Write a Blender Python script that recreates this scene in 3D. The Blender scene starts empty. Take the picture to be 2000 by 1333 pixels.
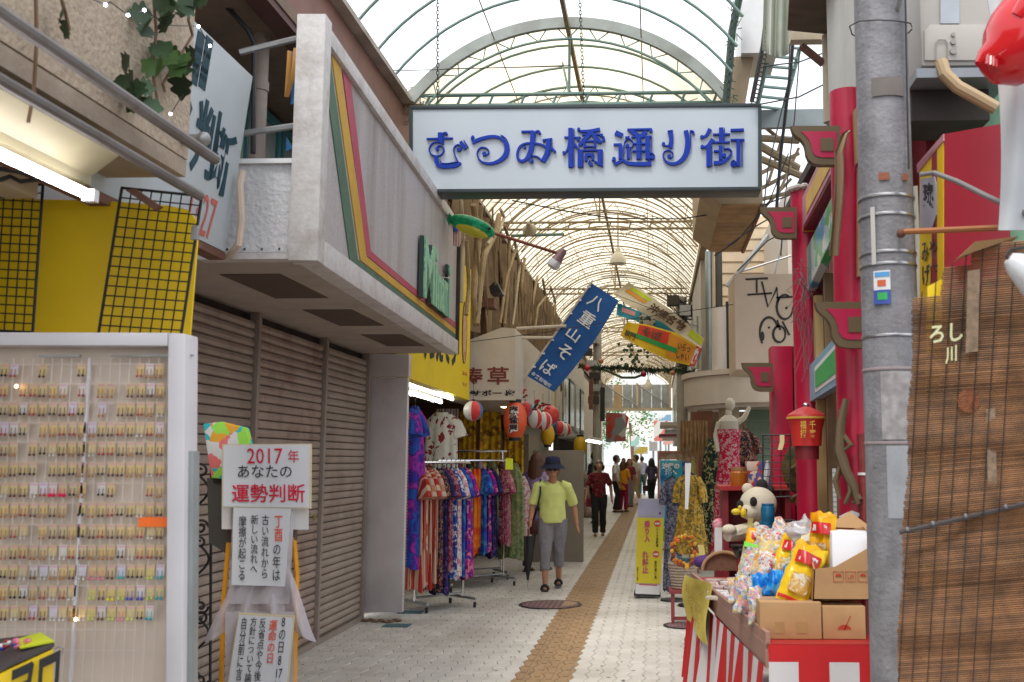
import bpy, bmesh, math, random
from mathutils import Vector, Matrix, noise
random.seed(7)
R = math.radians
S = bpy.context.scene
COL = S.collection
V = Vector

# ------------------------------------------------------------------ camera
CAM_H, FPX, PPX, PPY = 1.5, 2000.0, 1211.0, 666.5
YAW, PITCH = R(1.99), math.atan(233.5/2000)
cd = bpy.data.cameras.new('camera'); cam = bpy.data.objects.new('camera', cd); COL.objects.link(cam)
cam.location = (0, 0, CAM_H); cam.rotation_euler = (R(90)+PITCH, 0, YAW)
cd.sensor_width = 36; cd.lens = 36; cd.shift_x = -211/2000; cd.clip_start = .05; cd.clip_end = 900
cd.dof.use_dof = True; cd.dof.focus_distance = 9.5; cd.dof.aperture_fstop = 4.5
S.camera = cam
# ------------------------------------------------------------------ sky and sun (bright overcast)
W = bpy.data.worlds.new('World'); S.world = W; W.use_nodes = True
nt = W.node_tree; bg = nt.nodes['Background']; sk = nt.nodes.new('ShaderNodeTexSky')
sk.sky_type = 'NISHITA'; sk.sun_disc = False
SUN_EL, SUN_AZ = R(62), R(200)
sk.sun_elevation = SUN_EL; sk.sun_rotation = SUN_AZ
sk.air_density = 1.0; sk.dust_density = 6.0; sk.ozone_density = 1.0
cl = nt.nodes.new('ShaderNodeTexNoise'); cl.inputs['Scale'].default_value = 2.2; cl.inputs['Detail'].default_value = 6   # bright cloud cover
cm = nt.nodes.new('ShaderNodeMapRange'); cm.inputs[1].default_value = .3; cm.inputs[2].default_value = .62; cm.inputs[3].default_value = .72; cm.inputs[4].default_value = .95
mx = nt.nodes.new('ShaderNodeMix'); mx.data_type = 'RGBA'; mx.inputs[7].default_value = (8.6, 8.9, 9.3, 1)
tcw = nt.nodes.new('ShaderNodeTexCoord'); nt.links.new(tcw.outputs['Generated'], cl.inputs['Vector'])
nt.links.new(cl.outputs['Fac'], cm.inputs[0]); nt.links.new(cm.outputs[0], mx.inputs[0]); nt.links.new(sk.outputs[0], mx.inputs[6])
nt.links.new(mx.outputs[2], bg.inputs[0]); bg.inputs[1].default_value = .15
sd = bpy.data.lights.new('sun', 'SUN'); sd.energy = 1.5; sd.angle = R(14); sd.color = (1, .95, .86)
sun = bpy.data.objects.new('sun', sd); COL.objects.link(sun)
sdir = V((math.sin(SUN_AZ)*math.cos(SUN_EL), math.cos(SUN_AZ)*math.cos(SUN_EL), math.sin(SUN_EL)))
sun.rotation_euler = sdir.to_track_quat('Z', 'Y').to_euler(); sun.location = (0, 0, 30)
S.view_settings.view_transform = 'Standard'; S.view_settings.look = 'None'
S.view_settings.exposure = .43; S.view_settings.gamma = 1; S.view_settings.use_curve_mapping = False
S.render.engine = 'CYCLES'
S.cycles.use_denoising = True
S.cycles.max_bounces = 8; S.cycles.diffuse_bounces = 5; S.cycles.transmission_bounces = 6; S.cycles.transparent_max_bounces = 10
S.cycles.sample_clamp_indirect = 6; S.cycles.caustics_reflective = False; S.cycles.caustics_refractive = False

# ------------------------------------------------------------------ placing helpers
cf = V((-math.sin(YAW)*math.cos(PITCH), math.cos(YAW)*math.cos(PITCH), math.sin(PITCH)))
cr = V((math.cos(YAW), math.sin(YAW), 0)); cu = cr.cross(cf)
def ray(px, py): return cf + cr*((px-PPX)/FPX) + cu*((PPY-py)/FPX)
def A(px, py, Y):
    d = ray(px, py); return V((0, 0, CAM_H)) + d*(Y/d.y)
def AX(px, py, X):
    d = ray(px, py); return V((0, 0, CAM_H)) + d*(X/d.x)
def AZ(px, py, Z=0):
    d = ray(px, py); return V((0, 0, CAM_H)) + d*((Z-CAM_H)/d.z)

# ------------------------------------------------------------------ mesh builder
class MB:
    def __init__(s): s.v = []; s.f = []; s.m = []; s.k = 0
    def add(s, vs, fs):
        o = len(s.v); s.v += [V(p) for p in vs]
        for f in fs: s.f.append([i+o for i in f]); s.m.append(s.k)
        return s
    def mat(s, k): s.k = k; return s
    def box(s, c, d, rot=None):
        x, y, z = d[0]/2, d[1]/2, d[2]/2
        vs = [V((a*x, b*y, e*z)) for e in (-1, 1) for b in (-1, 1) for a in (-1, 1)]
        if rot is not None:
            if isinstance(rot, (int, float)): rot = Matrix.Rotation(rot, 3, 'Z')
            vs = [rot @ p for p in vs]
        c = V(c)
        return s.add([p+c for p in vs], [(0, 2, 3, 1), (4, 5, 7, 6), (0, 1, 5, 4), (2, 6, 7, 3), (0, 4, 6, 2), (1, 3, 7, 5)])
    def bb(s, a, b):
        return s.box([(a[i]+b[i])/2 for i in range(3)], [abs(b[i]-a[i]) for i in range(3)])
    def prism(s, pts, ext):
        n = len(pts); pts = [V(p) for p in pts]; e = V(ext)
        return s.add(pts+[p+e for p in pts], [list(range(n))[::-1], list(range(n, 2*n))] + [(i, (i+1) % n, n+(i+1) % n, n+i) for i in range(n)])
    def face(s, *pts): return s.add(pts, [list(range(len(pts)))])
    def tube(s, path, r, n=8, cap=True, flat=1.0):
        path = [V(p) for p in path]; m = len(path)
        rs = r if isinstance(r, (list, tuple)) else [r]*m
        vs = []; up = None
        for i, p in enumerate(path):
            t = (path[min(i+1, m-1)]-path[max(i-1, 0)])
            if t.length < 1e-9: t = V((0, 0, 1))
            t.normalize()
            if up is None: up = t.orthogonal().normalized()
            up = (up - t*up.dot(t))
            up = up.normalized() if up.length > 1e-6 else t.orthogonal().normalized()
            b = t.cross(up)
            for j in range(n):
                a = 2*math.pi*j/n; vs.append(p + up*(math.cos(a)*rs[i]) + b*(math.sin(a)*rs[i]*flat))
        fs = [(i*n+j, i*n+(j+1) % n, (i+1)*n+(j+1) % n, (i+1)*n+j) for i in range(m-1) for j in range(n)]
        if cap: fs += [list(range(n))[::-1], list(range((m-1)*n, m*n))]
        return s.add(vs, fs)
    def lathe(s, prof, c=(0, 0, 0), n=20, M=None, sx=1, sy=1):
        c = V(c); vs = []
        for r, z in prof:
            for j in range(n):
                a = 2*math.pi*j/n; p = V((math.cos(a)*r*sx, math.sin(a)*r*sy, z))
                vs.append((M @ p if M else p) + c)
        m = len(prof)
        fs = [(i*n+j, i*n+(j+1) % n, (i+1)*n+(j+1) % n, (i+1)*n+j) for i in range(m-1) for j in range(n)]
        if prof[0][0] > 1e-5: fs.append(list(range(n))[::-1])
        if prof[-1][0] > 1e-5: fs.append(list(range((m-1)*n, m*n)))
        return s.add(vs, fs)
    def ball(s, c, r, nu=14, nv=9, M=None):
        if not isinstance(r, (list, tuple)): r = (r, r, r)
        c = V(c); vs = []
        for i in range(nv+1):
            t = math.pi*i/nv
            for j in range(nu):
                a = 2*math.pi*j/nu; p = V((math.sin(t)*math.cos(a)*r[0], math.sin(t)*math.sin(a)*r[1], -math.cos(t)*r[2]))
                vs.append((M @ p if M else p)+c)
        return s.add(vs, [(i*nu+j, i*nu+(j+1) % nu, (i+1)*nu+(j+1) % nu, (i+1)*nu+j) for i in range(nv) for j in range(nu)])
    def grid(s, fn, nu, nv, th=None):
        vs = [V(fn(i/nu, j/nv)) for j in range(nv+1) for i in range(nu+1)]; w = nu+1
        fs = [(j*w+i, j*w+i+1, (j+1)*w+i+1, (j+1)*w+i) for j in range(nv) for i in range(nu)]
        if th is None: return s.add(vs, fs)
        n = len(vs); t = V(th); vs2 = vs+[p+t for p in vs]
        fs2 = fs + [tuple(i+n for i in f[::-1]) for f in fs]
        edge = [i for i in range(nu+1)] + [j*w+nu for j in range(1, nv+1)] + [nv*w+i for i in range(nu-1, -1, -1)] + [j*w for j in range(nv-1, 0, -1)]
        for a, b in zip(edge, edge[1:]+edge[:1]): fs2.append((b, a, a+n, b+n))
        return s.add(vs2, fs2)
    def ribbon(s, pts, ws, mp, depth):
        """stroke of varying width in 2-D, mapped by mp(x, y) and extruded along depth"""
        pts = [V((p[0], p[1])) for p in pts]; m = len(pts)
        if not isinstance(ws, (list, tuple)): ws = [ws]*m
        if len(ws) != m: ws = [ws[0]+(ws[-1]-ws[0])*i/(m-1) if len(ws) == 2 else ws[min(len(ws)-1, round(i*(len(ws)-1)/(m-1)))] for i in range(m)]
        L = []; Q = []
        for i, p in enumerate(pts):
            t = pts[min(i+1, m-1)]-pts[max(i-1, 0)]
            t = t.normalized() if t.length > 1e-9 else V((1, 0))
            nrm = V((-t.y, t.x)); L.append(p+nrm*ws[i]/2); Q.append(p-nrm*ws[i]/2)
        n2 = 2*m; vs = [mp(p.x, p.y) for p in L]+[mp(p.x, p.y) for p in Q]; d = V(depth)
        fs = []
        for i in range(m-1):
            a, b, c, e = i, i+1, m+i+1, m+i
            fs += [(a, b, c, e), (a+n2, e+n2, c+n2, b+n2), (a, a+n2, b+n2, b), (e, c, c+n2, e+n2)]
        fs += [(0, m, m+n2, n2), (m-1, m-1+n2, 2*m-1+n2, 2*m-1)]
        return s.add(vs+[p+d for p in vs], fs)
    def build(s, name, mats, parent=None, bevel=0, smooth=True, local=False, ang=35, kind=None):
        me = bpy.data.meshes.new(name)
        off = V((0, 0, 0)) if (parent is None or local) else wl(parent)
        me.from_pydata([p-off for p in s.v], [], s.f)
        for m in (mats if isinstance(mats, (list, tuple)) else [mats]): me.materials.append(m)
        me.polygons.foreach_set('material_index', s.m)
        if bevel:
            bm = bmesh.new(); bm.from_mesh(me); bmesh.ops.recalc_face_normals(bm, faces=bm.faces)
            es = [e for e in bm.edges if len(e.link_faces) == 2 and e.calc_face_angle(0) > R(30)]
            bmesh.ops.bevel(bm, geom=es, offset=bevel, segments=2, affect='EDGES', profile=.6, clamp_overlap=True); bm.to_mesh(me); bm.free()
        if smooth:
            me.polygons.foreach_set('use_smooth', [True]*len(me.polygons)); me.set_sharp_from_angle(angle=R(ang))
        me.update()
        o = bpy.data.objects.new(name, me); COL.objects.link(o)
        if parent is not None: o.parent = parent
        if kind: o['kind'] = kind
        return o
def wl(o):
    p = V((0, 0, 0))
    while o is not None: p += o.location; o = o.parent
    return p
def thing(name, label, cat, loc=(0, 0, 0), group=None):
    o = bpy.data.objects.new(name, None); COL.objects.link(o); o.location = loc; o.empty_display_size = .1
    o['label'] = label; o['category'] = cat
    if group: o['group'] = group
    return o
def tag(o, label, cat, group=None):
    o['label'] = label; o['category'] = cat
    if group: o['group'] = group
    return o
def struct(o): o['kind'] = 'structure'; return o
def recentre(o):
    """origin of a one-mesh thing to the middle of its foot"""
    me = o.data; xs = [v.co for v in me.vertices]
    c = V((sum(p.x for p in xs)/len(xs), sum(p.y for p in xs)/len(xs), min(p.z for p in xs)))
    me.transform(Matrix.Translation(-c)); o.location = o.location + c; return o
def dup(root, loc, rz=None, label=None, group=None, mats=None):
    r = root.copy(); COL.objects.link(r); r.location = loc
    if rz is not None: r.rotation_euler = (0, 0, rz)
    if label: r['label'] = label
    if group: r['group'] = group
    for ch in list(root.children):
        c = ch.copy(); COL.objects.link(c); c.parent = r
        for g in list(ch.children):
            d = g.copy(); COL.objects.link(d); d.parent = c
    return r
def inst(src, name, loc, parent=None, rot=None):
    o = bpy.data.objects.new(name, src.data if hasattr(src, 'data') else src); COL.objects.link(o)
    if parent is not None: o.parent = parent; loc = V(loc)-wl(parent)
    o.location = loc
    if rot: o.rotation_euler = rot
    return o
def eval_mesh(o):
    """modifiers or font outlines turned into a mesh, worked out in a scratch scene so that it stays quick"""
    sc = bpy.data.scenes.new('scratch'); sc.collection.objects.link(o); vl = sc.view_layers[0]; vl.update(); dg = vl.depsgraph; dg.update()
    me = bpy.data.meshes.new_from_object(o.evaluated_get(dg)); sc.collection.objects.unlink(o); bpy.data.scenes.remove(sc); return me
def text(body, o, r, u, mat, parent, name='lettering', depth=.002, fit=True, local=False, spacing=1.0, bold=0.0):
    """lettering as a mesh; o is the lower left corner, r and u the full width and height vectors"""
    cu_ = bpy.data.curves.new('lettering', 'FONT'); cu_.body = body; cu_.size = 1; cu_.resolution_u = 2
    cu_.space_line = spacing; cu_.offset = bold; cu_.align_x = 'CENTER'
    tmp = bpy.data.objects.new('lettering_tmp', cu_)
    me = eval_mesh(tmp)
    bpy.data.objects.remove(tmp); bpy.data.curves.remove(cu_)
    xs = [v.co.x for v in me.vertices] or [0, 1]; ys = [v.co.y for v in me.vertices] or [0, 1]
    x0, x1, y0, y1 = min(xs), max(xs), min(ys), max(ys)
    o, r, u = V(o), V(r), V(u); n = r.cross(u).normalized()
    sx, sy = 1/max(x1-x0, 1e-6), 1/max(y1-y0, 1e-6)
    mb = MB()
    vs = [o + r*((v.co.x-x0)*sx) + u*((v.co.y-y0)*sy) + n*.0015 for v in me.vertices]
    mb.add(vs, [list(p.vertices) for p in me.polygons])
    if depth:
        cnt = {}
        for p in me.polygons:
            q = list(p.vertices)
            for a, b in zip(q, q[1:]+q[:1]): cnt[(a, b)] = 1
        ed = [(a, b) for (a, b) in cnt if (b, a) not in cnt]; N = len(vs)
        mb.v += [p-n*0+n*0 for p in []]
        top = [p+n*depth for p in vs]
        mb.v = top+vs; mb.f += [(b, a, a+N, b+N) for a, b in ed]; mb.m += [0]*len(ed)
    bpy.data.meshes.remove(me)
    return mb.build(name, mat, parent, smooth=False, local=local)

# ------------------------------------------------------------------ materials
MC = {}
def mat(name, col, rough=.6, metal=0, var=.12, vs=5, bump=0, bs=60, dirt=0, dcol=(.12, .09, .06), ds=2.2, orand=0, emit=0, spec=.5, trans=0, alpha=1, streak=False, sat=1.0):
    if name in MC: return MC[name]
    m = bpy.data.materials.new(name); m.use_nodes = True; nt = m.node_tree; N = nt.nodes; L = nt.links
    b = N['Principled BSDF']; b.inputs['Roughness'].default_value = rough; b.inputs['Metallic'].default_value = metal
    b.inputs['Specular IOR Level'].default_value = spec
    g = N.new('ShaderNodeNewGeometry'); pos = g.outputs['Position']
    if streak:
        mp = N.new('ShaderNodeMapping'); mp.inputs['Scale'].default_value = (1, 1, .12); L.new(pos, mp.inputs[0]); spos = mp.outputs[0]
    else: spos = pos
    n1 = N.new('ShaderNodeTexNoise'); n1.inputs['Scale'].default_value = vs; n1.inputs['Detail'].default_value = 5; L.new(pos, n1.inputs['Vector'])
    mr = N.new('ShaderNodeMapRange'); mr.inputs[1].default_value = .3; mr.inputs[2].default_value = .7
    mr.inputs[3].default_value = 1-var; mr.inputs[4].default_value = 1+var; L.new(n1.outputs['Fac'], mr.inputs[0])
    fac = mr.outputs[0]
    if orand:
        oi = N.new('ShaderNodeObjectInfo'); m2 = N.new('ShaderNodeMapRange'); m2.inputs[3].default_value = 1-orand; m2.inputs[4].default_value = 1+orand
        L.new(oi.outputs['Random'], m2.inputs[0]); mm = N.new('ShaderNodeMath'); mm.operation = 'MULTIPLY'; L.new(fac, mm.inputs[0]); L.new(m2.outputs[0], mm.inputs[1]); fac = mm.outputs[0]
    mx = N.new('ShaderNodeVectorMath'); mx.operation = 'SCALE'; mx.inputs[0].default_value = col[:3]; L.new(fac, mx.inputs['Scale'])
    out = mx.outputs[0]
    if dirt:
        n2 = N.new('ShaderNodeTexNoise'); n2.inputs['Scale'].default_value = ds; n2.inputs['Detail'].default_value = 8; n2.inputs['Roughness'].default_value = .65; L.new(spos, n2.inputs['Vector'])
        r2 = N.new('ShaderNodeMapRange'); r2.inputs[1].default_value = .48; r2.inputs[2].default_value = .72; r2.inputs[4].default_value = dirt; L.new(n2.outputs['Fac'], r2.inputs[0])
        mi = N.new('ShaderNodeMix'); mi.data_type = 'RGBA'; L.new(r2.outputs[0], mi.inputs[0]); L.new(out, mi.inputs[6]); mi.inputs[7].default_value = (*dcol, 1); out = mi.outputs[2]
    L.new(out, b.inputs['Base Color'])
    if bump:
        n3 = N.new('ShaderNodeTexNoise'); n3.inputs['Scale'].default_value = bs; n3.inputs['Detail'].default_value = 4; L.new(pos, n3.inputs['Vector'])
        bp = N.new('ShaderNodeBump'); bp.inputs['Strength'].default_value = min(1, bump); bp.inputs['Distance'].default_value = .01; L.new(n3.outputs['Fac'], bp.inputs['Height']); L.new(bp.outputs[0], b.inputs['Normal'])
    if emit: b.inputs['Emission Color'].default_value = (*col[:3], 1); b.inputs['Emission Strength'].default_value = emit
    if trans: b.inputs['Transmission Weight'].default_value = trans
    if alpha < 1: b.inputs['Alpha'].default_value = alpha
    MC[name] = m; return m
def fabric(name, cols, scale=18, rough=.85, kind='floral', base=None, ax=0):
    if name in MC: return MC[name]
    m = bpy.data.materials.new(name); m.use_nodes = True; nt = m.node_tree; N = nt.nodes; L = nt.links
    b = N['Principled BSDF']; b.inputs['Roughness'].default_value = rough; b.inputs['Specular IOR Level'].default_value = .2
    tc = N.new('ShaderNodeTexCoord'); pos = tc.outputs['Object']
    if kind == 'floral':
        nn = N.new('ShaderNodeTexNoise'); nn.inputs['Scale'].default_value = scale*.8; L.new(pos, nn.inputs['Vector'])
        va = N.new('ShaderNodeVectorMath'); va.operation = 'MULTIPLY_ADD'; L.new(nn.outputs['Color'], va.inputs[0]); va.inputs[1].default_value = (.08,)*3; L.new(pos, va.inputs[2])
        t = N.new('ShaderNodeTexVoronoi'); t.inputs['Scale'].default_value = scale; L.new(va.outputs[0], t.inputs['Vector'])
        sp = N.new('ShaderNodeSeparateColor'); L.new(t.outputs['Color'], sp.inputs[0]); f = sp.outputs[0]
    elif kind == 'noise':
        t = N.new('ShaderNodeTexNoise'); t.inputs['Scale'].default_value = scale; t.inputs['Detail'].default_value = 3; L.new(pos, t.inputs['Vector'])
        mr = N.new('ShaderNodeMapRange'); mr.inputs[1].default_value = .3; mr.inputs[2].default_value = .7; L.new(t.outputs['Fac'], mr.inputs[0]); f = mr.outputs[0]
    else:
        sx = N.new('ShaderNodeSeparateXYZ'); L.new(pos, sx.inputs[0])
        mu = N.new('ShaderNodeMath'); mu.operation = 'MULTIPLY'; mu.inputs[1].default_value = scale; L.new(sx.outputs[ax], mu.inputs[0])
        nn = N.new('ShaderNodeTexNoise'); nn.inputs['Scale'].default_value = 6; L.new(pos, nn.inputs['Vector'])
        ad = N.new('ShaderNodeMath'); ad.operation = 'MULTIPLY_ADD'; ad.inputs[1].default_value = .5 if kind == 'wavy' else .04; L.new(nn.outputs['Fac'], ad.inputs[0]); L.new(mu.outputs[0], ad.inputs[2])
        fr = N.new('ShaderNodeMath'); fr.operation = 'FRACT'; L.new(ad.outputs[0], fr.inputs[0]); f = fr.outputs[0]
    cr_ = N.new('ShaderNodeValToRGB'); cr_.color_ramp.interpolation = 'CONSTANT' if kind != 'noise' else 'LINEAR'; el = cr_.color_ramp.elements
    while len(el) < len(cols): el.new(.5)
    for i, c in enumerate(cols): el[i].position = i/len(cols); el[i].color = (*c[:3], 1)
    L.new(f, cr_.inputs[0])
    n4 = N.new('ShaderNodeTexNoise'); n4.inputs['Scale'].default_value = 9; L.new(pos, n4.inputs['Vector'])
    bp = N.new('ShaderNodeBump'); bp.inputs['Strength'].default_value = .25; bp.inputs['Distance'].default_value = .02; L.new(n4.outputs['Fac'], bp.inputs['Height']); L.new(bp.outputs[0], b.inputs['Normal'])
    L.new(cr_.outputs[0], b.inputs['Base Color']); MC[name] = m; return m
def emis(name, col, st):
    if name in MC: return MC[name]
    m = bpy.data.materials.new(name); m.use_nodes = True; b = m.node_tree.nodes['Principled BSDF']
    b.inputs['Base Color'].default_value = (*col, 1); b.inputs['Emission Color'].default_value = (*col, 1); b.inputs['Emission Strength'].default_value = st
    MC[name] = m; return m
def clear(name, col=(1, 1, 1), alpha=.25, rough=.15):
    """thin film: mostly see-through, with a sheen"""
    if name in MC: return MC[name]
    m = bpy.data.materials.new(name); m.use_nodes = True; nt = m.node_tree; N = nt.nodes; L = nt.links
    b = N['Principled BSDF']; b.inputs['Base Color'].default_value = (*col, 1); b.inputs['Roughness'].default_value = rough; b.inputs['Alpha'].default_value = alpha
    MC[name] = m; return m
def translucent(name, col, tcol, share=.75, stain=0, see=0):
    if name in MC: return MC[name]
    m = bpy.data.materials.new(name); m.use_nodes = True; nt = m.node_tree; N = nt.nodes; L = nt.links
    N.remove(N['Principled BSDF']); out = N['Material Output']
    d = N.new('ShaderNodeBsdfDiffuse'); d.inputs[0].default_value = (*col, 1); t = N.new('ShaderNodeBsdfTranslucent')
    g = N.new('ShaderNodeNewGeometry'); n = N.new('ShaderNodeTexNoise'); n.inputs['Scale'].default_value = 1.3; n.inputs['Detail'].default_value = 6; L.new(g.outputs['Position'], n.inputs['Vector'])
    mr = N.new('ShaderNodeMapRange'); mr.inputs[1].default_value = .35; mr.inputs[2].default_value = .75; mr.inputs[3].default_value = 1; mr.inputs[4].default_value = 1-stain; L.new(n.outputs['Fac'], mr.inputs[0])
    vm = N.new('ShaderNodeVectorMath'); vm.operation = 'SCALE'; vm.inputs[0].default_value = tcol; L.new(mr.outputs[0], vm.inputs['Scale']); L.new(vm.outputs[0], t.inputs[0])
    mx = N.new('ShaderNodeMixShader'); mx.inputs[0].default_value = share; L.new(d.outputs[0], mx.inputs[1]); L.new(t.outputs[0], mx.inputs[2]); res = mx.outputs[0]
    if see:
        tr = N.new('ShaderNodeBsdfTransparent'); m2 = N.new('ShaderNodeMixShader'); m2.inputs[0].default_value = see; L.new(res, m2.inputs[1]); L.new(tr.outputs[0], m2.inputs[2]); res = m2.outputs[0]
    L.new(res, out.inputs[0]); MC[name] = m; return m

M_black = mat('black_paint', (.015, .015, .017), .5, var=.2)
M_steel = mat('dull_steel', (.34, .35, .36), .45, .6, var=.15, dirt=.4, dcol=(.16, .1, .06), ds=7)
M_chrome = mat('chromed_tube', (.7, .7, .7), .18, 1, var=.05)
M_rust = mat('rusty_steel', (.17, .075, .05), .8, var=.25, vs=9, dirt=.6, dcol=(.07, .035, .025), ds=5, bump=.3)
M_white = mat('white_paint', (.74, .74, .75), .5, var=.05, dirt=.15, dcol=(.4, .36, .3), ds=4)
M_cream = mat('cream_paint', (.6, .5, .36), .65, var=.08, dirt=.35, dcol=(.27, .2, .13), ds=3, streak=True)
M_red = mat('crimson_gloss_paint', (.4, .006, .04), .35, var=.14, vs=3, dirt=.45, dcol=(.2, .015, .03), ds=4, streak=True, bump=.12, bs=25)
M_yellow = mat('yellow_board', (.88, .6, .006), .45, var=.07, vs=2.5, dirt=.2, dcol=(.6, .36, .02), ds=2)
M_skin = mat('skin', (.46, .25, .16), .55, var=.08, vs=30)
M_hair = mat('dark_hair', (.02, .014, .011), .5, var=.3, vs=60)
M_dkbrown = mat('dark_brown_matt', (.05, .043, .038), .85, var=.3)  # near-black brown for backing walls, posts, boxes and undersides
M_wire = mat('black_cable', (.02, .02, .02), .6, var=.1)
M_card = mat('brown_cardboard', (.46, .27, .125), .8, var=.07, vs=12, dirt=.2, dcol=(.32, .18, .08), ds=5)
# ================================================================== ground
M_ground = mat('asphalt', (.06, .06, .062), .9, var=.2, bump=.3)
M_road = mat('brightened_street_concrete', (.62, .6, .57), .8, var=.08)  # brightness put into the colour: paled so the far street looks sunny
struct(MB().face((-30, 47.02, -.02), (30, 47.02, -.02), (30, 66, -.02), (-30, 66, -.02)).build('street', M_road))
g = MB().face((-60, -40, -.03), (60, -40, -.03), (60, 160, -.03), (-60, 160, -.03)).build('ground', M_ground); struct(g)
M_joint = mat('sand_joint', (.32, .29, .25), .95, var=.2, vs=30)
pave = MB().bb((-4.2, -1, -.028), (3.2, 47, -.007)).build('pavement', M_joint); struct(pave)
M_pave = mat('pale_concrete_paver', (.63, .605, .57), .45, var=.1, vs=4.5, orand=.05, dirt=.6, dcol=(.36, .32, .26), ds=.9, bump=.15, bs=120)
M_brown = mat('ochre_guide_paver', (.34, .215, .11), .6, var=.16, vs=6, orand=.08, dirt=.4, dcol=(.24, .14, .07), ds=3, bump=.2, bs=120)
PW, PP, AMP, XS = .1, .225, .026, -.99
def zig(y):
    t = (y/PP) % 1.0; return AMP*(1-4*abs(t-.5)) if True else 0
def paver_pts(i, y0, gap=.002):
    x0 = XS+i*PW; ys = [y0+gap, y0+PP/2, y0+PP-gap]
    l = [(x0+zig(y)+gap, y) for y in ys]; r = [(x0+PW+zig(y)-gap, y) for y in ys]
    return r + l[::-1]
def add_paver(mb, i, y0, h=0.0, bar=False):
    pts = paver_pts(i, y0); n = len(pts); cx = sum(p[0] for p in pts)/n; cy = sum(p[1] for p in pts)/n
    lo = [V((x, y, -.016)) for x, y in pts]; mid = [V((x, y, h-.004)) for x, y in pts]; top = [V((cx+(x-cx)*.93, cy+(y-cy)*.965, h)) for x, y in pts]
    fs = [(0, 1, 4, 5), (1, 2, 3, 4)]; fs = [tuple(2*n+k for k in f) for f in fs]
    for a in (0, n): fs += [(a+k, a+(k+1) % n, a+n+(k+1) % n, a+n+k) for k in range(n)]
    mb.add(lo+mid+top, fs)
    if bar: mb.bb((cx-.018, y0+.02, h-.002), (cx+.018, y0+PP-.02, h+.005))
rows = range(0, 182); NEAR0, cells = 7, []
field, guide = MB(), MB(); n_near = 0
cols = range(-22, 24)
rp = random.Random(3)
for j in rows:
    for i in cols:
        y0 = 5.2+j*PP+(PP/2 if i % 2 else 0); x = XS+i*PW; h = rp.uniform(-.0015, .0015); br = 0 <= i < 4
        if 7 <= j < 18 and -17 <= i < 11 and n_near < 300 and (x > -2.75):
            mb = MB(); add_paver(mb, i, y0, h, br); mb.build('guide_paver' if br else 'paver', M_brown if br else M_pave, pave, smooth=False); n_near += 1
        else: add_paver(guide if br else field, i, y0, h, br)
field.build('paver_field', M_pave, pave, smooth=False, kind='stuff'); guide.build('guide_paver_field', M_brown, pave, smooth=False, kind='stuff')
gm = MB(); rg = random.Random(77)
for q in range(150):
    x, y = rg.uniform(-2.7, .6), 6.6+rg.random()**1.7*16; r = rg.uniform(.006, .016)
    if -.05 < zig(y): gm.lathe([(r, .0005), (r*.7, .002), (.001, .0023)], (x, y, .0), 7, sx=rg.uniform(.7, 1.3))
o = gm.build('gum_spots', mat('trodden_gum', (.16, .15, .14), .8, var=.3), None, kind='stuff'); tag(o, 'dark trodden gum spots scattered over the paving', 'gum spots')
# manholes and drain lids
M_mh = mat('purple_brown_iron', (.22, .13, .14), .55, var=.2, dirt=.4, bump=.4, bs=80)
def manhole(px, py, r, label, g=None):
    c = AZ(px, py); t = thing('manhole_cover', label, 'manhole cover', (c.x, c.y, .004))
    MB().lathe([(r, .0), (r, .006), (r-.03, .006), (r-.03, .003)], (c.x, c.y, .003), 40).build('ring', M_black, t)
    mb = MB().lathe([(.001, .0062), (r-.034, .0062), (r-.034, 0)], (c.x, c.y, .003), 40)
    for k in range(-5, 6):
        for q in range(-5, 6):
            if (k*k+q*q)**.5 < 5.2: mb.box((c.x+k*r/6.2, c.y+q*r/6.2, .0105), (r/12, r/12, .004))
    mb.build('lid', M_mh, t); return c, t
c, t = manhole(1075, 1182, .33, 'round purplish manhole cover lying across the brown guide strip')
q = MB()
for k in range(5):
    xx = c.x+.14+k*.035; hh = math.sqrt(max(0, .29**2-(xx-c.x+.03)**2)); q.bb((xx, c.y-hh*.85, .012), (xx+.031, c.y+hh*.85, .0155))
q.build('guide_inlay', M_brown, t)
manhole(1338, 1223, .2, 'small round red brown cover beside the leg of the striped stall')
M_teal = mat('teal_iron_lid', (.07, .16, .2), .6, var=.2, dirt=.3)
for px, py, lab in ((775, 1223, 'small teal drain lid farther out from the grey wall end'), (802, 1197, 'small teal drain lid right under the clothes rack casters')):
    c = AZ(px, py); tag(recentre(MB().bb((c.x-.12, c.y-.09, .002), (c.x+.12, c.y+.09, .008)).build('drain_plate', M_teal, bevel=.002)), lab, 'drain lid')

# ================================================================== arcade roof
XC, HW, ZS, ZA = -.79, 1.45, 4.78, 5.5
RC = (HW**2+(ZA-ZS)**2)/(2*(ZA-ZS)); ZC = ZA-RC; AH = math.asin(HW/RC)
def arc(y, dr=0, n=22, a0=None):
    a0 = a0 or AH
    return [V((XC+math.sin(t)*(RC+dr), y, ZC+math.cos(t)*(RC+dr))) for t in [-a0+2*a0*k/n for k in range(n+1)]]
roof = thing('arcade_roof', 'barrel vaulted arcade roof of green tubular ribs and pale translucent sheets', 'arcade roof', (XC, 20, 0))
M_rib = mat('sea_green_steel', (.16, .26, .23), .5, .2, var=.15, dirt=.35, dcol=(.2, .15, .09), ds=2.5)
M_ribb = mat('rust_stained_steel', (.3, .23, .14), .6, .15, var=.2, dirt=.5, dcol=(.12, .07, .04), ds=2.5)
M_sheet = translucent('translucent_roof_sheet', (.5, .46, .38), (.98, .88, .68), .88, .34)
Y0, PITCHR = 8.96, .55
k = -4; yy = Y0+k*PITCHR; ridx = 0
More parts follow.
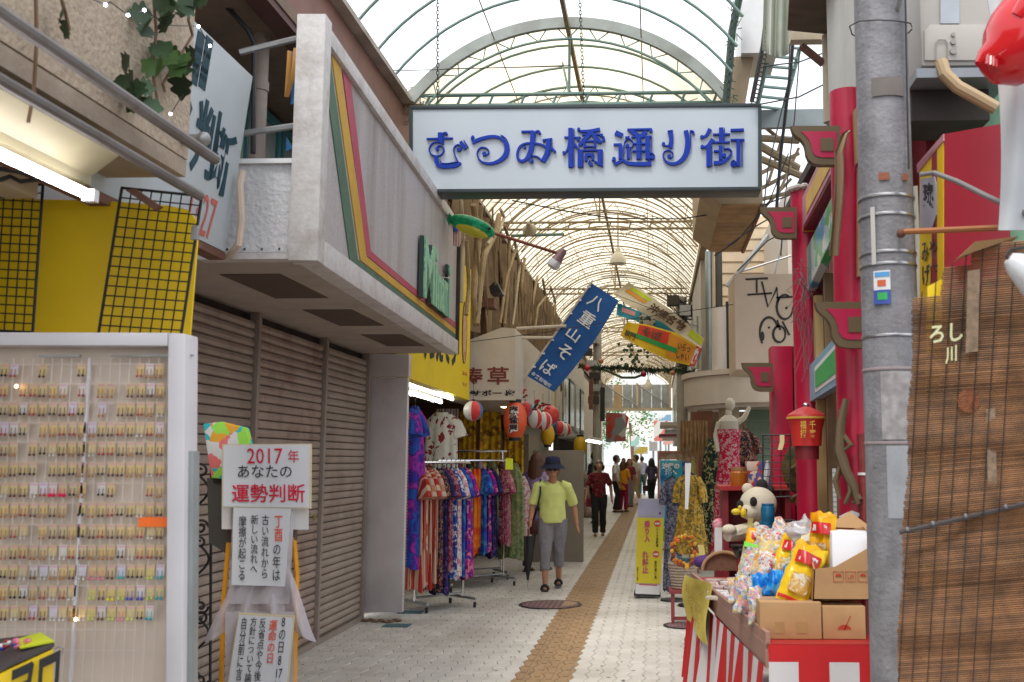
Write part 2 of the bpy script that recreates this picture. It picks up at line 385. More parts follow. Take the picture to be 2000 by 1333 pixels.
while yy < 45:
    m = M_rib if yy < 12 else M_ribb
    ln = (ridx-4) % 3 == 0 and yy > 8
    mb = MB().tube(arc(yy), (.0125 if not ln else .015), 7, cap=False)
    if ln:
        inner = arc(yy, -.17, 22, AH*.97); mb.tube(inner, .0125, 7, cap=False)
        for q in range(0, 22, 2):
            o = arc(yy); mb.tube([o[q], inner[q+1]], .006, 5, cap=False); mb.tube([inner[q+1], o[q+2]], .006, 5, cap=False)
    mb.build('lattice_rib' if ln else 'rib', m, roof, smooth=True)
    if yy > 10.5: MB().tube(arc(yy+PITCHR/2, .005), .008, 6, cap=False).build('thin_rib', M_ribb, roof)
    yy += PITCHR; ridx += 1
# rim arch where the sheets start
oa, ia = arc(Y0-.03, .03, 30), arc(Y0-.03, -.07, 30)
mb = MB()
for q in range(30): mb.prism([oa[q], oa[q+1], ia[q+1], ia[q]], (0, .05, 0))
mb.build('rim_arch', mat('pale_green_fascia', (.33, .36, .33), .6, var=.15, dirt=.4), roof)
bays = [Y0+.02+i*2.2 for i in range(17)]
for y0 in bays:
    mb = MB(); aa = arc(y0+.01, .03, 24); bb_ = arc(min(y0+2.23, 46), .03, 24)
    for q in range(24): mb.add([aa[q], aa[q+1], bb_[q+1], bb_[q]], [(0, 1, 2, 3)])
    mb.build('roof_sheet', M_sheet, roof)
# purlins along the vault, ridge beam, gutters
for a in (-.42, .42):
    p = V((XC+math.sin(AH*a)*(RC-.04), 0, ZC+math.cos(AH*a)*(RC-.04)))
    MB().tube([p+V((0, 6.5, 0)), p+V((0, 45, 0))], .006, 6).build('purlin', M_ribb, roof)
MB().bb((XC-.018, 6.4, ZA-.09), (XC+.018, 45, ZA-.03)).build('ridge_beam', M_ribb, roof)
def truss(y, z, x0, x1, m, lamp=False):
    mb = MB().tube([(x0, y, z+.05), (x1, y, z+.05)], .018, 7).tube([(x0, y, z-.05), (x1, y, z-.05)], .018, 7)
    n = 9
    for q in range(n+1):
        x = x0+(x1-x0)*(q+.5)/(n+1); mb.tube([(x-.02, y, z-.05), (x+.02, y, z+.05)], .013, 6)
    mb.tube([(XC, y, z+.05), (XC, y, ZA-.08)], .014, 6).tube([(XC, y+.02, z+.05), (XC-.12, y+.6, ZA-.08)], .012, 6)
    mb.build('tie_truss', m, roof)
truss(9.15, 4.83, XC-HW-.02, XC+HW+.05, M_rib)
for y in (14.3, 20, 26, 32, 38): truss(y, 4.83, XC-HW, XC+HW, M_ribb)
M_gut = mat('brown_gutter_sheet', (.23, .105, .075), .6, var=.2, vs=4, dirt=.5, dcol=(.1, .05, .04), ds=2, streak=True)
GX = XC-HW-.06
mb = MB().bb((GX-.05, 4.5, 4.28), (GX, 45, 4.74)); mb.build('left_eave_fascia', M_gut, roof)
MB().bb((GX-.12, 4.5, 4.2), (GX+.02, 45, 4.275)).build('left_eave_sill', mat('dark_red_oxide', (.09, .03, .025), .6, var=.2), roof)
MB().bb((GX-.06, 4.5, 4.745), (GX+.09, 45, 4.79)).build('left_gutter_lip', mat('bleached_metal', (.45, .4, .33), .6, var=.2, dirt=.5), roof)
MB().bb((XC+HW+.02, 9.2, 4.66), (XC+HW+.12, 45, 4.8)).build('right_gutter', M_ribb, roof)
bw = random.Random(15); mb = MB()
for q in range(34):      # bracing wires under the vault
    y = 9.4+q*1.05; a0, a1 = bw.uniform(-.9, .9), bw.uniform(-.9, .9); f = lambda a, y: V((XC+math.sin(AH*a)*(RC-.1), y, ZC+math.cos(AH*a)*(RC-.1)))
    mb.tube([f(a0, y), f(a1, y+bw.uniform(1, 2.6))], .004, 4)
mb.build('bracing_wires', M_ribb, roof, kind='stuff')
# end gable far away
mb = MB()
ge = thing('end_gable', 'grey boarded gable frame closing the far end of the arcade', 'gable', (XC, 44, 0))
for q in range(7):
    x = XC-1.45+q*.415; MB().bb((x, 44.0, 3.75), (x+.4, 44.06, 4.75)).build('panel', [mat('grey_blue_sheet', (.36, .4, .44), .6, var=.15), mat('tan_sheet', (.55, .42, .27), .7, var=.12)][q == 1], ge)
MB().bb((XC-1.55, 43.85, 3.62), (XC+1.5, 44.1, 3.74)).build('sill_beam', M_cream, ge)
for q in (-1.5, 0, 1.4): MB().bb((XC+q-.05, 43.8, 3.745), (XC+q+.05, 43.95, 4.8)).build('post', M_cream, ge)
for a, b in ((-1.4, 0), (0, 1.35)): MB().tube([(XC+a, 43.8, 4.75), (XC+b, 43.8, 3.8)], .03, 6).build('brace', M_steel, ge)
# ================================================================== left row: shuttered shop
XL = -2.77
M_stucco = mat('white_stucco', (.58, .58, .6), .75, var=.08, vs=3, bump=1, bs=38, dirt=.45, dcol=(.34, .31, .29), ds=2.5, streak=True)
M_panel = mat('grey_white_panel', (.43, .4, .405), .6, var=.14, vs=70, dirt=.8, dcol=(.22, .185, .17), ds=2.6, streak=True, bump=.2, bs=150)
M_slat = mat('taupe_shutter_slat', (.36, .295, .25), .5, .1, var=.12, vs=4, orand=.05, dirt=.5, dcol=(.15, .1, .075), ds=2.4)
M_slatr = mat('rust_bled_shutter_slat', (.36, .285, .24), .5, .1, var=.14, vs=4, orand=.05, dirt=.75, dcol=(.15, .05, .025), ds=3.2)
M_frame = mat('grey_brown_rail', (.34, .285, .25), .5, .2, var=.1, dirt=.35)
shop = thing('shuttered_shop', 'grey roller shutter shop front under the white fascia with striped corner', 'shop', (XL, 7.5, 0))
MB().bb((XL-.14, 3.0, 0), (XL-.09, 9.86, 2.7)).build('wall', M_dkbrown, shop)
sl = MB(); P = .062
sl.prism([(-.012, 0, 0), (.006, 0, .008), (.012, 0, .03), (.004, 0, .055), (-.012, 0, .06)], (0, 1, 0))
ysep = [3.9, 5.5, 7.02, 8.5, 9.8]
for b in range(4):
    y0, y1 = ysep[b]+.03, ysep[b+1]-.03; zt = 2.53
    src = None; nn = int((zt-.06)/P)
    for k in range(nn):
        if src is None:
            mb = MB(); mb.v = [V((p.x, p.y*(y1-y0), p.z)) for p in sl.v]; mb.f = sl.f; mb.m = sl.m
            src = mb.build('shutter_slat', M_slatr if b == 2 else M_slat, shop, smooth=False, local=True); o = src
        else: o = inst(src, 'shutter_slat', (0, 0, 0), shop)
        o.location = V((XL-.03, y0, .05+k*P))-wl(shop)
for y in ysep: MB().bb((XL-.06, y-.024, 0), (XL+.01, y+.024, 2.56)).build('shutter_rail', M_frame, shop, bevel=.004)
MB().bb((XL-.07, 3.9, 0), (XL+.005, 9.8, .045)).build('bottom_bar', M_frame, shop)
# yellow green spray scrawl over the second shutter
M_spray = mat('yellow_green_spray', (.3, .3, .03), .6, var=.4, vs=30)
mb = MB(); rg = random.Random(5)
for z0, w in ((1.52, 3), (1.36, 6), (1.2, 5), (1.02, 7)):
    for q in range(w):
        y = 7.45+.14*q+rg.uniform(0, .05); z = z0+rg.uniform(-.02, .02)
        mb.ribbon([(y, z), (y+.03, z+.05), (y+.06, z+.01), (y+.085, z+.045)], [.012, .02, .01], lambda a, b: V((XL-.0155, a, b)), (.002, 0, 0))
mb.build('spray_scrawl', M_spray, shop)
# grey end wall sticking out towards the street
M_greyw = mat('grey_lilac_render', (.56, .53, .545), .7, var=.06, dirt=.2, ds=2)
MB().bb((-2.86, 9.86, .07), (-2.41, 9.94, 2.3)).build('end_wall', M_greyw, shop, bevel=.006)
MB().bb((-2.87, 9.85, 2.312), (-2.4, 9.95, 2.53)).build('end_wall_cap', M_greyw, shop, bevel=.006)
mb = MB()
for q in range(12): mb.ball((-2.8+q*.035, 9.8-rg.uniform(0, .12), .012), (rg.uniform(.02, .05), .03, .014), 6, 4)
mb.build('base_rubble', mat('brown_rubble', (.18, .12, .08), .9), shop)
# soffit and fascia
nE, nW, nT = V((-1.75, 5.08, 0)), V((-1.92, 9.72, 0)), 0
zb, zt = 2.53, 3.76
soff = MB(); a, b = nE, nW
soff.prism([(a.x, a.y, zb), (b.x, b.y, zb), (XL-.1, 9.84, zb), (XL-.1, 5.08, zb)], (0, 0, .02)); soff.build('soffit', mat('dull_soffit', (.38, .33, .29), .8, var=.08, dirt=.35, dcol=(.2, .15, .12)), shop)
for y in (5.95, 7.3, 8.7):
    MB().bb((-2.42, y-.42, zb-.004), (-2.08, y+.42, zb+.004)).build('soffit_vent', mat('brown_vent', (.085, .055, .04), .8), shop)
fd = (b-a).normalized(); fn = V((fd.y, -fd.x, 0))          # along the fascia, and out to the street
def F(s, z, out=0): p = a+fd*s+fn*out; return V((p.x, p.y, z))
LF = (b-a).length
fas = MB(); fas.prism([F(0, zb-.005), F(LF, zb-.005), F(LF, zt), F(0, zt)], -fn*.08); fas.build('fascia_panel', M_panel, shop)
def fbar(s0, s1, z0, z1, o, th, name, m): MB().prism([F(s0, z0, o), F(s1, z0, o), F(s1, z1, o), F(s0, z1, o)], -fn*th).build(name, m, shop, bevel=.004)
M_trim = mat('white_trim', (.56, .54, .535), .55, var=.09, vs=30, dirt=.6, dcol=(.27, .21, .17), ds=5, bump=.25, bs=60)
fbar(-.02, .1, zb-.02, zt+.06, .035, .15, 'corner_post', M_trim); fbar(.1, LF, zt-.06, zt+.03, .03, .12, 'top_rail', M_trim)
fbar(.1, LF, zb-.02, zb+.11, .03, .12, 'bottom_rail', M_trim); fbar(LF-.03, LF+.015, zb-.018, zt+.028, .034, .13, 'end_post', M_dkbrown)
def FS(px, py):      # distance along the fascia of a pixel
    d = ray(px, py); o = V((0, 0, CAM_H)); p = o+d*((a-o).dot(fn)/d.dot(fn)); return (p-a).dot(fd), p.z
cols = [('green_stripe', (.05, .125, .075)), ('mustard_stripe', (.55, .32, .02)), ('crimson_stripe', (.4, .04, .085))]
top = ((621, 640, 88, 118), (645, 663, 118, 150), (667, 684, 160, 182)); bend = ((682, 520, 697, 524), (702, 520, 715, 522), (713, 512, 722, 517))
for q, (nm, c) in enumerate(cols):
    m = mat(nm+'_paint', c, .6, var=.1, dirt=.25, dcol=(.25, .22, .18), ds=9)
    tl, tr = FS(top[q][0], 200)[0], FS(top[q][1], 200)[0]
    bl, br = FS(bend[q][0], 520)[0], FS(bend[q][2], 520)[0]; zb0 = zb+.115+q*.058; zb1 = zb0+.05
    k0 = (bl-tl)/(zt-.06-zb0)
    pts = [(tl-.02, zt-.07), (tr-.02, zt-.07), (br, zb1), (LF-.05, zb1), (LF-.05, zb0), (bl+.0, zb0)]
    MB().prism([F(s, z, .006) for s, z in pts][::-1], -fn*.005).build('stripe', m, shop, smooth=False)
# raised green letters
M_glet = fabric('streaky_green_letter', [(.2, .46, .3), (.3, .55, .34), (.15, .38, .28), (.36, .6, .38)], 14, .5, 'wavy', ax=1)
M_gdk = mat('dark_letter_side', (.03, .05, .04), .6)
s0, s1 = FS(814, 550)[0], FS(867, 560)[0]; zm0, zm1 = FS(818, 583)[1], FS(818, 462)[1]; hm = zm1-zm0
for ch, u0, u1, h in (('M', 0, .36, 1), ('i', .39, .46, 1), ('n', .48, .62, .62), ('a', .63, .74, .62), ('m', .75, .9, .62), ('i', .93, 1, 1)):
    sa, sb_ = s0+(s1-s0)*u0, s0+(s1-s0)*u1
    text(ch, F(sa, zm0, .012), fd*(sb_-sa), V((0, 0, h*hm)), M_gdk, shop, depth=.03, bold=.03)
    text(ch, F(sa+.02, zm0, .045), fd*(sb_-sa), V((0, 0, h*hm)), M_glet, shop, depth=.012, bold=.02)
# veranda end wall (faces the camera)
zp = 3.02
MB().bb((-2.32, 5.085, zb+.03), (-1.79, 5.16, zp)).build('veranda_end', M_stucco, shop)
MB().bb((-2.34, 5.06, zp+.001), (-1.79, 5.17, zp+.025)).build('veranda_coping', M_white, shop)
MB().bb((-2.34, 5.075, zb-.008), (-1.77, 5.165, zb+.026)).build('veranda_base_strip', M_trim, shop)
mb = MB()
for q in range(6): mb.ball((-2.28+q*.09, 5.082, zb+.045), .006, 6, 4)
mb.build('bolt_row', M_black, shop, kind='stuff')
# rails between the leaning sign and the corner post
for z in (3.2, 3.63): MB().tube([A(468, 262 if z < 3.4 else 103, 5.1), A(580, 246 if z < 3.4 else 76, 5.15)], .017, 6).build('veranda_rail', M_steel, shop)
# upper storey wall, window, pipe
M_upw = mat('pale_upper_wall', (.55, .53, .53), .8, var=.06, dirt=.3, dcol=(.35, .3, .27), streak=True, bump=.3)
up = thing('upper_storey', 'pale upper storey wall with teal window frames behind the striped fascia', 'building', (-3.0, 7.5, 2.6))
XU = -3.02
MB().bb((XU-.2, 3.9, 2.62), (XU-.02, 6.62, 5.4)).build('wall', M_upw, up)
MB().bb((XU-.2, 9.3, 2.62), (XU-.02, 14, 5.4)).build('wall', M_upw, up)
MB().bb((XU-.26, 6.62, 2.56), (XU-.16, 9.3, 5.4)).build('wall', M_upw, up)
MB().bb((XU-.2, 3.9, 4.25), (XU+.75, 12, 4.33)).build('eave_board', mat('brown_eave', (.2, .14, .1), .8, var=.2), up)
M_tealf = mat('teal_window_frame', (.05, .2, .22), .5, var=.15, dirt=.3)
M_pane = mat('dusty_pane', (.3, .34, .32), .25, var=.35, vs=2)
for y0, y1 in ((6.64, 7.95), (7.98, 9.28)):
    w = MB(); x = XU-.05
    for (p, q) in (((y0, 2.95), (y0+.06, 4.22)), ((y1-.06, 2.95), (y1, 4.22)), ((y0+.06, 2.95), (y1-.06, 3.02)), ((y0+.06, 3.55), (y1-.06, 3.62)), ((y0+.06, 4.15), (y1-.06, 4.22)), (((y0+y1)/2-.025, 3.02), ((y0+y1)/2+.025, 4.15))):
        w.bb((x, p[0], p[1]), (x+.05, q[0], q[1]))
    w = w.build('window', M_tealf, up)
    for zz in (3.02, 3.62):
        for yq in (y0+.06, (y0+y1)/2+.025): MB().bb((x+.015, yq, zz), (x+.025, yq+(y1-y0)/2-.085, zz+.53)).build('pane', M_pane, w)
pd = thing('drain_pipe', 'grey brown drain pipe running up beside the teal window', 'pipe', (-2.55, 6.3, 2.9))
x, y = A(508, 150, 6.3).x, 6.3
M_pipe = mat('grey_brown_pipe', (.3, .25, .22), .55, var=.12, dirt=.4)
MB().tube([(x, y, 2.62), (x, y, 4.6)], .05, 14).build('pipe', M_pipe, pd)
for z in (3.1, 3.9): MB().lathe([(.058, -.03), (.058, .03)], (x, y, z), 14).build('collar', M_pipe, pd)
tag(recentre(MB().tube([A(430, 0, 5.9), A(485, 60, 5.95), A(496, 85, 6), A(494, 300, 6.0)], .016, 7).build('cable_conduit', M_black)), 'thin black conduit bending down beside the grey drain pipe', 'conduit')
tag(recentre(MB().tube([A(474, 335, 4.95), A(468, 360, 4.95), A(472, 430, 4.95), A(466, 478, 4.97), A(448, 500, 5.02), A(400, 506, 5.2)], .019, 9).build('drain_hose', mat('cream_hose', (.6, .5, .4), .6))), 'cream drain hose curving round the foot of the leaning sign', 'hose')
st = thing('hanging_streamer', 'orange and blue paper streamer beside the teal window', 'streamer', A(572, 180, 5.6))
MB().tube([A(578, 95, 5.5), A(572, 150, 5.5), A(560, 190, 5.52), A(566, 100, 5.5)], .014, 6, flat=.3).build('orange_tail', mat('orange_paper', (.6, .3, .08), .7), st)
MB().prism([A(571, 100, 5.56), A(579, 98, 5.56), A(578, 200, 5.56), A(568, 205, 5.56)], (0, .006, 0)).build('blue_tail', mat('blue_paper', (.03, .2, .5), .7), st)
MB().prism([A(560, 268, 5.56), A(572, 290, 5.56), A(558, 296, 5.56)], (0, .006, 0)).build('blue_tip', mat('blue_paper', (.03, .2, .5), .7), st)

# ------------------------------------------------------------------ leaning fortune teller's sign board
M_sboard = mat('pale_blue_grey_board', (.5, .56, .6), .45, var=.05, vs=3, dirt=.15, dcol=(.35, .38, .4))
M_tealp = mat('dark_teal_lettering', (.006, .05, .075), .6)
M_redp = mat('faded_red_lettering', (.55, .13, .1), .6)
c0, c1 = A(440, 493, 5.0), A(494, 150, 5.0)          # far edge, foot and head
nv = V((0, -1, 0)); wd = 2.0
n0, n1 = c0+nv*wd+V((-.0, 0, .0)), c1+nv*wd
sg = thing('leaning_sign_board', 'pale blue grey sign board with dark teal brush characters tilted over the shutters', 'sign', c0)
nrm = (c1-c0).cross(nv).normalized(); nrm = nrm if nrm.x > 0 else -nrm
MB().prism([n0, c0, c1, n1], -nrm*.09).build('board', M_sboard, sg, bevel=.004)
def SB(u, w): return c0+nv*(wd*(1-u))*1+(c1-c0)*w+nrm*.001
yv = V((0, 1, 0))
up_ = (c1-c0)
def SP(px, py):     # point of the board's plane seen at a pixel (used to lay out its lettering)
    d = ray(px, py); o = V((0, 0, CAM_H)); return o+d*((c0-o).dot(nrm)/d.dot(nrm))
for ch, q in (('断', (412, 250, 456, 385)), ('判', (376, 195, 424, 350)), ('命', (340, 150, 372, 300))):
    p0 = SP(q[0], (q[1]+q[3])/2); p1 = SP(q[2], (q[1]+q[3])/2); w = p1.y-p0.y
    lo = SP((q[0]+q[2])/2-3, q[3]); hi = SP((q[0]+q[2])/2+3, q[1]); h = (hi-lo).dot(up_.normalized())
    base = V((0, 0, 0))+lo; base.y = p0.y
    text(ch, base+nrm*.001, yv*w, up_.normalized()*h, M_tealp, sg, depth=.003, bold=.02)
lo = SP(360, 445); text('-1327', V((lo.x, SP(352, 420).y, lo.z))+nrm*.001, yv*(SP(420, 420).y-SP(352, 420).y), up_.normalized()*.2, M_redp, sg, depth=.002)
mb = MB()
for rr in range(6):
    for cc in range(2):
        cy = SP(383+cc*18, 80).y; b0 = SP(380+14*cc, 82+rr*17+cc*7)
        p = V((b0.x, cy, b0.z)); d = up_.normalized()
        mb.prism([p, p+yv*.07, p+yv*.07+d*.062, p+d*.062], nrm*.003)
mb.build('square_pattern', M_tealp, sg, smooth=False)
tag(recentre(MB().prism([n0+V((.01, .02, -.04)), c0+V((.0, 0, -.04)), c0+V((0, 0, -.004)), n0+V((.01, .02, -.004))], V((-.08, 0, 0))).build('sign_under_rail', M_rust)), 'rusty rail running under the leaning blue grey sign', 'rail')

# ================================================================== nearest shop on the left: canopy
M_ston = mat('beige_pebbledash', (.47, .38, .29), .9, var=.16, vs=45, bump=1, bs=55, dirt=.3, dcol=(.26, .18, .12), ds=2.5)
M_cong = mat('stained_concrete', (.4, .32, .25), .85, var=.12, dirt=.5, dcol=(.16, .11, .08), ds=2.2, bump=.4)
can = thing('shop_canopy', 'beige pebble dash canopy over the yellow accessory shop', 'canopy', (-1.9, 3, 2.5))
yE = 3.86; xf = A(366, 320, yE).x; zf = A(366, 337, yE).z
MB().bb((xf-.3, -2, zf+.05), (xf, yE, 4.6)).build('fascia', M_ston, can)
MB().bb((xf-.9, -2, zf-.02), (xf-.003, yE-.002, zf+.045)).build('edge_band', M_cong, can)
xs = xf-.34
MB().bb((xf-3.2, -2, zf+.046), (xf-.3, yE-.05, zf+.12)).build('slab', M_ston, can)
MB().bb((xf-.42, -2, zf-.1), (xf-.36, yE-.2, zf-.022)).build('drip_beam', M_rust, can)
MB().bb((xf-.62, -2, zf-.14), (xf-.5, yE-.15, zf-.024)).build('drip_beam', M_cream, can)
def pp(px0, py0, px1, py1, Y, r, label, m, far=0):
    p1 = A(px1, py1, Y); d = V((0, 1, 0)); p0 = p1-d*6
    return tag(recentre(MB().tube([p0, p1], r, 10).build('awning_pipe', m)), label, 'pipe')
M_oldp = mat('weathered_grey_pipe', (.17, .155, .15), .55, .3, var=.2, dirt=.5, dcol=(.1, .07, .05), ds=9)
pp(108, 0, 420, 312, 3.75, .021, 'upper grey pipe running along the beige canopy with the vine on it', M_oldp)
pp(0, 21, 390, 383, 3.7, .019, 'lower grey pipe at the edge of the beige canopy', M_oldp)
sb = A(368, 272, 3.8); tag(recentre(MB().tube([sb+V((-.06, 0, 0)), sb+V((.06, 0, 0))], .02, 8).ball(sb+V((.06, 0, 0)), .028, 8, 6).build('pipe_clamp', M_steel)), 'short steel stub clamping the upper pipe to the canopy', 'bracket')
# lamp fitting under the canopy
lf = thing('fluorescent_fitting', 'lit fluorescent tube under a cream reflector at the canopy edge', 'lamp', A(90, 330, 3.3))
e1 = A(172, 381, 3.2); e0 = e1+V((-.05, -2.6, 0.02))
MB().tube([e0, e1], .017, 12).build('tube', emis('lit_tube', (1, .96, 1), 12), lf)
w0, w1 = A(212, 345, 3.3), A(212, 345, 3.3)+V((0, -2.6, 0))
mb = MB()
for q in range(1): mb.prism([w1+V((-.06, 0, .0)), w0+V((-.06, 0, 0)), w0+V((.03, 0, .07)), w1+V((.03, 0, .07))], (0, 0, .03))
mb.bb((w0.x-.1, w0.y-2.6, w0.z-.03), (w0.x-.06, w0.y, w0.z+.05)); mb.build('reflector', mat('cream_reflector', (.36, .32, .2), .5), lf)
MB().bb((e1.x-.02, e1.y-.001, e1.z-.02), (e1.x+.02, e1.y+.03, e1.z+.02)).build('socket', M_white, lf)
tag(recentre(MB().tube([A(0, 330, 3.4), A(30, 335, 3.4), A(58, 340, 3.42), A(70, 352, 3.45), A(40, 355, 3.45), A(20, 345, 3.45), A(0, 352, 3.45)], .008, 6).build('loose_cable', M_wire)), 'loose black cable looped under the canopy beside the lit tube', 'cable')
# yellow backdrop board and grids
yb = thing('yellow_backdrop', 'bright yellow backdrop board with a rounded corner behind the wire grids', 'board', (-2.4, 3.95, .5))
pts = [A(-400, 384, 3.9), A(0, 388, 3.9), A(195, 392, 3.9), A(330, 402, 3.9), A(366, 410, 3.9), A(382, 428, 3.9), A(385, 470, 3.9), A(368, 690, 3.9), A(360, 1500, 3.9), A(-400, 1500, 3.9)]
MB().prism(pts[::-1], (0, .012, 0)).build('sheet', M_yellow, yb)
MB().bb((-5.5, 3.98, -.01), (A(360, 700, 3.9).x-.05, 4.05, 2.5)).build('back_wall', M_cong, yb)
MB().bb((-5.5, 1.5, -.01), (-3.3, 3.97, 2.5)).build('side_wall', M_cong, yb) if False else None
def gridpanel(corners, nu, nv, label, name='wire_grid', r=.0028, m=None, cat='wire grid', Y=3.8):
    c = [A(x, y, Y) for x, y in corners]; mb = MB()    # tl, tr, br, bl
    def P_(u, v): return c[0].lerp(c[1], u).lerp(c[3].lerp(c[2], u), v)
    for i in range(nu+1): mb.tube([P_(i/nu, 0), P_(i/nu, 1)], r*(2 if i in (0, nu) else 1), 5)
    for j in range(nv+1): mb.tube([P_(0, j/nv)+V((0, -.005, 0)), P_(1, j/nv)+V((0, -.005, 0))], r*(2 if j in (0, nv) else 1), 5)
    return tag(recentre(mb.build(name, m or M_black)), label, cat)
gridpanel([(-120, 352), (84, 362), (64, 650), (-140, 640)], 11, 17, 'black wire grid on the yellow board at its left end', Y=3.75)
gridpanel([(238, 368), (394, 384), (352, 665), (192, 655)], 8, 15, 'black wire grid hung askew over the right part of the yellow board', Y=3.75)
tag(recentre(MB().box(A(381, 455, 3.73), (.028, .012, .055)).build('grid_clip', M_steel, bevel=.003)), 'small grey clip on the edge of the askew wire grid', 'clip')
# dark wooden hanger under the canopy
tag(recentre(MB().prism([A(245, 372, 3.6), A(300, 410, 3.6), A(312, 402, 3.6), A(262, 368, 3.6)], (0, .03, 0)).build('dark_bracket', M_rust)), 'dark rusty bracket above the askew wire grid', 'bracket')

# ------------------------------------------------------------------ earring display board
JY = 3.45
jb = thing('earring_display_board', 'white framed display board with wire rows full of earring cards', 'display board', (-2.1, JY, 0))
M_jw = mat('lilac_white_frame', (.62, .6, .63), .45, var=.04)
M_jbk = mat('cream_pegboard', (.66, .56, .47), .7, var=.05)
M_jwire = mat('white_wire', (.66, .6, .56), .5)
x1 = A(362, 700, JY).x; x0 = -4.4; zt_ = A(200, 650, JY).z; zl = .12
fw = .06; yb_ = JY
MB().prism([A(-400, 655, JY+.03), A(352, 657, JY+.03), A(345, 1560, JY+.03), A(-400, 1560, JY+.03)][::-1], (0, .015, 0)).build('backing', M_jbk, jb)
JF = JY-.05
MB().prism([A(328, 650, JF), A(362, 652, JF), A(355, 1560, JF), A(321, 1560, JF)][::-1], (0, .1, 0)).build('side_frame', M_jw, jb, bevel=.006)
MB().prism([A(-400, 648, JF), A(327, 650, JF), A(327, 676, JF), A(-400, 674, JF)][::-1], (0, .1, 0)).build('top_frame', M_jw, jb, bevel=.006)
MB().prism([A(362, 880, JF+.03), A(378, 882, JF+.03), A(372, 1560, JF+.03), A(356, 1560, JF+.03)][::-1], (0, .05, 0)).build('side_case', mat('grey_glass_edge', (.25, .27, .27), .3), jb, bevel=.004)
for k, px in enumerate((120, 260, 340)): MB().bb((A(px-40, 690, JY).x, yb_-.012, zt_-.085), (A(px+40, 690, JY).x, yb_-.004, zt_-.078)).build('top_rod', M_steel, jb)
mb = MB()
for px in range(-130, 345, 19):
    x = A(px, 800, JY).x; mb.tube([(x, yb_-.005, zl+.02), (x, yb_-.005, zt_-.09)], .0014 if px != 172-2 else .004, 4, cap=False)
rowpx = [712, 750, 787, 826, 864, 904, 944, 983, 1025, 1065, 1104, 1144, 1184, 1230, 1270]
for py in rowpx: z = A(200, py, JY).z; mb.tube([(x0, yb_-.008, z), (x1-fw-.01-.037*(zt_-z), yb_-.008, z)], .0014, 4, cap=False)
mb.build('wire_rows', M_jwire, jb, smooth=False)
x = A(172, 800, JY).x; MB().bb((x-.004, yb_-.012, zl), (x+.004, yb_, zt_-.09)).build('mid_post', M_jw, jb)
gy = {}
def cardmesh(key, cardcol, beadcol, size, drop):
    mb = MB(); w, h = .027, .06
    mb.k = 0; mb.bb((-w/2, 0, -h*.62), (w/2, .0015, 0))
    mb.k = 1; mb.bb((-w*.4, -.0008, -.008), (w*.4, 0, -.004))
    mb.k = 2
    for s in (-1, 1):
        mb.tube([(s*.007, -.003, -.018), (s*.007, -.004, -.018-drop)], .0012, 4)
        mb.ball((s*.007, -.005, -.018-drop-size*.8), size, 7, 5)
    o = mb.build('earring_card', [mat('card_'+key[0], cardcol, .5), mat('pink_print', (.6, .3, .42), .6), mat('bead_'+key[1], beadcol, .25, .1)])
    return o
CC = {'gold': (.6, .46, .22), 'pale': (.62, .56, .52), 'lilac': (.58, .54, .62), 'tan': (.57, .45, .27)}
BC = {'brown': ((.12, .05, .03), .0048, .022), 'amber': ((.4, .16, .03), .0042, .025), 'black': ((.02, .02, .02), .0045, .018), 'red': ((.35, .04, .04), .0045, .02), 'silver': ((.6, .58, .55), .004, .026),
      'teal': ((.02, .35, .4), .0056, .02), 'blue': ((.05, .06, .4), .0056, .022), 'yellow': ((.7, .6, .03), .006, .024), 'pink': ((.7, .2, .3), .005, .024), 'crimson': ((.7, .01, .08), .007, .018), 'lime': ((.5, .6, .1), .005, .022)}
protos = {}; rj = random.Random(11); nrow = 0
for ri, py in enumerate(rowpx[:13]):
    for ci, px in enumerate(range(-105, 330, 19)):
        empty = rj.random() < (.3 if ri == 0 else .1 if ri < 4 else .05)
        if ri == 0 and (200 < px < 270 or px > 100 and px < 150): continue
        if ri == 12 and px > 300 or empty: continue
        if abs(px-172) < 6: px += 3
        if ri == 6 and 225 < px < 290 or (ri == 7 and px > 262 and px < 330 and False): continue
        bright = ri >= 10 and px > 172
        card = rj.choice(['gold', 'gold', 'tan', 'gold', 'pale', 'lilac'] if ri not in (4, 5, 7, 8) else ['gold', 'tan', 'gold'])
        bead = rj.choice(['teal', 'blue', 'yellow', 'pink', 'lime', 'brown', 'black'] if bright else ['brown', 'brown', 'amber', 'amber', 'black', 'red', 'silver'])
        if ri == 6 and 100 < px < 125: bead = 'crimson'
        key = (card, bead)
        g_ = {'teal': 'teal', 'blue': 'deep blue', 'yellow': 'yellow', 'pink': 'pink', 'lime': 'lime', 'crimson': 'crimson', 'brown': 'brown', 'amber': 'amber', 'black': 'black', 'red': 'dark red', 'silver': 'silver'}[bead]
        pos = A(px, py, JY-.012); loc = (pos.x+rj.uniform(-.002, .002), JY-.012, pos.z+.001)
        if key not in protos:
            o = cardmesh(key, CC[card], *BC[bead]); protos[key] = o; o.location = loc
        else:
            o = protos[key].copy(); COL.objects.link(o); o.location = loc
        ordn = ['top', 'second', 'third', 'fourth', 'fifth', 'sixth', 'seventh', 'eighth', 'ninth', 'tenth', 'eleventh', 'twelfth', 'lowest'][ri]
        tag(o, f'{g_} earrings on {card} card, {ordn} row, ' + ('left' if px < 170 else 'right') + ' half of white board', 'earrings', f'{g_} earrings on {card} cards')
ot = A(299, 1020, JY-.02); tag(recentre(MB().bb((ot.x-.05, ot.y, ot.z-.016), (ot.x+.05, ot.y+.002, ot.z+.016)).build('price_tag', mat('neon_orange_card', (.95, .16, .01), .4))), 'neon orange price tag on the right of the earring board', 'tag')
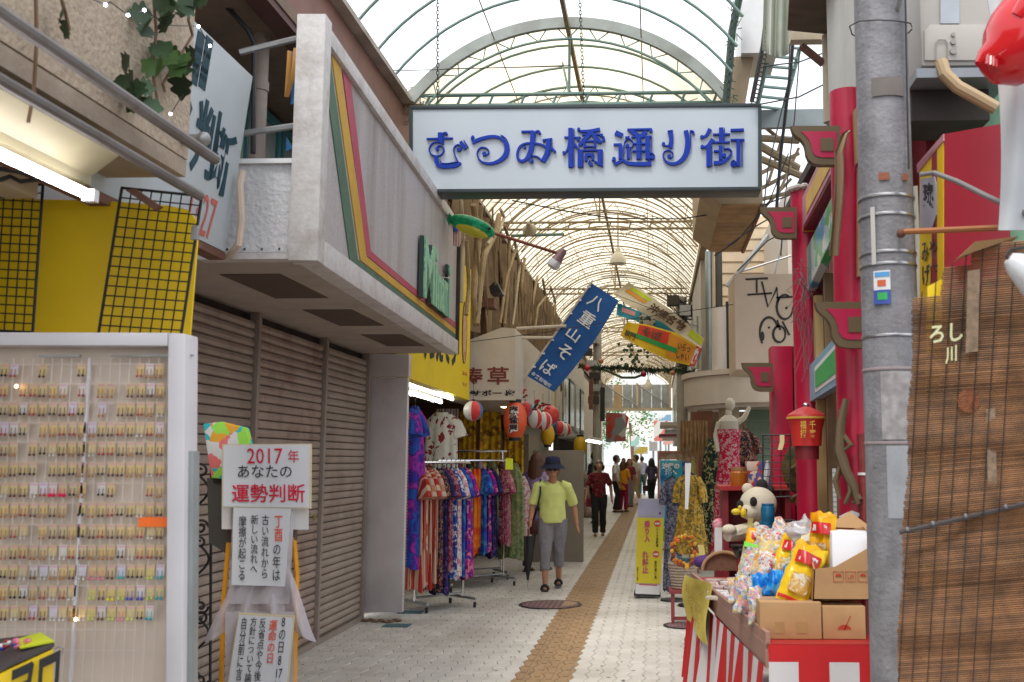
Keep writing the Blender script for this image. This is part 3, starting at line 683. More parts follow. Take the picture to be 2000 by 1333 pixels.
# yellow trinket box, lower left corner
tb = thing('yellow_trinket_box', 'yellow box with black lettering and trinkets on top at the bottom left', 'box', (-2.2, 2.95, .4))
c_ = [A(-60, 1345, 2.9), A(104, 1268, 3.0), A(104, 1400, 3.0), A(-60, 1470, 2.9)]
MB().prism([c_[0], c_[3], c_[2], c_[1]], (-.02, .02, 0)).build('front_panel', M_yellow, tb)
tp = [A(-60, 1338, 2.9), A(106, 1264, 3.0), A(78, 1246, 3.25), A(-60, 1262, 3.35)]
MB().prism(tp, (0, 0, .012)).build('lid', mat('dark_tray', (.06, .05, .05), .5), tb)
MB().prism([tp[1]+V((0, 0, .013)), tp[2]+V((0, 0, .013)), A(30, 1252, 3.25), A(40, 1268, 3.05)], (0, 0, .004)).build('neon_sheet', mat('neon_yellow_card', (.75, .85, .02), .5), tb)
u_ = (c_[1]-c_[0]).normalized(); text('ヲロ', A(22, 1400, 2.94)+V((0, -.01, -.02)), u_*.13, V((0, 0, .15)), M_black, tb, bold=.04)
mb = MB()
for q in range(26):
    p = A(rj.uniform(-40, 60), rj.uniform(1262, 1285), 3.1); mb.k = q % 4; mb.ball(p+V((0, 0, .02)), (.012, .012, .008), 6, 4)
o = mb.build('trinkets', [mat('bead_blue', (.05, .06, .4)), mat('bead_red', (.35, .04, .04)), mat('bead_pink', (.7, .2, .3)), M_white], None, kind='stuff'); tag(recentre(o), 'heap of coloured trinkets on the yellow box', 'trinkets')
tag(recentre(MB().tube([A(106, 1268, 3), A(118, 1262, 3), A(124, 1266, 3), A(122, 1277, 3)], .002, 5).build('wire_hook', M_steel)), 'little wire hook at the corner of the yellow trinket box', 'hook')
# wrought iron scroll gate
ig = thing('scroll_gate', 'black wrought iron gate with scrolls beside the earring board', 'gate', A(390, 1333, 5.6))
def spiral(cx, cy, r, turns, a0, n=24, dirn=1): return [(cx+r*(1-.8*k/n)*math.cos(a0+dirn*turns*2*math.pi*k/n), cy+r*(1-.8*k/n)*math.sin(a0+dirn*turns*2*math.pi*k/n)) for k in range(n+1)]
gY = 5.6
MB().tube([A(372, 900, gY), A(374, 1420, gY)], .014, 6).build('post', M_black, ig); MB().tube([A(413, 905, gY), A(410, 1420, gY)], .008, 6).build('post', M_black, ig)
for (cx, cy, r, a0, dr) in ((392, 920, 16, 3, 1), (392, 1030, 16, 0, -1), (390, 1060, 13, 3, 1), (392, 1185, 15, 0, 1), (392, 1205, 15, 3, -1), (392, 1330, 15, 0, 1), (370, 895, 14, 3, -1)):
    MB().tube([A(x, y, gY) for x, y in spiral(cx, cy, r, 1.4, a0, 20, dr)], .007, 5).build('scroll', M_black, ig)
for y0 in (930, 1065, 1210): MB().tube([A(376+18*math.sin(k/12*2*math.pi)+14, y0+k*9, gY) for k in range(13)], .007, 5).build('scroll', M_black, ig)
# vine with leaves, and fairy lights, on the upper pipe
vn = thing('ivy_vine', 'green leafed vine trailing over the upper canopy pipe', 'vine', A(330, 130, 3.7))
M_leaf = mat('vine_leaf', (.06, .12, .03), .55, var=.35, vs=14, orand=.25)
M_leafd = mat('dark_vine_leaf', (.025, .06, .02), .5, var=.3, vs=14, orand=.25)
M_stem = mat('vine_stem', (.16, .09, .05), .7)
for pth in ([(372, -20), (368, 40), (376, 70), (355, 105), (332, 150)], [(345, 120), (318, 165), (322, 180)], [(300, 0), (305, 60), (300, 150), (310, 215)], [(120, 0), (128, 25), (135, 60)], [(240, 130), (262, 178), (285, 200)], [(70, 0), (72, 80), (66, 180), (55, 240)]):
    MB().tube([AX(x, y, xf+.05) for x, y in pth], .0055, 5).build('stem', M_stem, vn)
def leafmesh(r):
    mb = MB(); pts = []
    for k in range(11):
        t = k/10; w = math.sin(math.pi*t**.8)*(1+.28*math.cos(6*math.pi*t)); pts.append((w*.5, t))
    o = [V((0, 0, 0))]; L = [V((-x*r, .1*r*math.sin(t*3)-.22*x*r, t*r)) for x, t in pts]; Q = [V((x*r, .1*r*math.sin(t*3)-.22*x*r, t*r)) for x, t in pts]; C = [V((0, .1*r*math.sin(t*3), t*r)) for x, t in pts]
    n = len(pts); fs = [(i, i+1, n+i+1, n+i) for i in range(n-1)]+[(n+i, n+i+1, 2*n+i+1, 2*n+i) for i in range(n-1)]
    mb.add(L+C+Q, fs); return mb
lm = None; lv = random.Random(4)
spots = [(300, 110, 1), (318, 128, 1), (340, 122, 1.2), (352, 140, 1.3), (330, 150, 1), (310, 145, .9), (362, 118, .9), (298, 30, 1), (312, 12, 1.1), (330, 22, 1), (352, 8, 1), (340, 0, 1.1), (292, 52, .8), (366, 8, .9), (318, 34, .9), (122, 28, .8), (128, 40, .8), (235, 145, .9), (238, 130, .8), (262, 178, 1.1), (272, 192, 1), (258, 192, 1), (268, 168, .8), (380, 0, 1), (246, 160, .7), (324, 118, .9), (346, 130, 1.1), (358, 152, 1), (366, 136, .9), (305, 132, .9), (300, 18, .9), (322, 8, 1), (345, 16, 1), (362, -4, 1), (290, 40, .9), (335, 136, 1.2), (250, 172, .9), (276, 205, .9), (284, 188, .8), (264, 196, 1)]
ld = {}
for q, (px, py, s_) in enumerate(spots):
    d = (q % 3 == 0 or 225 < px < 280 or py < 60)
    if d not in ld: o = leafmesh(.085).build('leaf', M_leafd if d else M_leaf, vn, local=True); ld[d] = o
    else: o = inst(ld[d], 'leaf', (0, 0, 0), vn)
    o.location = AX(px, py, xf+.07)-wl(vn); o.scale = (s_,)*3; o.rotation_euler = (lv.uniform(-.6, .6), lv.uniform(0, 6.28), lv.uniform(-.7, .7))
fl = thing('fairy_lights', 'string of tiny cool white fairy lights along the canopy pipe', 'fairy lights', A(250, 40, 3.62))
fp = [(160, -10), (206, 10), (215, 4), (250, 30), (282, 20), (330, 50), (388, 52), (410, 90), (380, 150), (333, 223)]
MB().tube([AX(x, y, xf+.08) for x, y in fp], .0022, 4).build('wire', M_wire, fl)
for x, y in ((206, 10), (250, 30), (282, 20), (388, 52), (410, 90), (333, 223)): MB().ball(AX(x, y, xf+.085), .0055, 8, 6).build('bulb', emis('fairy_bulb', (.85, .85, 1), 12), fl)
for x, y in ((32, 755), (148, 1210)): tag(recentre(MB().ball(A(x, y, JY-.03), .006, 8, 6).build('warm_bulb', emis('warm_bulb', (1, .65, .3), 8))), 'tiny warm light over the upper rows of the earring board' if y < 900 else 'tiny warm light among the lowest earring rows', 'bulb')
tag(recentre(MB().tube([A(0, 98, 3.6), A(28, 100, 3.6), A(62, 108, 3.6)], .004, 5).build('twig', M_wire)), 'short dark wire poking across the canopy edge', 'wire')

# ------------------------------------------------------------------ handwritten fortune signs on an easel
ez = thing('sign_easel', 'yellow legged folding stand draped in clear plastic behind the fortune signs', 'stand', AZ(510, 1440))
EY = 5.0
M_eyel = mat('amber_paint', (.7, .3, .01), .4)
for l in ([(447, 1060), (436, 1180), (430, 1420)], [(574, 1050), (580, 1120), (572, 1420)]):
    MB().tube([A(x, y, EY+.08) for x, y in l], .013, 8).build('leg', M_eyel, ez)
MB().tube([A(446, 1062, EY+.08), A(448, 1030, EY+.08), A(465, 1020, EY+.08), A(560, 1018, EY+.08), A(576, 1028, EY+.08), A(576, 1055, EY+.08)], .012, 8).build('top_bar', mat('brown_bar', (.1, .06, .045), .5), ez)
def sheetg(fn, name, m, parent, nu=14, nv=14): return MB().grid(fn, nu, nv).build(name, m, parent)
M_film = mat('clear_plastic_film', (.6, .57, .62), .12, var=.12, vs=6, alpha=.62)
def skirt(u, v):
    x = 512+(u-.5)*(70+150*v)+(4*math.sin(v*5)); y = 1075+v*(150-60*math.cos((u-.5)*6)*.5)
    return A(x, y, EY+.03-.04*math.sin(u*23)*v-.03*v)
sheetg(skirt, 'plastic_drape', M_film, ez, 40, 14)
sheetg(lambda u, v: A(455+u*120-v*10, 1000+v*180, EY-.012-.012*math.sin(u*14+v*6)), 'plastic_sleeve', M_film, ez, 24, 16)
sheetg(lambda u, v: A(440+u*135, 1195+v*240, EY-.012-.015*math.sin(u*9+v*8)), 'plastic_sleeve', M_film, ez, 24, 12)
M_paper = mat('white_paper', (.66, .68, .73), .7, var=.03); M_board = mat('cream_card_edge', (.62, .55, .36), .7)
M_ink = mat('black_ink', (.02, .02, .025), .6); M_rink = mat('red_marker_ink', (.62, .015, .05), .6); M_oink = mat('orange_red_ink', (.75, .12, .07), .6)
def papersign(name, label, cs, Y, thick=.012, edge=True):
    t = thing(name, label, 'sign', A((cs[3][0]+cs[2][0])/2, cs[2][1], Y))
    c = [A(x, y, Y) for x, y in cs]
    MB().prism([c[0], c[3], c[2], c[1]], (0, thick, 0)).build('card', M_board if edge else M_paper, t)
    if edge:
        ctr = sum(c, V())/4; d = [ctr+(p-ctr)*.965+V((0, -.002, 0)) for p in c]
        MB().prism([d[0], d[3], d[2], d[1]], (0, .001, 0)).build('sheet', M_paper, t)
    return t
def ptext(t, s, x0, y0, x1, y1, Y, m, bold=.0, skew=0):
    o = A(x0+skew, y1, Y); r = A(x1+skew, y1, Y)-o; u = A(x0, y0, Y)-A(x0+skew, y1, Y); return text(s, o, r, u, m, t, depth=.001, bold=bold, spacing=.95)
tag(recentre(MB().prism([A(433, 985, EY+.03), A(433, 1034, EY+.03), A(602, 1035, EY+.03), A(602, 985, EY+.03)], (0, .006, 0)).build('backing_card', M_white)), 'plain white card behind the middle fortune sign', 'card')
t = papersign('handwritten_sign', 'white card reading 2017 in red marker at the head of the stand', [(434, 868), (608, 867), (607, 994), (433, 992)], EY-.03)
ptext(t, '2017', 483, 876, 552, 906, EY-.034, M_rink); ptext(t, '年', 563, 879, 584, 904, EY-.034, M_rink)
ptext(t, 'あなたの', 465, 909, 570, 933, EY-.034, M_ink); ptext(t, '運勢判断', 453, 946, 596, 982, EY-.034, M_rink, .01)
t = papersign('handwritten_sign', 'white sheet of vertical handwriting with red opening in the middle of the stand', [(456, 992), (568, 994), (556, 1146), (452, 1143)], EY-.03, .004, False)
Yt = EY-.034
ptext(t, '丁\n酉', 537, 1008, 552, 1058, Yt, M_oink, .01); ptext(t, 'の\n年\nは', 534, 1064, 549, 1134, Yt, M_ink, 0, -2)
ptext(t, '古\nい\n流\nれ\nか\nら', 512, 1006, 526, 1130, Yt, M_ink, 0, -2); ptext(t, '新\nし\nい\n流\nれ\nへ', 491, 1006, 505, 1118, Yt, M_ink, 0, -2); ptext(t, '摩\n擦\nが\n起\nこ\nる', 467, 1008, 482, 1133, Yt, M_ink, 0, -2)
t = papersign('handwritten_sign', 'lowest white card of handwriting listing lucky days on the stand', [(466, 1197), (575, 1203), (552, 1440), (428, 1440)], EY-.06, .01)
Yt = EY-.065
ptext(t, '8\nの\n日\n8\n17\n26', 548, 1206, 562, 1350, Yt, M_ink, 0, -14); ptext(t, '運\n命\nの\n日', 527, 1212, 543, 1296, Yt, M_oink, .01, -8)
ptext(t, '反\n省\n点\nや\n今\n後\nの', 508, 1208, 521, 1350, Yt, M_ink, 0, -14); ptext(t, '方\n針\nに\nつ\nい\nて\n論\n理', 490, 1206, 503, 1350, Yt, M_ink, 0, -14); ptext(t, '自\n分\n前\nに\n言', 472, 1206, 484, 1330, Yt, M_ink, 0, -12)
# patterned paper fan bag behind the top sign
M_fan = fabric('white_lime_coral_print', [(.7, .7, .7), (.35, .75, .1), (.7, .7, .7), (.8, .2, .2), (.05, .5, .55), (.7, .7, .7), (.8, .4, .05)], 16, .6, 'floral')
tag(recentre(MB().prism([A(396, 828, EY+.1), A(432, 824, EY+.1), A(480, 836, EY+.1), A(488, 868, EY+.1), A(470, 940, EY+.1), A(412, 934, EY+.1)][::-1], (0, .05, 0)).build('printed_bag', M_fan, bevel=.008)), 'white bag with lime and coral print behind the red 2017 card', 'bag')
tag(recentre(MB().prism([A(404, 934, EY+.12), A(470, 938, EY+.12), A(470, 1100, EY+.12), A(408, 1060, EY+.12)][::-1], (0, .06, 0)).build('dark_bag', mat('dark_grey_cloth', (.06, .055, .05), .9))), 'dark grey cloth bag hanging behind the fortune signs', 'bag')
# ================================================================== middle left: clothes shop
M_tanw = mat('tan_render', (.44, .33, .22), .8, var=.08, dirt=.4, dcol=(.22, .15, .1), streak=True)
M_whitebox = mat('cream_white_sign_box', (.6, .54, .47), .55, var=.05, dirt=.25, dcol=(.4, .33, .26), ds=2, streak=True)
cs = thing('clothes_shop', 'open fronted clothes shop with yellow hangings behind the garment racks', 'shop', (-2.9, 12, 0))
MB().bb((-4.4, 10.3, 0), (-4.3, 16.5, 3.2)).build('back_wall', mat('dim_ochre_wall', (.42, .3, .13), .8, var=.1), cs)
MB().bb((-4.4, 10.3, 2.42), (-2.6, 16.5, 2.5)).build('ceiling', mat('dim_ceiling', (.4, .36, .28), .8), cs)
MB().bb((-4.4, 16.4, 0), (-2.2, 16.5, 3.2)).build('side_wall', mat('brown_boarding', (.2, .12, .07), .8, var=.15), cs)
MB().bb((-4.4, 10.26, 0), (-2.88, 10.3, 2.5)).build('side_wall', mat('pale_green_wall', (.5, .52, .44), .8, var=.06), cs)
MB().bb((-2.35, 16.2, 0), (-2.2, 16.4, 2.5)).build('post', mat('brown_post', (.2, .12, .06), .7, var=.15), cs)
MB().bb((-2.9, 14.9, 0), (-2.8, 16.2, 2.1)).build('door_panel', mat('reddish_wood', (.17, .06, .025), .6, var=.25), cs)
# yellow cloths hung side by side at the back
M_ych = fabric('mustard_batik', [(.62, .36, .02), (.68, .42, .03), (.5, .26, .02), (.66, .4, .02), (.25, .13, .02)], 15, .8, 'floral')
def cloth(c, w, h, n=5, amp=.02, d=V((1, 0, 0)), nrm=V((0, 1, 0))):
    c = V(c); return MB().grid(lambda u, v: c+d*((u-.5)*w)+V((0, 0, -h*v))+nrm*(amp*math.sin(u*n*2*math.pi)*(.3+.7*v)), 36, 8, nrm*.004)
for q, (px0, px1) in enumerate(((898, 930), (936, 976), (982, 1020))):
    p0, p1 = A(px0, 805, 14.6), A(px1, 805, 14.6)
    o = cloth(((p0.x+p1.x)/2, 14.6+.1*q, 2.2), p1.x-p0.x, 1.15, 3, .025).build('hanging_cloth', M_ych)
    tag(recentre(o), 'mustard batik cloth hung behind the racks, ' + ['nearest the white mannequin dress', 'between its two yellow neighbours', 'nearest the orange lantern'][q], 'cloth', 'mustard cloths at the back of the clothes shop')
o = cloth(A(872, 880, 13.6)+V((0, 0, .55)), .3, .95, 3, .02).build('hanging_cloth', fabric('lilac_white_stripes', [(.5, .38, .42), (.7, .66, .6), (.3, .12, .2), (.72, .7, .66)], 13, .8, 'stripe')); tag(recentre(o), 'lilac and white striped cloth between the flowered dress and the yellow cloths', 'cloth')
# strip lights
M_tube = emis('lit_strip', (1, .99, .92), 7)
for q, (xa, ya, xb, yb2, Y) in enumerate(((797, 748, 884, 780, 10.6), (797, 766, 862, 786, 10.9))):
    t = thing('strip_light', ['longer', 'shorter'][q]+' lit strip light under the yellow shop sign', 'lamp', A(xa, ya, Y), 'strip lights under the yellow sign')
    p = A(xa-20, ya-4, Y); p2 = A(xb, yb2, Y+.9)
    MB().tube([p+V((0, 0, .05)), p2+V((0, 0, .05))], .03, 8).build('fitting', M_white, t); MB().tube([p, p2], .018, 8).build('tube', M_tube, t)
    for k in (.3, .8): MB().lathe([(.03, -.01), (.03, .01)], p.lerp(p2, k), 10, Matrix.Rotation(R(90), 3, 'X')).build('clip', M_white, t)
wl1 = A(985, 790, 13.8); tag(recentre(MB().ball(wl1, (.07, .07, .05), 12, 8).build('warm_lamp', emis('warm_lamp', (1, .8, .4), 9))), 'warm yellow lamp glowing behind the orange lantern', 'lamp')
# yellow shop sign
ys = thing('yellow_shop_sign', 'tall yellow sign with dark kana under and beyond the white fascia', 'sign', (-2.3, 11, 2.2))
b0, b1 = A(796, 738, 9.95), A(916, 782, 12.0)
zt2 = A(917, 527, 12.0).z
dn = V((b1.y-b0.y, b0.x-b1.x, 0)).normalized()
MB().prism([b0, b1, V((b1.x, b1.y, zt2)), V((b0.x, b0.y, zt2))], -dn*.12).build('panel', mat('chrome_yellow_sign', (.82, .62, .012), .45, var=.03, dirt=.1), ys)
M_navy = mat('navy_lettering', (.02, .03, .06), .5)
ux = (b1-b0); uh = V((ux.x, ux.y, 0))
def YP(u, z, o=.003): p = b0+uh*u+dn*o; return V((p.x, p.y, z))
text('つくらえてう', YP(.04, b0.z+.23), uh*.7, V((0, 0, .42)), M_navy, ys, depth=.003, bold=.05)
for q, (u, z) in enumerate(((.86, 2.55), (.86, 2.42))): text('おみやげ'[q*2:q*2+2], YP(u, z-.07), uh*.09, V((0, 0, .05)), M_redp, ys, depth=.002)
ov = [(YP(.885, 2.62+.0, .006)+uh*(.04*math.cos(k*math.pi/12))+V((0, 0, .36+(.36*math.sin(k*math.pi/12))))) for k in range(24)]
MB().prism(ov, dn*.003).build('paper_strip', fabric('red_white_glitter', [(.62, .5, .4), (.5, .1, .07), (.6, .45, .3), (.6, .3, .15)], 9, .3, 'noise'), ys)
MB().tube(ov+[ov[0]], .006, 5).build('paper_edge', M_rust, ys)
text('やすい\nおみせ', YP(.868, 2.62), uh*.035, V((0, 0, .5)), M_ink, ys, depth=.002)
# white box sign with medicine characters
wb = thing('white_box_sign', 'cream gabled box sign with maroon characters above the lantern row', 'sign', (-2, 13, 2.2))
WY = 12.25
f = [A(880, 782, WY), A(1006, 782, WY), A(1006, 642, WY), A(980, 640, WY), A(918, 664, WY), A(880, 690, WY)]
f[0].x = f[5].x = -2.5
MB().prism(f, (0, 4.1, 0)).build('box', M_whitebox, wb)
M_mar = mat('maroon_lettering', (.2, .035, .03), .6)
def wt(s, x0, y0, x1, y1, b=.02): o = A(x0, y1, WY-.003); text(s, o, A(x1, y1, WY-.003)-o, A(x0, y0, WY-.003)-o, M_mar if y1 < 760 else M_ink, wb, depth=.002, bold=b)
wt('寿', 908, 718, 943, 753); wt('草', 952, 717, 994, 752); wt('サポート', 920, 762, 1000, 774, .03)
mb = MB(); rg = random.Random(2)
for q in range(40): mb.ball(A(rg.choice([922, 996])+rg.gauss(0, 5), 768+rg.gauss(0, 3), WY-.004), .008, 5, 3)
mb.build('spray_dots', M_ink, wb, smooth=False, kind='stuff')
# next facades, receding
def facade(name, label, x, y0, y1, z0, z1, m, extra=None, dx=.5):
    t = thing(name, label, 'building', (x, y0, 0)); MB().bb((x-dx, y0, z0), (x, y1, z1)).build('wall', m, t)
    if extra: extra(t)
    return t
M_paleb = mat('pale_grey_boarding', (.5, .45, .39), .7, var=.1, dirt=.35, dcol=(.3, .24, .18), streak=True)
M_dkw = mat('dark_window_glass', (.12, .14, .15), .2, var=.3)
def fx1(t):
    for y in (16.5, 17.7, 18.9): MB().bb((-2.2, y, 2.35), (-2.185, y+1.15, 3.45)).build('board', M_paleb, t)
    f = MB().bb((-2.2, 20.3, 2.55), (-2.17, 21.3, 3.4)).build('window', M_rust, t); MB().bb((-2.171, 20.36, 2.6), (-2.165, 21.24, 3.35)).build('pane', mat('notice_pane', (.6, .58, .54), .4, var=.2, vs=9), f)
    f = MB().bb((-2.2, 22.2, 2.3), (-2.17, 23.6, 3.3)).build('window', mat('yellowed_frame', (.5, .4, .2), .6), t); MB().bb((-2.171, 22.3, 2.38), (-2.165, 23.5, 3.22)).build('pane', M_paleb, f)
    MB().bb((-2.6, 16.5, 0), (-2.5, 24, 2.2)).build('shutter', mat('grey_green_shutter', (.23, .23, .19), .6, var=.1), t)
    MB().bb((-2.55, 16.55, 0), (-2.05, 17.9, 1.92)).build('side_board', mat('taupe_board', (.27, .235, .19), .7, var=.06), t)
facade('boarded_building', 'pale boarded shop building behind the row of round lanterns', -2.2, 16.5, 24, 2.2, 3.5, M_whitebox, fx1)
def fx2(t):
    for q in range(4):
        y = 24.4+q*1.9; f = MB().bb((-2.25, y, 2.3), (-2.2, y+1.4, 3.6)).build('window', M_black if q % 2 else M_steel, t); MB().bb((-2.201, y+.1, 2.4), (-2.195, y+1.3, 3.5)).build('pane', M_pane, f)
    MB().bb((-2.4, 24, .0), (-2.3, 32, 2.1)).build('shopfront', M_dkbrown, t)
    MB().bb((-2.3, 24.1, 2.02), (-1.75, 31.5, 2.07)).build('awning', mat('grey_awning', (.25, .25, .25), .6), t)
facade('narrow_building', 'narrow grey building with tall windows farther down the left row', -2.25, 24, 32, 2.1, 4.4, mat('grey_tile_wall', (.42, .4, .37), .7, var=.15, vs=9), fx2)
def fx3(t):
    MB().bb((-2.32, 32.3, 0), (-2.25, 44, 2.3)).build('shopfront', mat('pale_shopfront', (.5, .52, .5), .5, var=.25, vs=2), t)
    for y in (33, 36, 39, 42): MB().bb((-2.24, y, .1), (-2.2, y+1.6, 2.2)).build('display_window', M_pane, t)
facade('far_left_building', 'farthest pale shop building of the left row near the bright street', -2.3, 32, 44.5, 2.3, 4.4, M_paleb, fx3)
# upper wall behind the eaves and hanging tarps
uw = thing('left_upper_wall', 'dim brown upper wall hung with sagging tarps beneath the eaves', 'building', (-2.9, 20, 2.5))
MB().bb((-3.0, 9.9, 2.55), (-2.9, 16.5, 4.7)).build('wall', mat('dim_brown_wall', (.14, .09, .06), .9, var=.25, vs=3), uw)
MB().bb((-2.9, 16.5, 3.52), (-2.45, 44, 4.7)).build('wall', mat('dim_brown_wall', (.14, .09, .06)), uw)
M_tarp = mat('sagging_brown_tarp', (.22, .15, .085), .8, var=.3, vs=3.5, dirt=.5, dcol=(.09, .055, .035), ds=4, bump=.6, bs=14)
for q in range(8):
    y0 = 11.0+q*1.75
    o = MB().grid(lambda u, v, y0=y0, q=q: V((-2.2-.06*math.sin(v*2.2+q)-.09*math.sin(u*math.pi)*v+(.02+.05*v)*math.sin(u*21+q+v)+.03*math.sin(u*37+q*2), y0-.06+u*1.87, 4.7-v*(1.5+.06*math.sin(q*2.1)+.07*math.sin(u*9+q)+.05*math.sin(u*23)))), 48, 14, (-.01, 0, 0)).build('tarp', M_tarp)
    tag(recentre(o), ['sagging brown tarp under the eave nearest the green fish', 'second brown tarp bulging under the eave', 'third brown tarp with a deep fold under the eave', 'fourth brown tarp hanging behind the blue banner pole', 'fifth brown tarp farther along the eave', 'sixth brown tarp, sagging beyond the blue banner', 'seventh brown tarp along the eave, above the boarded shop', 'farthest brown tarp hanging under the eave'][q], 'tarp', 'tarps under the left eave')
M_hose = mat('corrugated_straw_hose', (.33, .24, .13), .6, var=.2, dirt=.5, dcol=(.16, .1, .055), ds=8)
hz = [[(900, 390), (905, 470), (900, 600)], [(925, 400), (935, 470), (925, 580), (930, 640)], [(975, 420), (968, 455), (945, 500), (938, 560), (930, 640)], [(985, 440), (995, 470), (992, 560), (985, 640)], [(1005, 470), (1015, 520), (1008, 580), (1000, 640)], [(1025, 505), (1018, 560), (1022, 640)], [(1050, 540), (1042, 580), (1035, 640)], [(1060, 545), (1066, 580), (1050, 600), (1044, 650)], [(978, 410), (985, 425), (975, 450), (950, 480)], [(1075, 560), (1085, 590), (1078, 640)], [(1010, 480), (990, 540), (975, 640)], [(912, 470), (916, 560), (910, 620)]]
for q, l in enumerate(hz):
    Y = 11.2+q*.25; mb = MB(); pts = [AX(x, y, -2.06+.02*(q % 3)) for x, y in l]; dense = []
    for i in range(len(pts)-1):
        for k in range(14): dense.append(pts[i].lerp(pts[i+1], k/14))
    for _ in range(3): dense = [dense[0]]+[(dense[i-1]+dense[i]*2+dense[i+1])/4 for i in range(1, len(dense)-1)]+[dense[-1]]
    r0 = .034 if q in (1, 2) else .021
    mb.tube(dense, [r0*(1+.16*(i % 2)) for i in range(len(dense))], 8)
    tag(recentre(mb.build('hanging_hose', M_hose if q % 4 else mat('tan_pipe', (.5, .42, .3), .6, var=.1, dirt=.3))), ['straight tan pipe at the near end of the tarps', 'fat corrugated hose beside the green fish', 'fat hose bending away under the green fish tail', 'corrugated hose falling from the eave corner', 'tan pipe in the middle of the tarp wall', 'corrugated hose left of the banner pole', 'hose hanging close to the banner pole', 'hose looping behind the blue banner pole', 'tan elbow pipe over the gutter corner', 'farthest hose under the eave', 'hose slanting across the tarps', 'thin hose just beyond the yellow sign'][q], 'hose', 'hoses hanging under the left eave')
rg = random.Random(41); mb = MB()
for q in range(46):
    y = rg.uniform(11.2, 22); z = rg.uniform(3.9, 4.65); l = rg.uniform(.5, 1.3); x = -2.05+rg.uniform(-.06, .05); w = rg.uniform(-.3, .3)
    mb.tube([(x, y, z), (x+rg.uniform(-.03, .05), y+w*.5, z-l*.5), (x+rg.uniform(-.03, .05), y+w, z-l)], rg.uniform(.005, .014), 5)
o = mb.build('dangling_cords', mat('dusty_brown_cord', (.2, .14, .08), .8, var=.4, vs=6), None, kind='stuff'); tag(recentre(o), 'mass of dusty cords dangling in front of the brown tarps', 'cords')
tag(recentre(MB().prism([A(955, 560, 13), A(968, 548, 13), A(982, 575, 13), A(980, 572, 13), A(958, 574, 13)], (0, .3, 0)).build('speaker_horn', M_black)), 'black box horn fixed among the hoses under the eave', 'speaker')
tag(recentre(MB().bb(tuple(A(918, 600, 12.6)), tuple(A(972, 590, 12.9))).build('shelf_board', M_rust)), 'rusty shelf board among the hoses above the white box sign', 'shelf')
# wires and garland mass along the gutter
mb = MB(); rg = random.Random(8)
for q in range(46):
    x, y = rg.uniform(795, 812), rg.uniform(170, 220); p = A(x, y, 9.0); mb.tube([p, p+V((rg.uniform(-.1, .1), 0, rg.uniform(-.12, .05))), p+V((rg.uniform(-.15, .15), .05, rg.uniform(-.25, .02)))], .004, 4)
o = mb.build('dry_creeper', mat('dry_straw', (.35, .25, .15), .9), None, kind='stuff'); tag(recentre(o), 'tangle of dry straw creeper at the gutter end beside the big sign', 'creeper')
mb = MB()
for q in range(60):
    x = rg.uniform(862, 905); y = rg.uniform(378, 432); p = A(x, y, 10.0); mb.tube([p, p+V((rg.uniform(-.04, .04), 0, -.12)), p+V((rg.uniform(-.1, .1), .05, -rg.uniform(.2, .4)))], .003, 4)
o = mb.build('dry_creeper', mat('dry_straw', (.35, .25, .15), .9), None, kind='stuff'); tag(recentre(o), 'brown creeper stems hanging behind the fascia end above the yellow sign', 'creeper')
# green fish streamer on the rusty pole lamp
fs = thing('fish_windsock', 'inflated green and yellow fish hung over the end of the white fascia', 'windsock', A(925, 445, 9.0))
c = A(922, 442, 9.0); dirv = (A(968, 462, 9.2)-A(880, 420, 8.9)).normalized(); ang = math.atan2(-dirv.z, dirv.x)
M_ = Matrix.Rotation(ang, 3, 'Y'); mb = MB()
mb.ball(c, (.22, .09, .085), 20, 12, M_); 
o = mb.build('body', fabric('fish_scales', [(.01, .3, .12), (.015, .36, .14), (.008, .24, .09), (.02, .42, .2)], 30, .25, 'floral'), fs)
MB().ball(c+V((-.0, -.012, -.035)), (.17, .08, .06), 18, 10, M_).build('belly', mat('fish_belly', (.55, .5, .03), .3), fs)
MB().ball(A(956, 447, 8.92), .016, 8, 6).build('eye', M_black, fs)
MB().prism([A(884, 425, 9.0), A(878, 416, 9.0), A(872, 428, 9.0), A(876, 440, 9.0)], (0, .03, 0)).build('tail', mat('fish_green', (.01, .3, .12), .3), fs)
pl = thing('pole_lamp', 'spotlight at the end of a long rust red pole over the street', 'lamp', A(1086, 505, 9.6))
MB().tube([A(876, 428, 9.3), A(1092, 496, 9.7)], .016, 8).build('pole', mat('rust_red_pole', (.2, .05, .03), .6, var=.2), pl)
lp = A(1087, 509, 9.7); Mh = Matrix.Rotation(R(35), 3, 'Y')
MB().lathe([(.03, .13), (.04, .1), (.045, .04), (.06, .0)], lp, 14, Mh).build('lamp_holder', mat('plum_holder', (.2, .1, .12), .5), pl)
MB().lathe([(.05, .01), (.066, -.04), (.06, -.075), (.03, -.09), (.001, -.095)], lp, 14, Mh).build('bulb', mat('lamp_glass', (.6, .6, .62), .1, var=.1), pl)
fg = thing('small_flag', 'small drooping striped flag at the far end of the white fascia', 'flag', A(890, 460, 9.2))
fl_ = [A(884, 432, 9.2), A(896, 440, 9.2), A(903, 462, 9.2), A(897, 482, 9.2), A(885, 480, 9.2)]
MB().prism(fl_, (0, .012, 0)).build('cloth', fabric('faded_stripes', [(.5, .22, .2), (.6, .5, .45)], 42, .8, 'stripe', ax=0), fg)
MB().prism([fl_[0]+V((0, -.004, 0)), fl_[1]+V((0, -.004, 0)), A(894, 452, 9.19), A(885, 454, 9.19)], (0, .003, 0)).build('canton', mat('flag_blue', (.03, .06, .3), .8), fg)
ls = thing('loudspeaker', 'small horn loudspeaker clamped to the roof truss', 'loudspeaker', A(1034, 445, 14.2))
c = A(1034, 446, 14.1)
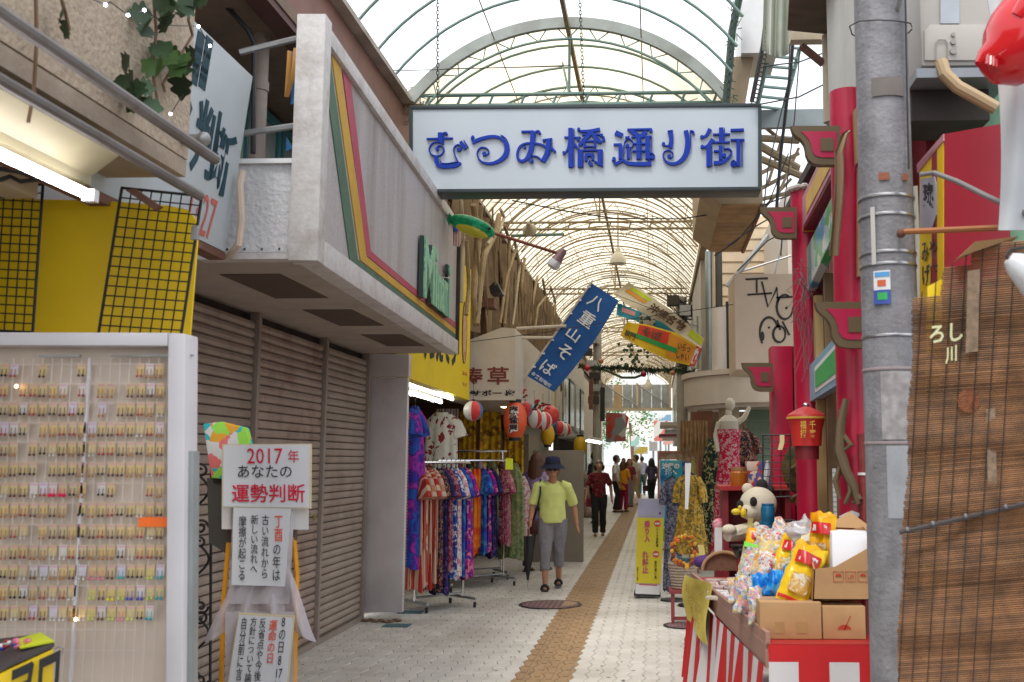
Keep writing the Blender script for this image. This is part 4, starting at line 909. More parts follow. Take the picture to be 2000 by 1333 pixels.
MB().lathe([(.02, .14), (.03, .1), (.05, .03), (.1, -.04), (.105, -.05), (.09, -.04), (.04, .02), (.001, .03)], c, 18, Matrix.Rotation(R(70), 3, 'X')).build('horn', mat('beige_horn', (.4, .35, .26), .5), ls)
MB().ball(c+V((0, .01, 0)), .045, 10, 8).build('driver', M_black, ls); MB().tube([c, c+V((0, .1, .14))], .012, 6).build('bracket', M_black, ls)
MB().tube([A(998, 461, 14.2), A(1102, 458, 14.2)], .022, 6).build('mount_bar', M_rib, ls)

# ------------------------------------------------------------------ lanterns
M_wire2 = M_black
def ball_lantern(px, py, rpx, Y, label, cols, seg=12, squash=1.0, rot=0):
    c = A(px, py, Y); r = rpx*Y/FPX; t = thing('ball_lantern', label, 'lantern', c, 'round paper lanterns')
    n = 24; ms = [mat('lantern_'+k, v, .35, var=.04) for k, v in cols]
    mb = MB(); nv = 12; vs = []
    for i in range(nv+1):
        th = math.pi*i/nv
        for j in range(n):
            a = 2*math.pi*j/n+rot; rr = r*math.sin(th)*(1-.03*(j % 3 == 0)); vs.append(c+V((math.cos(a)*rr, math.sin(a)*rr, -math.cos(th)*r*squash)))
    o = len(mb.v); mb.v += vs
    for i in range(nv):
        for j in range(n): mb.f.append([i*n+j, i*n+(j+1) % n, (i+1)*n+(j+1) % n, (i+1)*n+j]); mb.m.append((j*seg//n) % len(ms))
    mb.build('globe', ms, t); MB().lathe([(r*.2, -.01), (r*.2, .015)], c+V((0, 0, r*squash)), 10).build('cap', M_black, t)
    MB().tube([c+V((0, 0, r)), c+V((0, 0, r+.25))], .003, 4).build('cord', M_black, t)
LB, LR, LWh = ('blue', (.02, .18, .42)), ('red', (.62, .035, .03)), ('white', (.68, .66, .64))
ball_lantern(924, 803, 20, 11.6, 'blue white and red ball lantern nearest the yellow sign', [LB, LWh, LR], 6, rot=2.6)
ball_lantern(1024, 800, 17, 13.2, 'ball lantern with a blue side just behind the big orange lantern', [LR, LB, LWh], 6, rot=4.7)
ball_lantern(1043, 818, 19, 13.8, 'red and white ringed ball lantern, second behind the orange one', [LWh, LR, LWh], 12)
ball_lantern(1060, 823, 19, 14.4, 'red and white ball lantern under the tall red one', [LR, LWh], 12)
ball_lantern(1072, 812, 20, 15, 'bright red ball lantern with a white edge above the yellow one', [LR, LR, LWh], 6, rot=4.2)
ball_lantern(1092, 836, 14, 17, 'small blue ball lantern beyond the yellow one', [LB, LR, LWh], 6, rot=3.4)
ball_lantern(1104, 840, 13, 17.8, 'small red and white ball lantern, farthest of the row', [LR, LWh], 10)
def cyl_lantern(px, py, w, h, Y, name, label, col, txt=None):
    c = A(px, py, Y); r = w/2*Y/FPX; H = h*Y/FPX; t = thing(name, label, 'lantern', c)
    prof = []
    for k in range(25):
        q = k/24; e = min(1, math.sin(math.pi*q)**.38); prof.append((r*max(.5, e)*(1-.025*(k % 2)), (q-.5)*H))
    MB().lathe(prof, c, 24).build('shade', mat('lantern_paper_'+name, col, .4, var=.06), t, ang=60)
    for s in (-1, 1): MB().lathe([(r*.5, -.02), (r*.52, .02)], c+V((0, 0, s*H/2)), 18).build('ring', M_black, t)
    if txt:
        mb = text(txt, c+V((-r*.46, -r*1.02, -H*.36)), V((r*.9, 0, 0)), V((0, 0, H*.74)), M_white, t, depth=.003, bold=.07)
        for v in mb.data.vertices:
            xx = (v.co.x); v.co.y = -math.sqrt(max(0, (r*1.015)**2-xx*xx))-.002
        mb2 = text(txt, c+V((-r*.42, -r*1.02, -H*.35)), V((r*.82, 0, 0)), V((0, 0, H*.72)), M_ink, t, depth=.003, bold=.035)
        for v in mb2.data.vertices:
            xx = (v.co.x); v.co.y = -math.sqrt(max(0, (r*1.015)**2-xx*xx))-.006
    MB().tube([c+V((0, 0, H/2)), c+V((0, 0, H/2+.2))], .003, 4).build('cord', M_black, t)
cyl_lantern(1006, 821, 47, 74, 12.4, 'orange_lantern', 'big orange paper lantern with black brush characters', (.72, .1, .025), '麻\n雀\n屋')
cyl_lantern(1070, 850, 27, 42, 15.6, 'yellow_lantern', 'yellow paper lantern hanging below the red ball lanterns', (.72, .42, .01))
cyl_lantern(1133, 872, 26, 40, 19.0, 'gold_lantern', 'square shouldered gold lantern farther down above the people', (.6, .37, .01))
for px, py, lab in ((1018, 776, 'red artificial flowers over the orange lantern'), (1048, 794, 'red artificial flowers over the red ball lanterns')):
    c = A(px, py, 13); mb = MB(); rg = random.Random(px)
    for q in range(16): mb.k = 0 if q < 11 else 1; mb.ball(c+V((rg.gauss(0, .05), rg.gauss(0, .03), rg.gauss(0, .05))), (.024, .024, .016), 6, 4)
    o = mb.build('flower_spray', [mat('red_petal', (.4, .01, .03), .6), M_leafd], None, kind='stuff'); tag(recentre(o), lab, 'flowers')

# ------------------------------------------------------------------ garments
PAL = {
 'violet': ('noise', [(.02, .03, .3), (.06, .02, .26), (.36, .03, .34), (.05, .02, .25), (.02, .09, .42), (.02, .03, .22)], 5),
 'redstripe': ('wavy', [(.36, .025, .02), (.5, .32, .22), (.34, .03, .025), (.4, .05, .03), (.55, .4, .3)], 8),
 'rosecream': ('wavy', [(.5, .33, .26), (.4, .08, .05), (.55, .42, .33), (.42, .2, .12)], 8),
 'darkfloral': ('floral', [(.015, .012, .02), (.02, .015, .03), (.3, .2, .12), (.02, .02, .04), (.28, .07, .05)], 26),
 'bluefloral': ('floral', [(.02, .06, .3), (.03, .1, .42), (.5, .5, .55), (.02, .04, .2)], 18),
 'navy': ('floral', [(.012, .012, .06), (.02, .015, .1), (.1, .05, .2), (.012, .012, .05)], 15),
 'magenta': ('floral', [(.42, .01, .2), (.1, .02, .25), (.55, .2, .3), (.2, .01, .12)], 14),
 'greenblack': ('floral', [(.012, .02, .018), (.02, .05, .04), (.3, .28, .12), (.012, .012, .012)], 20),
 'olive': ('floral', [(.2, .17, .03), (.05, .06, .03), (.3, .26, .06), (.03, .04, .1)], 17),
 'mustard': ('noise', [(.55, .33, .02), (.4, .3, .05), (.06, .25, .35)], 3),
 'orange': ('noise', [(.75, .14, .01), (.8, .24, .02), (.7, .08, .01)], 6),
 'royal': ('floral', [(.015, .05, .3), (.02, .09, .42), (.05, .2, .45)], 10),
 'maroon': ('floral', [(.2, .02, .05), (.28, .05, .1), (.13, .01, .04), (.35, .2, .2)], 24),
 'pink': ('floral', [(.42, .12, .16), (.3, .06, .12), (.5, .3, .3)], 26),
 'sage': ('floral', [(.2, .25, .1), (.13, .19, .07), (.26, .3, .15)], 14),
 'teal': ('noise', [(.02, .2, .3), (.03, .3, .4), (.35, .35, .1)], 4),
 'pinkwhite': ('floral', [(.6, .45, .45), (.5, .2, .25), (.65, .6, .58)], 20),
 'white': ('floral', [(.62, .62, .55), (.65, .64, .58), (.6, .6, .54), (.63, .62, .56), (.62, .6, .54), (.63, .62, .56), (.25, .03, .04)], 24),
 'greyfloral': ('floral', [(.05, .05, .09), (.2, .2, .24), (.03, .03, .06), (.12, .12, .17)], 30),
 'gold': ('floral', [(.35, .2, .02), (.2, .13, .02), (.4, .26, .05), (.1, .08, .03)], 22),
 'redwhite': ('floral', [(.42, .012, .05), (.5, .22, .25), (.45, .015, .05), (.36, .01, .04), (.52, .3, .3)], 22)}
def FAB(k): kd, c, s = PAL[k]; return fabric('fabric_'+k, c, s*(1.9 if kd == 'floral' and k not in ('violet', 'white') else 1), .8, kd, ax=1 if kd in ('wavy',) else (2 if k == 'redwhite' else 0))
def garment(name, label, pal, top, length, depth=.4, width=.07, yaw=0, sleeves=True, group=None, hem=1.25, cat='dress'):
    """a dress seen edge-on on its hanger: a flat folded tube of cloth with shoulders, sleeve and wavy hem; depth runs along the local y axis"""
    t = thing(name, label, cat, top, group); rg = random.Random(label); n = 44; m = 16; vs = []
    ph = rg.uniform(0, 6)
    for i in range(m+1):
        v = i/m
        z = -length*v; dd = depth*(.42+.58*min(1, v*5)**.6)*(1+(hem-1)*v)/1.0; ww = width*(.5+.5*min(1, v*6))*(1+.5*v)
        for j in range(n):
            a = 2*math.pi*j/n; fold = 1+min(1, v*2)*(.2*math.sin(a*6+ph+v*1.5)+.13*math.sin(a*11+ph*2-v))
            vs.append(V((math.cos(a)*ww*fold, math.sin(a)*dd/2*(1+.05*math.sin(a*9+ph)), z+.02*math.sin(a*3+ph)*v)))
    mb = MB(); fs = [(i*n+j, i*n+(j+1) % n, (i+1)*n+(j+1) % n, (i+1)*n+j) for i in range(m) for j in range(n)]; mb.add(vs, fs+[list(range(n))])
    b = mb.build('bodice', FAB(pal), t, local=True, ang=80)
    if sleeves:
        s = MB()
        for sg_ in (-1, 1): s.tube([V((0, sg_*depth*.24, -.05)), V((width*.3, sg_*depth*.5, -.14)), V((width*.5, sg_*depth*.62, -.3))], [.05, .075, .1], 10, flat=.6)
        s.build('sleeves', FAB(pal), t, local=True, kind='stuff')
    h = MB().tube([V((0, 0, 0)), V((0, 0, .06)), V((.0, .015, .085)), V((0, .0, .1)), V((0, -.018, .09))], .004, 5); h.tube([V((0, -depth*.28, -.04)), V((0, 0, .012)), V((0, depth*.28, -.04))], .008, 6)
    h.build('hanger', M_black, t, local=True); t.rotation_euler = (0, 0, yaw); return t
def rack(label, p0, p1, ztop, two=False):
    t = thing('clothes_rack', label, 'clothes rack', ((p0[0]+p1[0])/2, (p0[1]+p1[1])/2, 0)); a, b = V((*p0, 0)), V((*p1, 0)); d = (b-a).normalized(); s = V((-d.y, d.x, 0))
    MB().tube([a+V((0, 0, ztop)), b+V((0, 0, ztop))], .014, 8).build('rail', M_chrome, t)
    for p in (a+d*.06, b-d*.06):
        MB().tube([p+V((0, 0, .09)), p+V((0, 0, ztop))], .013, 8).build('post', M_chrome, t)
        MB().tube([p-s*.24+V((0, 0, .09)), p+s*.24+V((0, 0, .09))], .014, 8).build('foot', M_steel, t)
        for q in (-.22, .22):
            k = MB().lathe([(.028, -.012), (.028, .012)], p+s*q+V((0, 0, .03)), 12, Matrix.Rotation(R(90), 3, 'Y')).build('caster', M_black, t)
    MB().tube([a+d*.06+V((0, 0, .13)), b-d*.06+V((0, 0, .13))], .011, 6).build('brace', M_steel, t)
    return t
# rack nearest the grey wall: garments face the street edge-on
rA0, rA1 = AZ(790, 1185), AZ(872, 1168)
rA0 = V((-2.47, 10.4, 0)); rA1 = V((-1.98, 10.9, 0))
rack('chrome garment rack nearest the grey wall end with striped dresses', (rA0.x, rA0.y), (rA1.x, rA1.y), 1.48)
ya = math.atan2(rA1.y-rA0.y, rA1.x-rA0.x)
gA = [('redstripe', 'long red striped dress nearest the grey wall', 1.1), ('rosecream', 'rose and cream striped dress beside the red striped one', 1.06), ('redstripe', 'second red striped dress behind the cream one', 1.08), ('darkfloral', 'long black dress with small brown flowers on the near rack', 1.2), ('navy', 'navy patterned dress reaching low on the near rack', 1.24), ('bluefloral', 'blue and white flowered dress on the near rack', 1.1), ('pinkwhite', 'pink and white sprigged dress on the near rack', 1.08), ('magenta', 'magenta and violet dress at the street end of the near rack', 1.1), ('rosecream', 'cream and rust striped dress second from the street end of the near rack', 1.02), ('maroon', 'maroon sprigged dress squeezed in the middle of the near rack', 1.0), ('royal', 'bright royal blue dress close to the magenta one on the near rack', 1.06)]
gA = [gA[i] for i in (0, 1, 2, 8, 3, 4, 9, 5, 6, 10, 7)]
for q, (pal, lab, ln) in enumerate(gA):
    p = rA0.lerp(rA1, .1+.82*q/(len(gA)-1)); garment('dress', lab, pal, (p.x, p.y, 1.42), ln+.1-.08*(q > 3), .42, .055, ya+R(-25), group='dresses on the near rack')
# long violet dress hung high by the wall, and bamboo screen behind it
garment('dress', 'long violet and blue dress hung high beside the grey wall', 'violet', tuple(A(811, 794, 10.3)), 1.6, .3, .075, R(2), hem=1.1)
bs = MB()
for q in range(60): bs.tube([(-2.7, 10.05, .2+q*.03), (-2.43, 10.06, .2+q*.03)], .011, 5, cap=False)
o = bs.build('reed_screen', mat('reed_tan', (.42, .25, .12), .8, var=.2, vs=20, orand=0)); o['kind'] = 'stuff'; tag(recentre(o), 'narrow reed screen hanging behind the violet dress', 'screen')
# second rack
rB0, rB1 = V((-2.55, 12.0, 0)), V((-1.83, 12.75, 0))
rack('longer chrome garment rack with scarves and dark dresses', (rB0.x, rB0.y), (rB1.x, rB1.y), 1.5)
rack('back garment rack standing behind the scarf rack', (-2.75, 12.9), (-1.95, 13.4), 1.62)
ya = math.atan2(rB1.y-rB0.y, rB1.x-rB0.x)
gB = [('greenblack', 'black and green dress on the scarf rack', 1.0), ('olive', 'olive leaf dress next to the black and green one', 1.02), ('darkfloral', 'black flowered blouse on the scarf rack', .9), ('mustard', 'mustard yellow scarf with a blue end on the scarf rack', .95), ('teal', 'teal and yellow scarf between the mustard and orange ones', .9), ('orange', 'bright orange scarf on the scarf rack', 1.0), ('orange', 'second orange scarf, right of the brighter one', .93), ('royal', 'royal blue dress right of the orange scarves', 1.0), ('navy', 'navy dress right of the royal blue one', 1.05), ('maroon', 'maroon sprigged dress near the rack end', .88), ('pink', 'dusty pink sprigged dress at the rack end', .92), ('mustard', 'ochre scarf hanging left of the teal scarf', .85), ('magenta', 'magenta dress squeezed between the royal blue and navy ones', .98), ('teal', 'teal scarf close to the maroon sprigged dress', .8), ('greenblack', 'second black and green dress at the near end of the scarf rack', 1.05)]
gB = [gB[i] for i in (14, 0, 1, 2, 11, 3, 4, 5, 6, 7, 12, 8, 13, 9, 10)]
for q, (pal, lab, ln) in enumerate(gB):
    p = rB0.lerp(rB1, .05+.9*q/(len(gB)-1)); garment('scarf' if 'scarf' in lab else 'dress', lab, pal, (p.x, p.y, 1.4), ln, .26 if 'scarf' in lab else .4, .045, ya+R(-30), sleeves='scarf' not in lab, group='garments on the scarf rack', cat='scarf' if 'scarf' in lab else 'dress')
for q, (pal, lab) in enumerate((('bluefloral', 'blue dress on the back rack'), ('magenta', 'magenta dress on the back rack'), ('greenblack', 'dark green dress on the back rack'), ('pinkwhite', 'pale pink dress on the back rack'), ('sage', 'sage green dress on the back rack'), ('maroon', 'maroon dress on the back rack'))):
    garment('dress', lab, pal, (-2.68+q*.135, 12.95+q*.085, 1.5), 1.05, .4, .05, .3, group='dresses on the back rack')
for q, (px, pal, lab, ln) in enumerate(((1001, 'sage', 'long sage green dress hanging right of the racks', 1.2), (988, 'pink', 'dusty pink dress hanging right of the scarf rack', .95), (1016, 'pinkwhite', 'pale pink dress beside the woman in lavender', 1.0))):
    garment('dress', lab, pal, tuple(A(px, 905 if q != 2 else 930, 13.2+.3*q)), ln, .35, .07, .9, sleeves=False)
tag(recentre(MB().prism([A(988, 895, 12.3), A(1002, 896, 12.3), A(1002, 918, 12.3), A(987, 917, 12.3)][::-1], (0, .004, 0)).build('neon_price_card', mat('neon_yellow_card', (.75, .85, .02), .5))), 'neon yellow price card hanging at the end of the scarf rack', 'card')
# white flowered dress on a mannequin
garment('dress', 'white dress with dark red sprigs hung behind the near rack', 'white', tuple(A(862, 806, 12.3)), 1.15, .4, .08, R(70), hem=1.3)
tag(recentre(MB().box(A(1090, 948, 15.8), (.9, .3, .85)).build('stock_crate_stack', mat('taupe_boxes', (.3, .25, .2), .8, var=.2))), 'taupe covered stack standing behind the woman in the hat', 'stack') if False else None
# ================================================================== right row
M_cfr = mat('bronze_green_outline', (.11, .075, .035), .5, var=.1)
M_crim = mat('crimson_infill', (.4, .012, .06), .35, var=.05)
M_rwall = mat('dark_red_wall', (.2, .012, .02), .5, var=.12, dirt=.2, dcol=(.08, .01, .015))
ch = thing('chinese_gift_shop', 'chinese style gift shop front with round crimson columns and bracket ornaments', 'shop', (1.1, 6, 0))
cA, cB, cC = A(1581, 700, 6.45), A(1668, 700, 5.15), A(1528, 800, 7.9)
MB().lathe([(.098, .0), (.098, A(1581, 372, 6.45).z)], (cA.x, cA.y, 0), 28).build('column', M_red, ch)
MB().lathe([(.092, .0), (.092, A(1668, 182, 5.15).z)], (cB.x, cB.y, 0), 28).build('column', M_red, ch)
MB().bb((A(1508, 800, 7.9).x, 7.9, 0), (A(1550, 800, 7.9).x, 8.1, A(1520, 676, 7.9).z)).build('square_pillar', M_red, ch, bevel=.008)
mb = MB()      # white scalloped trim round the column head
for k in range(14): a_ = k/14*2*math.pi; mb.ball((cA.x+.1*math.cos(a_), cA.y+.1*math.sin(a_), A(1581, 372, 6.45).z-.0), (.03, .03, .022), 7, 5)
mb.build('head_trim', mat('greyed_lace', (.45, .42, .4), .8, var=.15), ch, kind='stuff')
def bracket(x0, y0, x1, y1, Y, nm='bracket_ornament'):
    """flat scrolled bracket: flat top, concave outer end and a rounded foot; x1 is the column side"""
    def q(u, v, o=0): p = A(x0+(x1-x0)*u, y0+(y1-y0)*v, Y); return p+V((0, -o, 0))
    out = [(0, 0), (1, 0), (1, 1), (.6, 1), (.45, .96), (.36, .86), (.31, .72), (.3, .58), (.27, .45), (.2, .34), (.1, .25), (.04, .16)]
    inn = [(.2, .15), (.93, .15), (.93, .82), (.6, .82), (.49, .77), (.43, .66), (.41, .52), (.37, .38), (.3, .27)]
    o = MB().prism([q(u, v) for u, v in out][::-1], (0, .05, 0)).build(nm, M_cfr, ch)
    MB().prism([q(u, v, .004) for u, v in inn][::-1], (0, .004, 0)).build('infill', M_crim, o)
    MB().prism([q(u, v, .009) for u, v in ((.6, .33), (.86, .33), (.86, .66), (.6, .66))][::-1], (0, .005, 0)).build('square_boss', M_cfr, o)
bracket(1485, 405, 1556, 466, 6.3); bracket(1545, 246, 1641, 322, 4.95); bracket(1592, 590, 1699, 680, 4.9); bracket(1448, 709, 1510, 765, 7.75)
X2 = .99
def band(p0, p1, h, name, m, dx=.05, lab=None, dz=0):
    return MB().prism([p0, p1, p1+V((0, 0, h)), p0+V((0, 0, h))], (dx, 0, 0)).build(name, m, ch)
# painted beam and glass signs running between the columns
M_pinkb = mat('pink_band', (.5, .22, .27), .5); M_gold = mat('gold_leaf_paint', (.62, .38, .06), .45, var=.15)
y0, y1 = 5.25, 6.34
pA, pB = A(1572, 458, y1), A(1634, 398, y0)
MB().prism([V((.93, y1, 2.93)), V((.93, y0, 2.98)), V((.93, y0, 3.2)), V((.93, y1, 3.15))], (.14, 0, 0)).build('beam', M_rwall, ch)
MB().prism([V((.925, y1-.02, 2.95)), V((.925, y0, 3.0)), V((.925, y0, 3.19)), V((.925, y1-.02, 3.14))], (.004, 0, 0)).build('beam_panel', M_pinkb, ch)
MB().prism([V((.92, y1-.2, 2.99)), V((.92, y0+.05, 3.03)), V((.92, y0+.05, 3.15)), V((.92, y1-.2, 3.1))], (.004, 0, 0)).build('beam_inlay', M_gold, ch)
MB().bb((.93, y1-.015, 2.93), (1.07, y1+.03, 3.15)).build('beam_end', M_gold, ch)
M_glassy = fabric('leaf_and_sky_panel', [(.08, .28, .42), (.3, .42, .45), (.06, .35, .12), (.45, .52, .5), (.1, .3, .2)], 9, .3, 'floral')
MB().prism([V((.95, y1, 2.55)), V((.95, y0, 2.72)), V((.95, y0, 2.92)), V((.95, y1, 2.82))], (.05, 0, 0)).build('painted_panel', M_glassy, ch)
sgn = MB().prism([V((.95, y1, 1.86)), V((.95, y0, 1.9)), V((.95, y0, 2.16)), V((.95, y1, 2.08))], (.05, 0, 0)).build('blue_sign', mat('sky_blue_board', (.2, .38, .5), .4), ch)
MB().prism([V((.947, y1-.22, 1.9)), V((.947, y0, 1.94)), V((.947, y0, 2.12)), V((.947, y1-.22, 2.05))], (.003, 0, 0)).build('white_border', M_white, sgn)
MB().prism([V((.943, y1-.26, 1.925)), V((.943, y0, 1.965)), V((.943, y0, 2.095)), V((.943, y1-.26, 2.025))], (.003, 0, 0)).build('green_inset', mat('jade_panel', (.03, .4, .1), .4), sgn)
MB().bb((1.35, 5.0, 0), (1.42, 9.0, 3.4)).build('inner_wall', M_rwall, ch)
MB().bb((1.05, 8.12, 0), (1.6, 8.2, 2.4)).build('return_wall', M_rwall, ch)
MB().bb((.96, 5.2, 3.3), (1.9, 8.1, 3.36)).build('ceiling', M_dkbrown, ch)
# gilded carvings on the inner wall: dragon relief and green medallion
M_cgold = fabric('tarnished_gilt_relief', [(.05, .04, .012), (.11, .085, .02), (.07, .045, .015), (.025, .035, .012)], 9, .5, 'noise')
mb = MB(); c0_ = A(1572, 950, 7.3)
mb.lathe([(.005, .05), (.1, .04), (.15, .02), (.16, 0)], c0_+V((0, 0, .12)), 24, Matrix.Rotation(R(90), 3, 'X'), sx=1, sy=1.2)
for q in range(16):
    mb.tube([c0_+V((.12*math.cos(q*.9)*(1-q*.03), -.05-.004*(q % 3), -.2+.03*q)), c0_+V((.1*math.cos(q*.9+.5), -.055, -.18+.03*q)), c0_+V((.07*math.cos(q*.9+1.2), -.05, -.15+.03*q))], .016, 6)
mb.build('gilt_medallion', M_cgold, ch, kind='stuff')
def relief(pts, r, Y, nm='dragon_relief', m=None):
    MB().tube([A(x, y, Y) for x, y in pts], [r*(.35+.65*math.sin(math.pi*min(1, (i+.6)/len(pts)))) for i in range(len(pts))], 8, flat=.6).build(nm, m or M_cfr, ch)
for l, r in (([(1652, 780), (1642, 830), (1640, 880), (1652, 920), (1668, 950), (1676, 985)], .035), ([(1648, 850), (1662, 870), (1648, 880)], .02), ([(1644, 905), (1632, 940), (1640, 975)], .02), ([(1655, 915), (1662, 960), (1650, 985)], .02), ([(1640, 800), (1648, 815), (1636, 825)], .018), ([(1650, 930), (1680, 975), (1664, 982)], .018)):
    relief(l, r, 5.02)
MB().bb((A(1596, 800, 6.2).x, 6.2, 0), (A(1612, 800, 6.2).x, 6.26, 2.5)).build('bamboo_post', mat('bamboo_tan', (.4, .28, .12), .5), ch)
MB().bb((A(1616, 800, 6.0).x, 6.0, 0), (A(1640, 800, 6.0).x, 6.05, 2.6)).build('curtain', mat('brown_drape', (.2, .13, .07), .8, var=.2), ch)
mb = MB()
for k in range(9):
    z = .55+k*.12; mb.lathe([(.021, 0), (.018, .06), (.021, .12)], (A(1684, 900, 5.05).x, 5.05, z), 10)
mb.build('red_bamboo', mat('red_lacquer', (.22, .03, .03), .35), ch)
for z in (1.43, 1.17): MB().lathe([(.024, 0), (.024, .012)], (A(1684, 900, 5.05).x, 5.05, z), 12).build('white_tie', M_white, ch)
MB().bb((A(1627, 930, 5.4).x, 5.4, A(1627, 1015, 5.4).z), (A(1633, 930, 5.4).x, 5.42, A(1627, 915, 5.4).z)).build('paper_slip', fabric('white_slip_print', [(.62, .62, .6), (.3, .45, .4), (.62, .62, .6)], 40, .6, 'stripe', ax=2), ch)
# bare twigs with lights over the columns
tw = MB(); rg = random.Random(21)
for q in range(60):
    p = A(rg.uniform(1555, 1625), rg.uniform(505, 600), rg.uniform(6.2, 6.4)); a_ = p
    pts = [p]
    for k in range(4): a_ = a_+V((rg.uniform(-.04, .04), rg.uniform(-.02, .02), rg.uniform(-.09, .02))); pts.append(a_)
    tw.tube(pts, .0025, 4)
for q in range(14):
    p = A(rg.uniform(1555, 1600), rg.uniform(600, 640), 6.3); tw.tube([p, p+V((rg.uniform(-.05, .05), 0, -.15)), p+V((rg.uniform(-.06, .06), 0, -.35))], .0022, 4)
o = tw.build('twig_lights', mat('grey_twig', (.16, .11, .11), .7), None, smooth=False, kind='stuff'); tag(recentre(o), 'tangle of bare twig wires hanging over the crimson column', 'twigs')
# cloth sash over the taller column
sash = MB().grid(lambda u, v: A(1625+18*u+30*max(0, .25-v)*4*(1-u*.3)+6*math.sin(v*4), 262+max(0, v-.12)*270+60*(.12-min(v, .12))*-1, 4.85-.05*math.sin(v*3)+.02*math.sin(u*6)), 8, 20, (0, .01, 0)).build('brown_sash', mat('brown_canvas', (.25, .17, .1), .85, var=.12)); tag(recentre(sash), 'brown canvas sash folded over the taller crimson column', 'sash')
o = MB().prism([A(1668, 215, 5.0), A(1692, 192, 5.0), A(1694, 300, 5.0), A(1672, 320, 5.0)][::-1], (0, .04, 0)).prism([A(1676, 325, 5.0), A(1694, 325, 5.0), A(1696, 540, 5.0), A(1676, 540, 5.0)][::-1], (0, .04, 0)).build('board_strip', mat('dark_tan_board', (.3, .19, .09), .8, var=.15)); o['kind'] = 'thing'; tag(recentre(o), 'dark tan board strips behind the concrete pole', 'board')
# red hanging chinese lantern
cl_ = A(1575, 835, 5.9); t = thing('chinese_lantern', 'red chinese lantern with gold characters hanging between the columns', 'lantern', cl_)
kk = 5.9/FPX
MB().lathe([(33*kk*.85, -36*kk), (34*kk*.9, -5*kk), (36*kk*1.02, 18*kk)], cl_, 20).build('shade', mat('lantern_red', (.5, .03, .015), .4), t)
MB().lathe([(33*kk*.7, -62*kk), (33*kk*.72, -36*kk)], cl_, 20).build('lower_shade', M_rwall, t)
MB().lathe([(38*kk, 18*kk), (36*kk, 24*kk), (20*kk, 34*kk), (8*kk, 39*kk)], cl_, 20).build('roof', mat('lantern_roof_red', (.42, .03, .03), .35), t)
MB().lathe([(38.5*kk, 16*kk), (38.8*kk, 20*kk)], cl_, 24).build('gold_rim', M_gold, t); MB().ball(cl_+V((0, 0, 42*kk)), 6*kk, 10, 8).build('finial', M_chrome, t)
for s_, px in (('福招', 1558), ('千客', 1576)): text('\n'.join(s_), A(px, 856, 5.9)+V((0, -.102, 0)), V((.035, 0, 0)), V((0, 0, .095)), M_gold, t, depth=.002, bold=.02)
gridpanel([(1490, 850), (1543, 850), (1543, 970), (1490, 972)], 3, 9, 'dark wire grid with a paper tag beside the red pillar', Y=6.9)
o = MB().prism([A(1523, 850, 6.88), A(1532, 850, 6.88), A(1532, 865, 6.87), A(1528, 879, 6.86), A(1519, 879, 6.86), A(1523, 864, 6.87)][::-1], (0, .003, 0)).build('paper_tag', mat('straw_paper', (.65, .55, .28), .7)); tag(recentre(o), 'straw coloured paper tag clipped on the dark wire grid', 'tag')

# ------------------------------------------------------------------ concrete pole
M_conc = mat('pole_concrete', (.235, .235, .255), .75, var=.25, vs=9, bump=.5, bs=50, dirt=.75, dcol=(.1, .095, .105), ds=5, streak=True)
pY = 4.3; pb, pt = A(1764, 1333, pY), A(1733, 0, pY); pxm = A(1737, 250, pY)
pole = thing('concrete_pole', 'grey concrete utility pole with metal bands and old stickers', 'pole', (pxm.x, pY, 0))
rp_ = 52*pY/FPX; X0 = A(1740, 700, pY).x
MB().lathe([(rp_*1.09, -.01), (rp_*1.0, 3.0), (rp_*.94, 6.5)], (X0, pY, 0), 32).build('shaft', M_conc, pole)
M_bandm = mat('pole_band_steel', (.45, .45, .46), .3, .85, var=.1, dirt=.3)
for py in (392, 428, 500, 523, 660, 724, 866):
    z = A(1740, py, pY).z; MB().lathe([(rp_*1.06, -.006), (rp_*1.075, 0), (rp_*1.06, .006)], (X0, pY, z), 32).build('band', M_bandm if py not in (724, 866) else mat('pink_grey_rope', (.33, .27, .28), .8), pole)
def onpole(px0, py0, px1, py1, name, m, o=.004):
    z0, z1 = A(1700, py1, pY).z, A(1700, py0, pY).z
    def ang(px):
        x = (A(px, 600, pY).x-X0)/(rp_*1.05); return math.asin(max(-.98, min(.98, x)))
    a0, a1 = ang(px0), ang(px1); rr = rp_*1.05+o
    return MB().grid(lambda u, v: V((X0+math.sin(a0+(a1-a0)*u)*rr, pY-math.cos(a0+(a1-a0)*u)*rr, z0+(z1-z0)*v)), 8, 2).build(name, m, pole)
onpole(1700, 538, 1728, 600, 'sticker', M_white); onpole(1700, 575, 1728, 602, 'sticker_foot', mat('sticker_blue', (.04, .08, .35), .5), .006); onpole(1702, 541, 1727, 550, 'sticker_head', mat('sticker_sky', (.1, .35, .7), .5), .006); onpole(1706, 580, 1722, 594, 'sticker_spot', mat('jade_panel', (.03, .4, .1), .4), .0075); onpole(1706, 556, 1720, 568, 'sticker_mark', mat('sticker_red', (.6, .12, .05), .5), .006)
onpole(1698, 415, 1705, 525, 'narrow_label', mat('old_white_label', (.5, .48, .46), .6)); onpole(1713, 352, 1732, 366, 'rust_mark', mat('rust_orange_mark', (.3, .1, .06), .8), .002); onpole(1757, 353, 1770, 366, 'rust_mark', mat('rust_orange_mark', (.3, .1, .06), .8), .002)
onpole(1705, 170, 1768, 205, 'dark_stain', mat('pole_stain', (.17, .15, .14), .9, var=.2), .001)
onpole(1706, 730, 1768, 860, 'torn_paper', mat('torn_paper_remains', (.36, .34, .35), .85, var=.25, vs=24, dirt=.6, dcol=(.15, .14, .14), ds=14), .002)
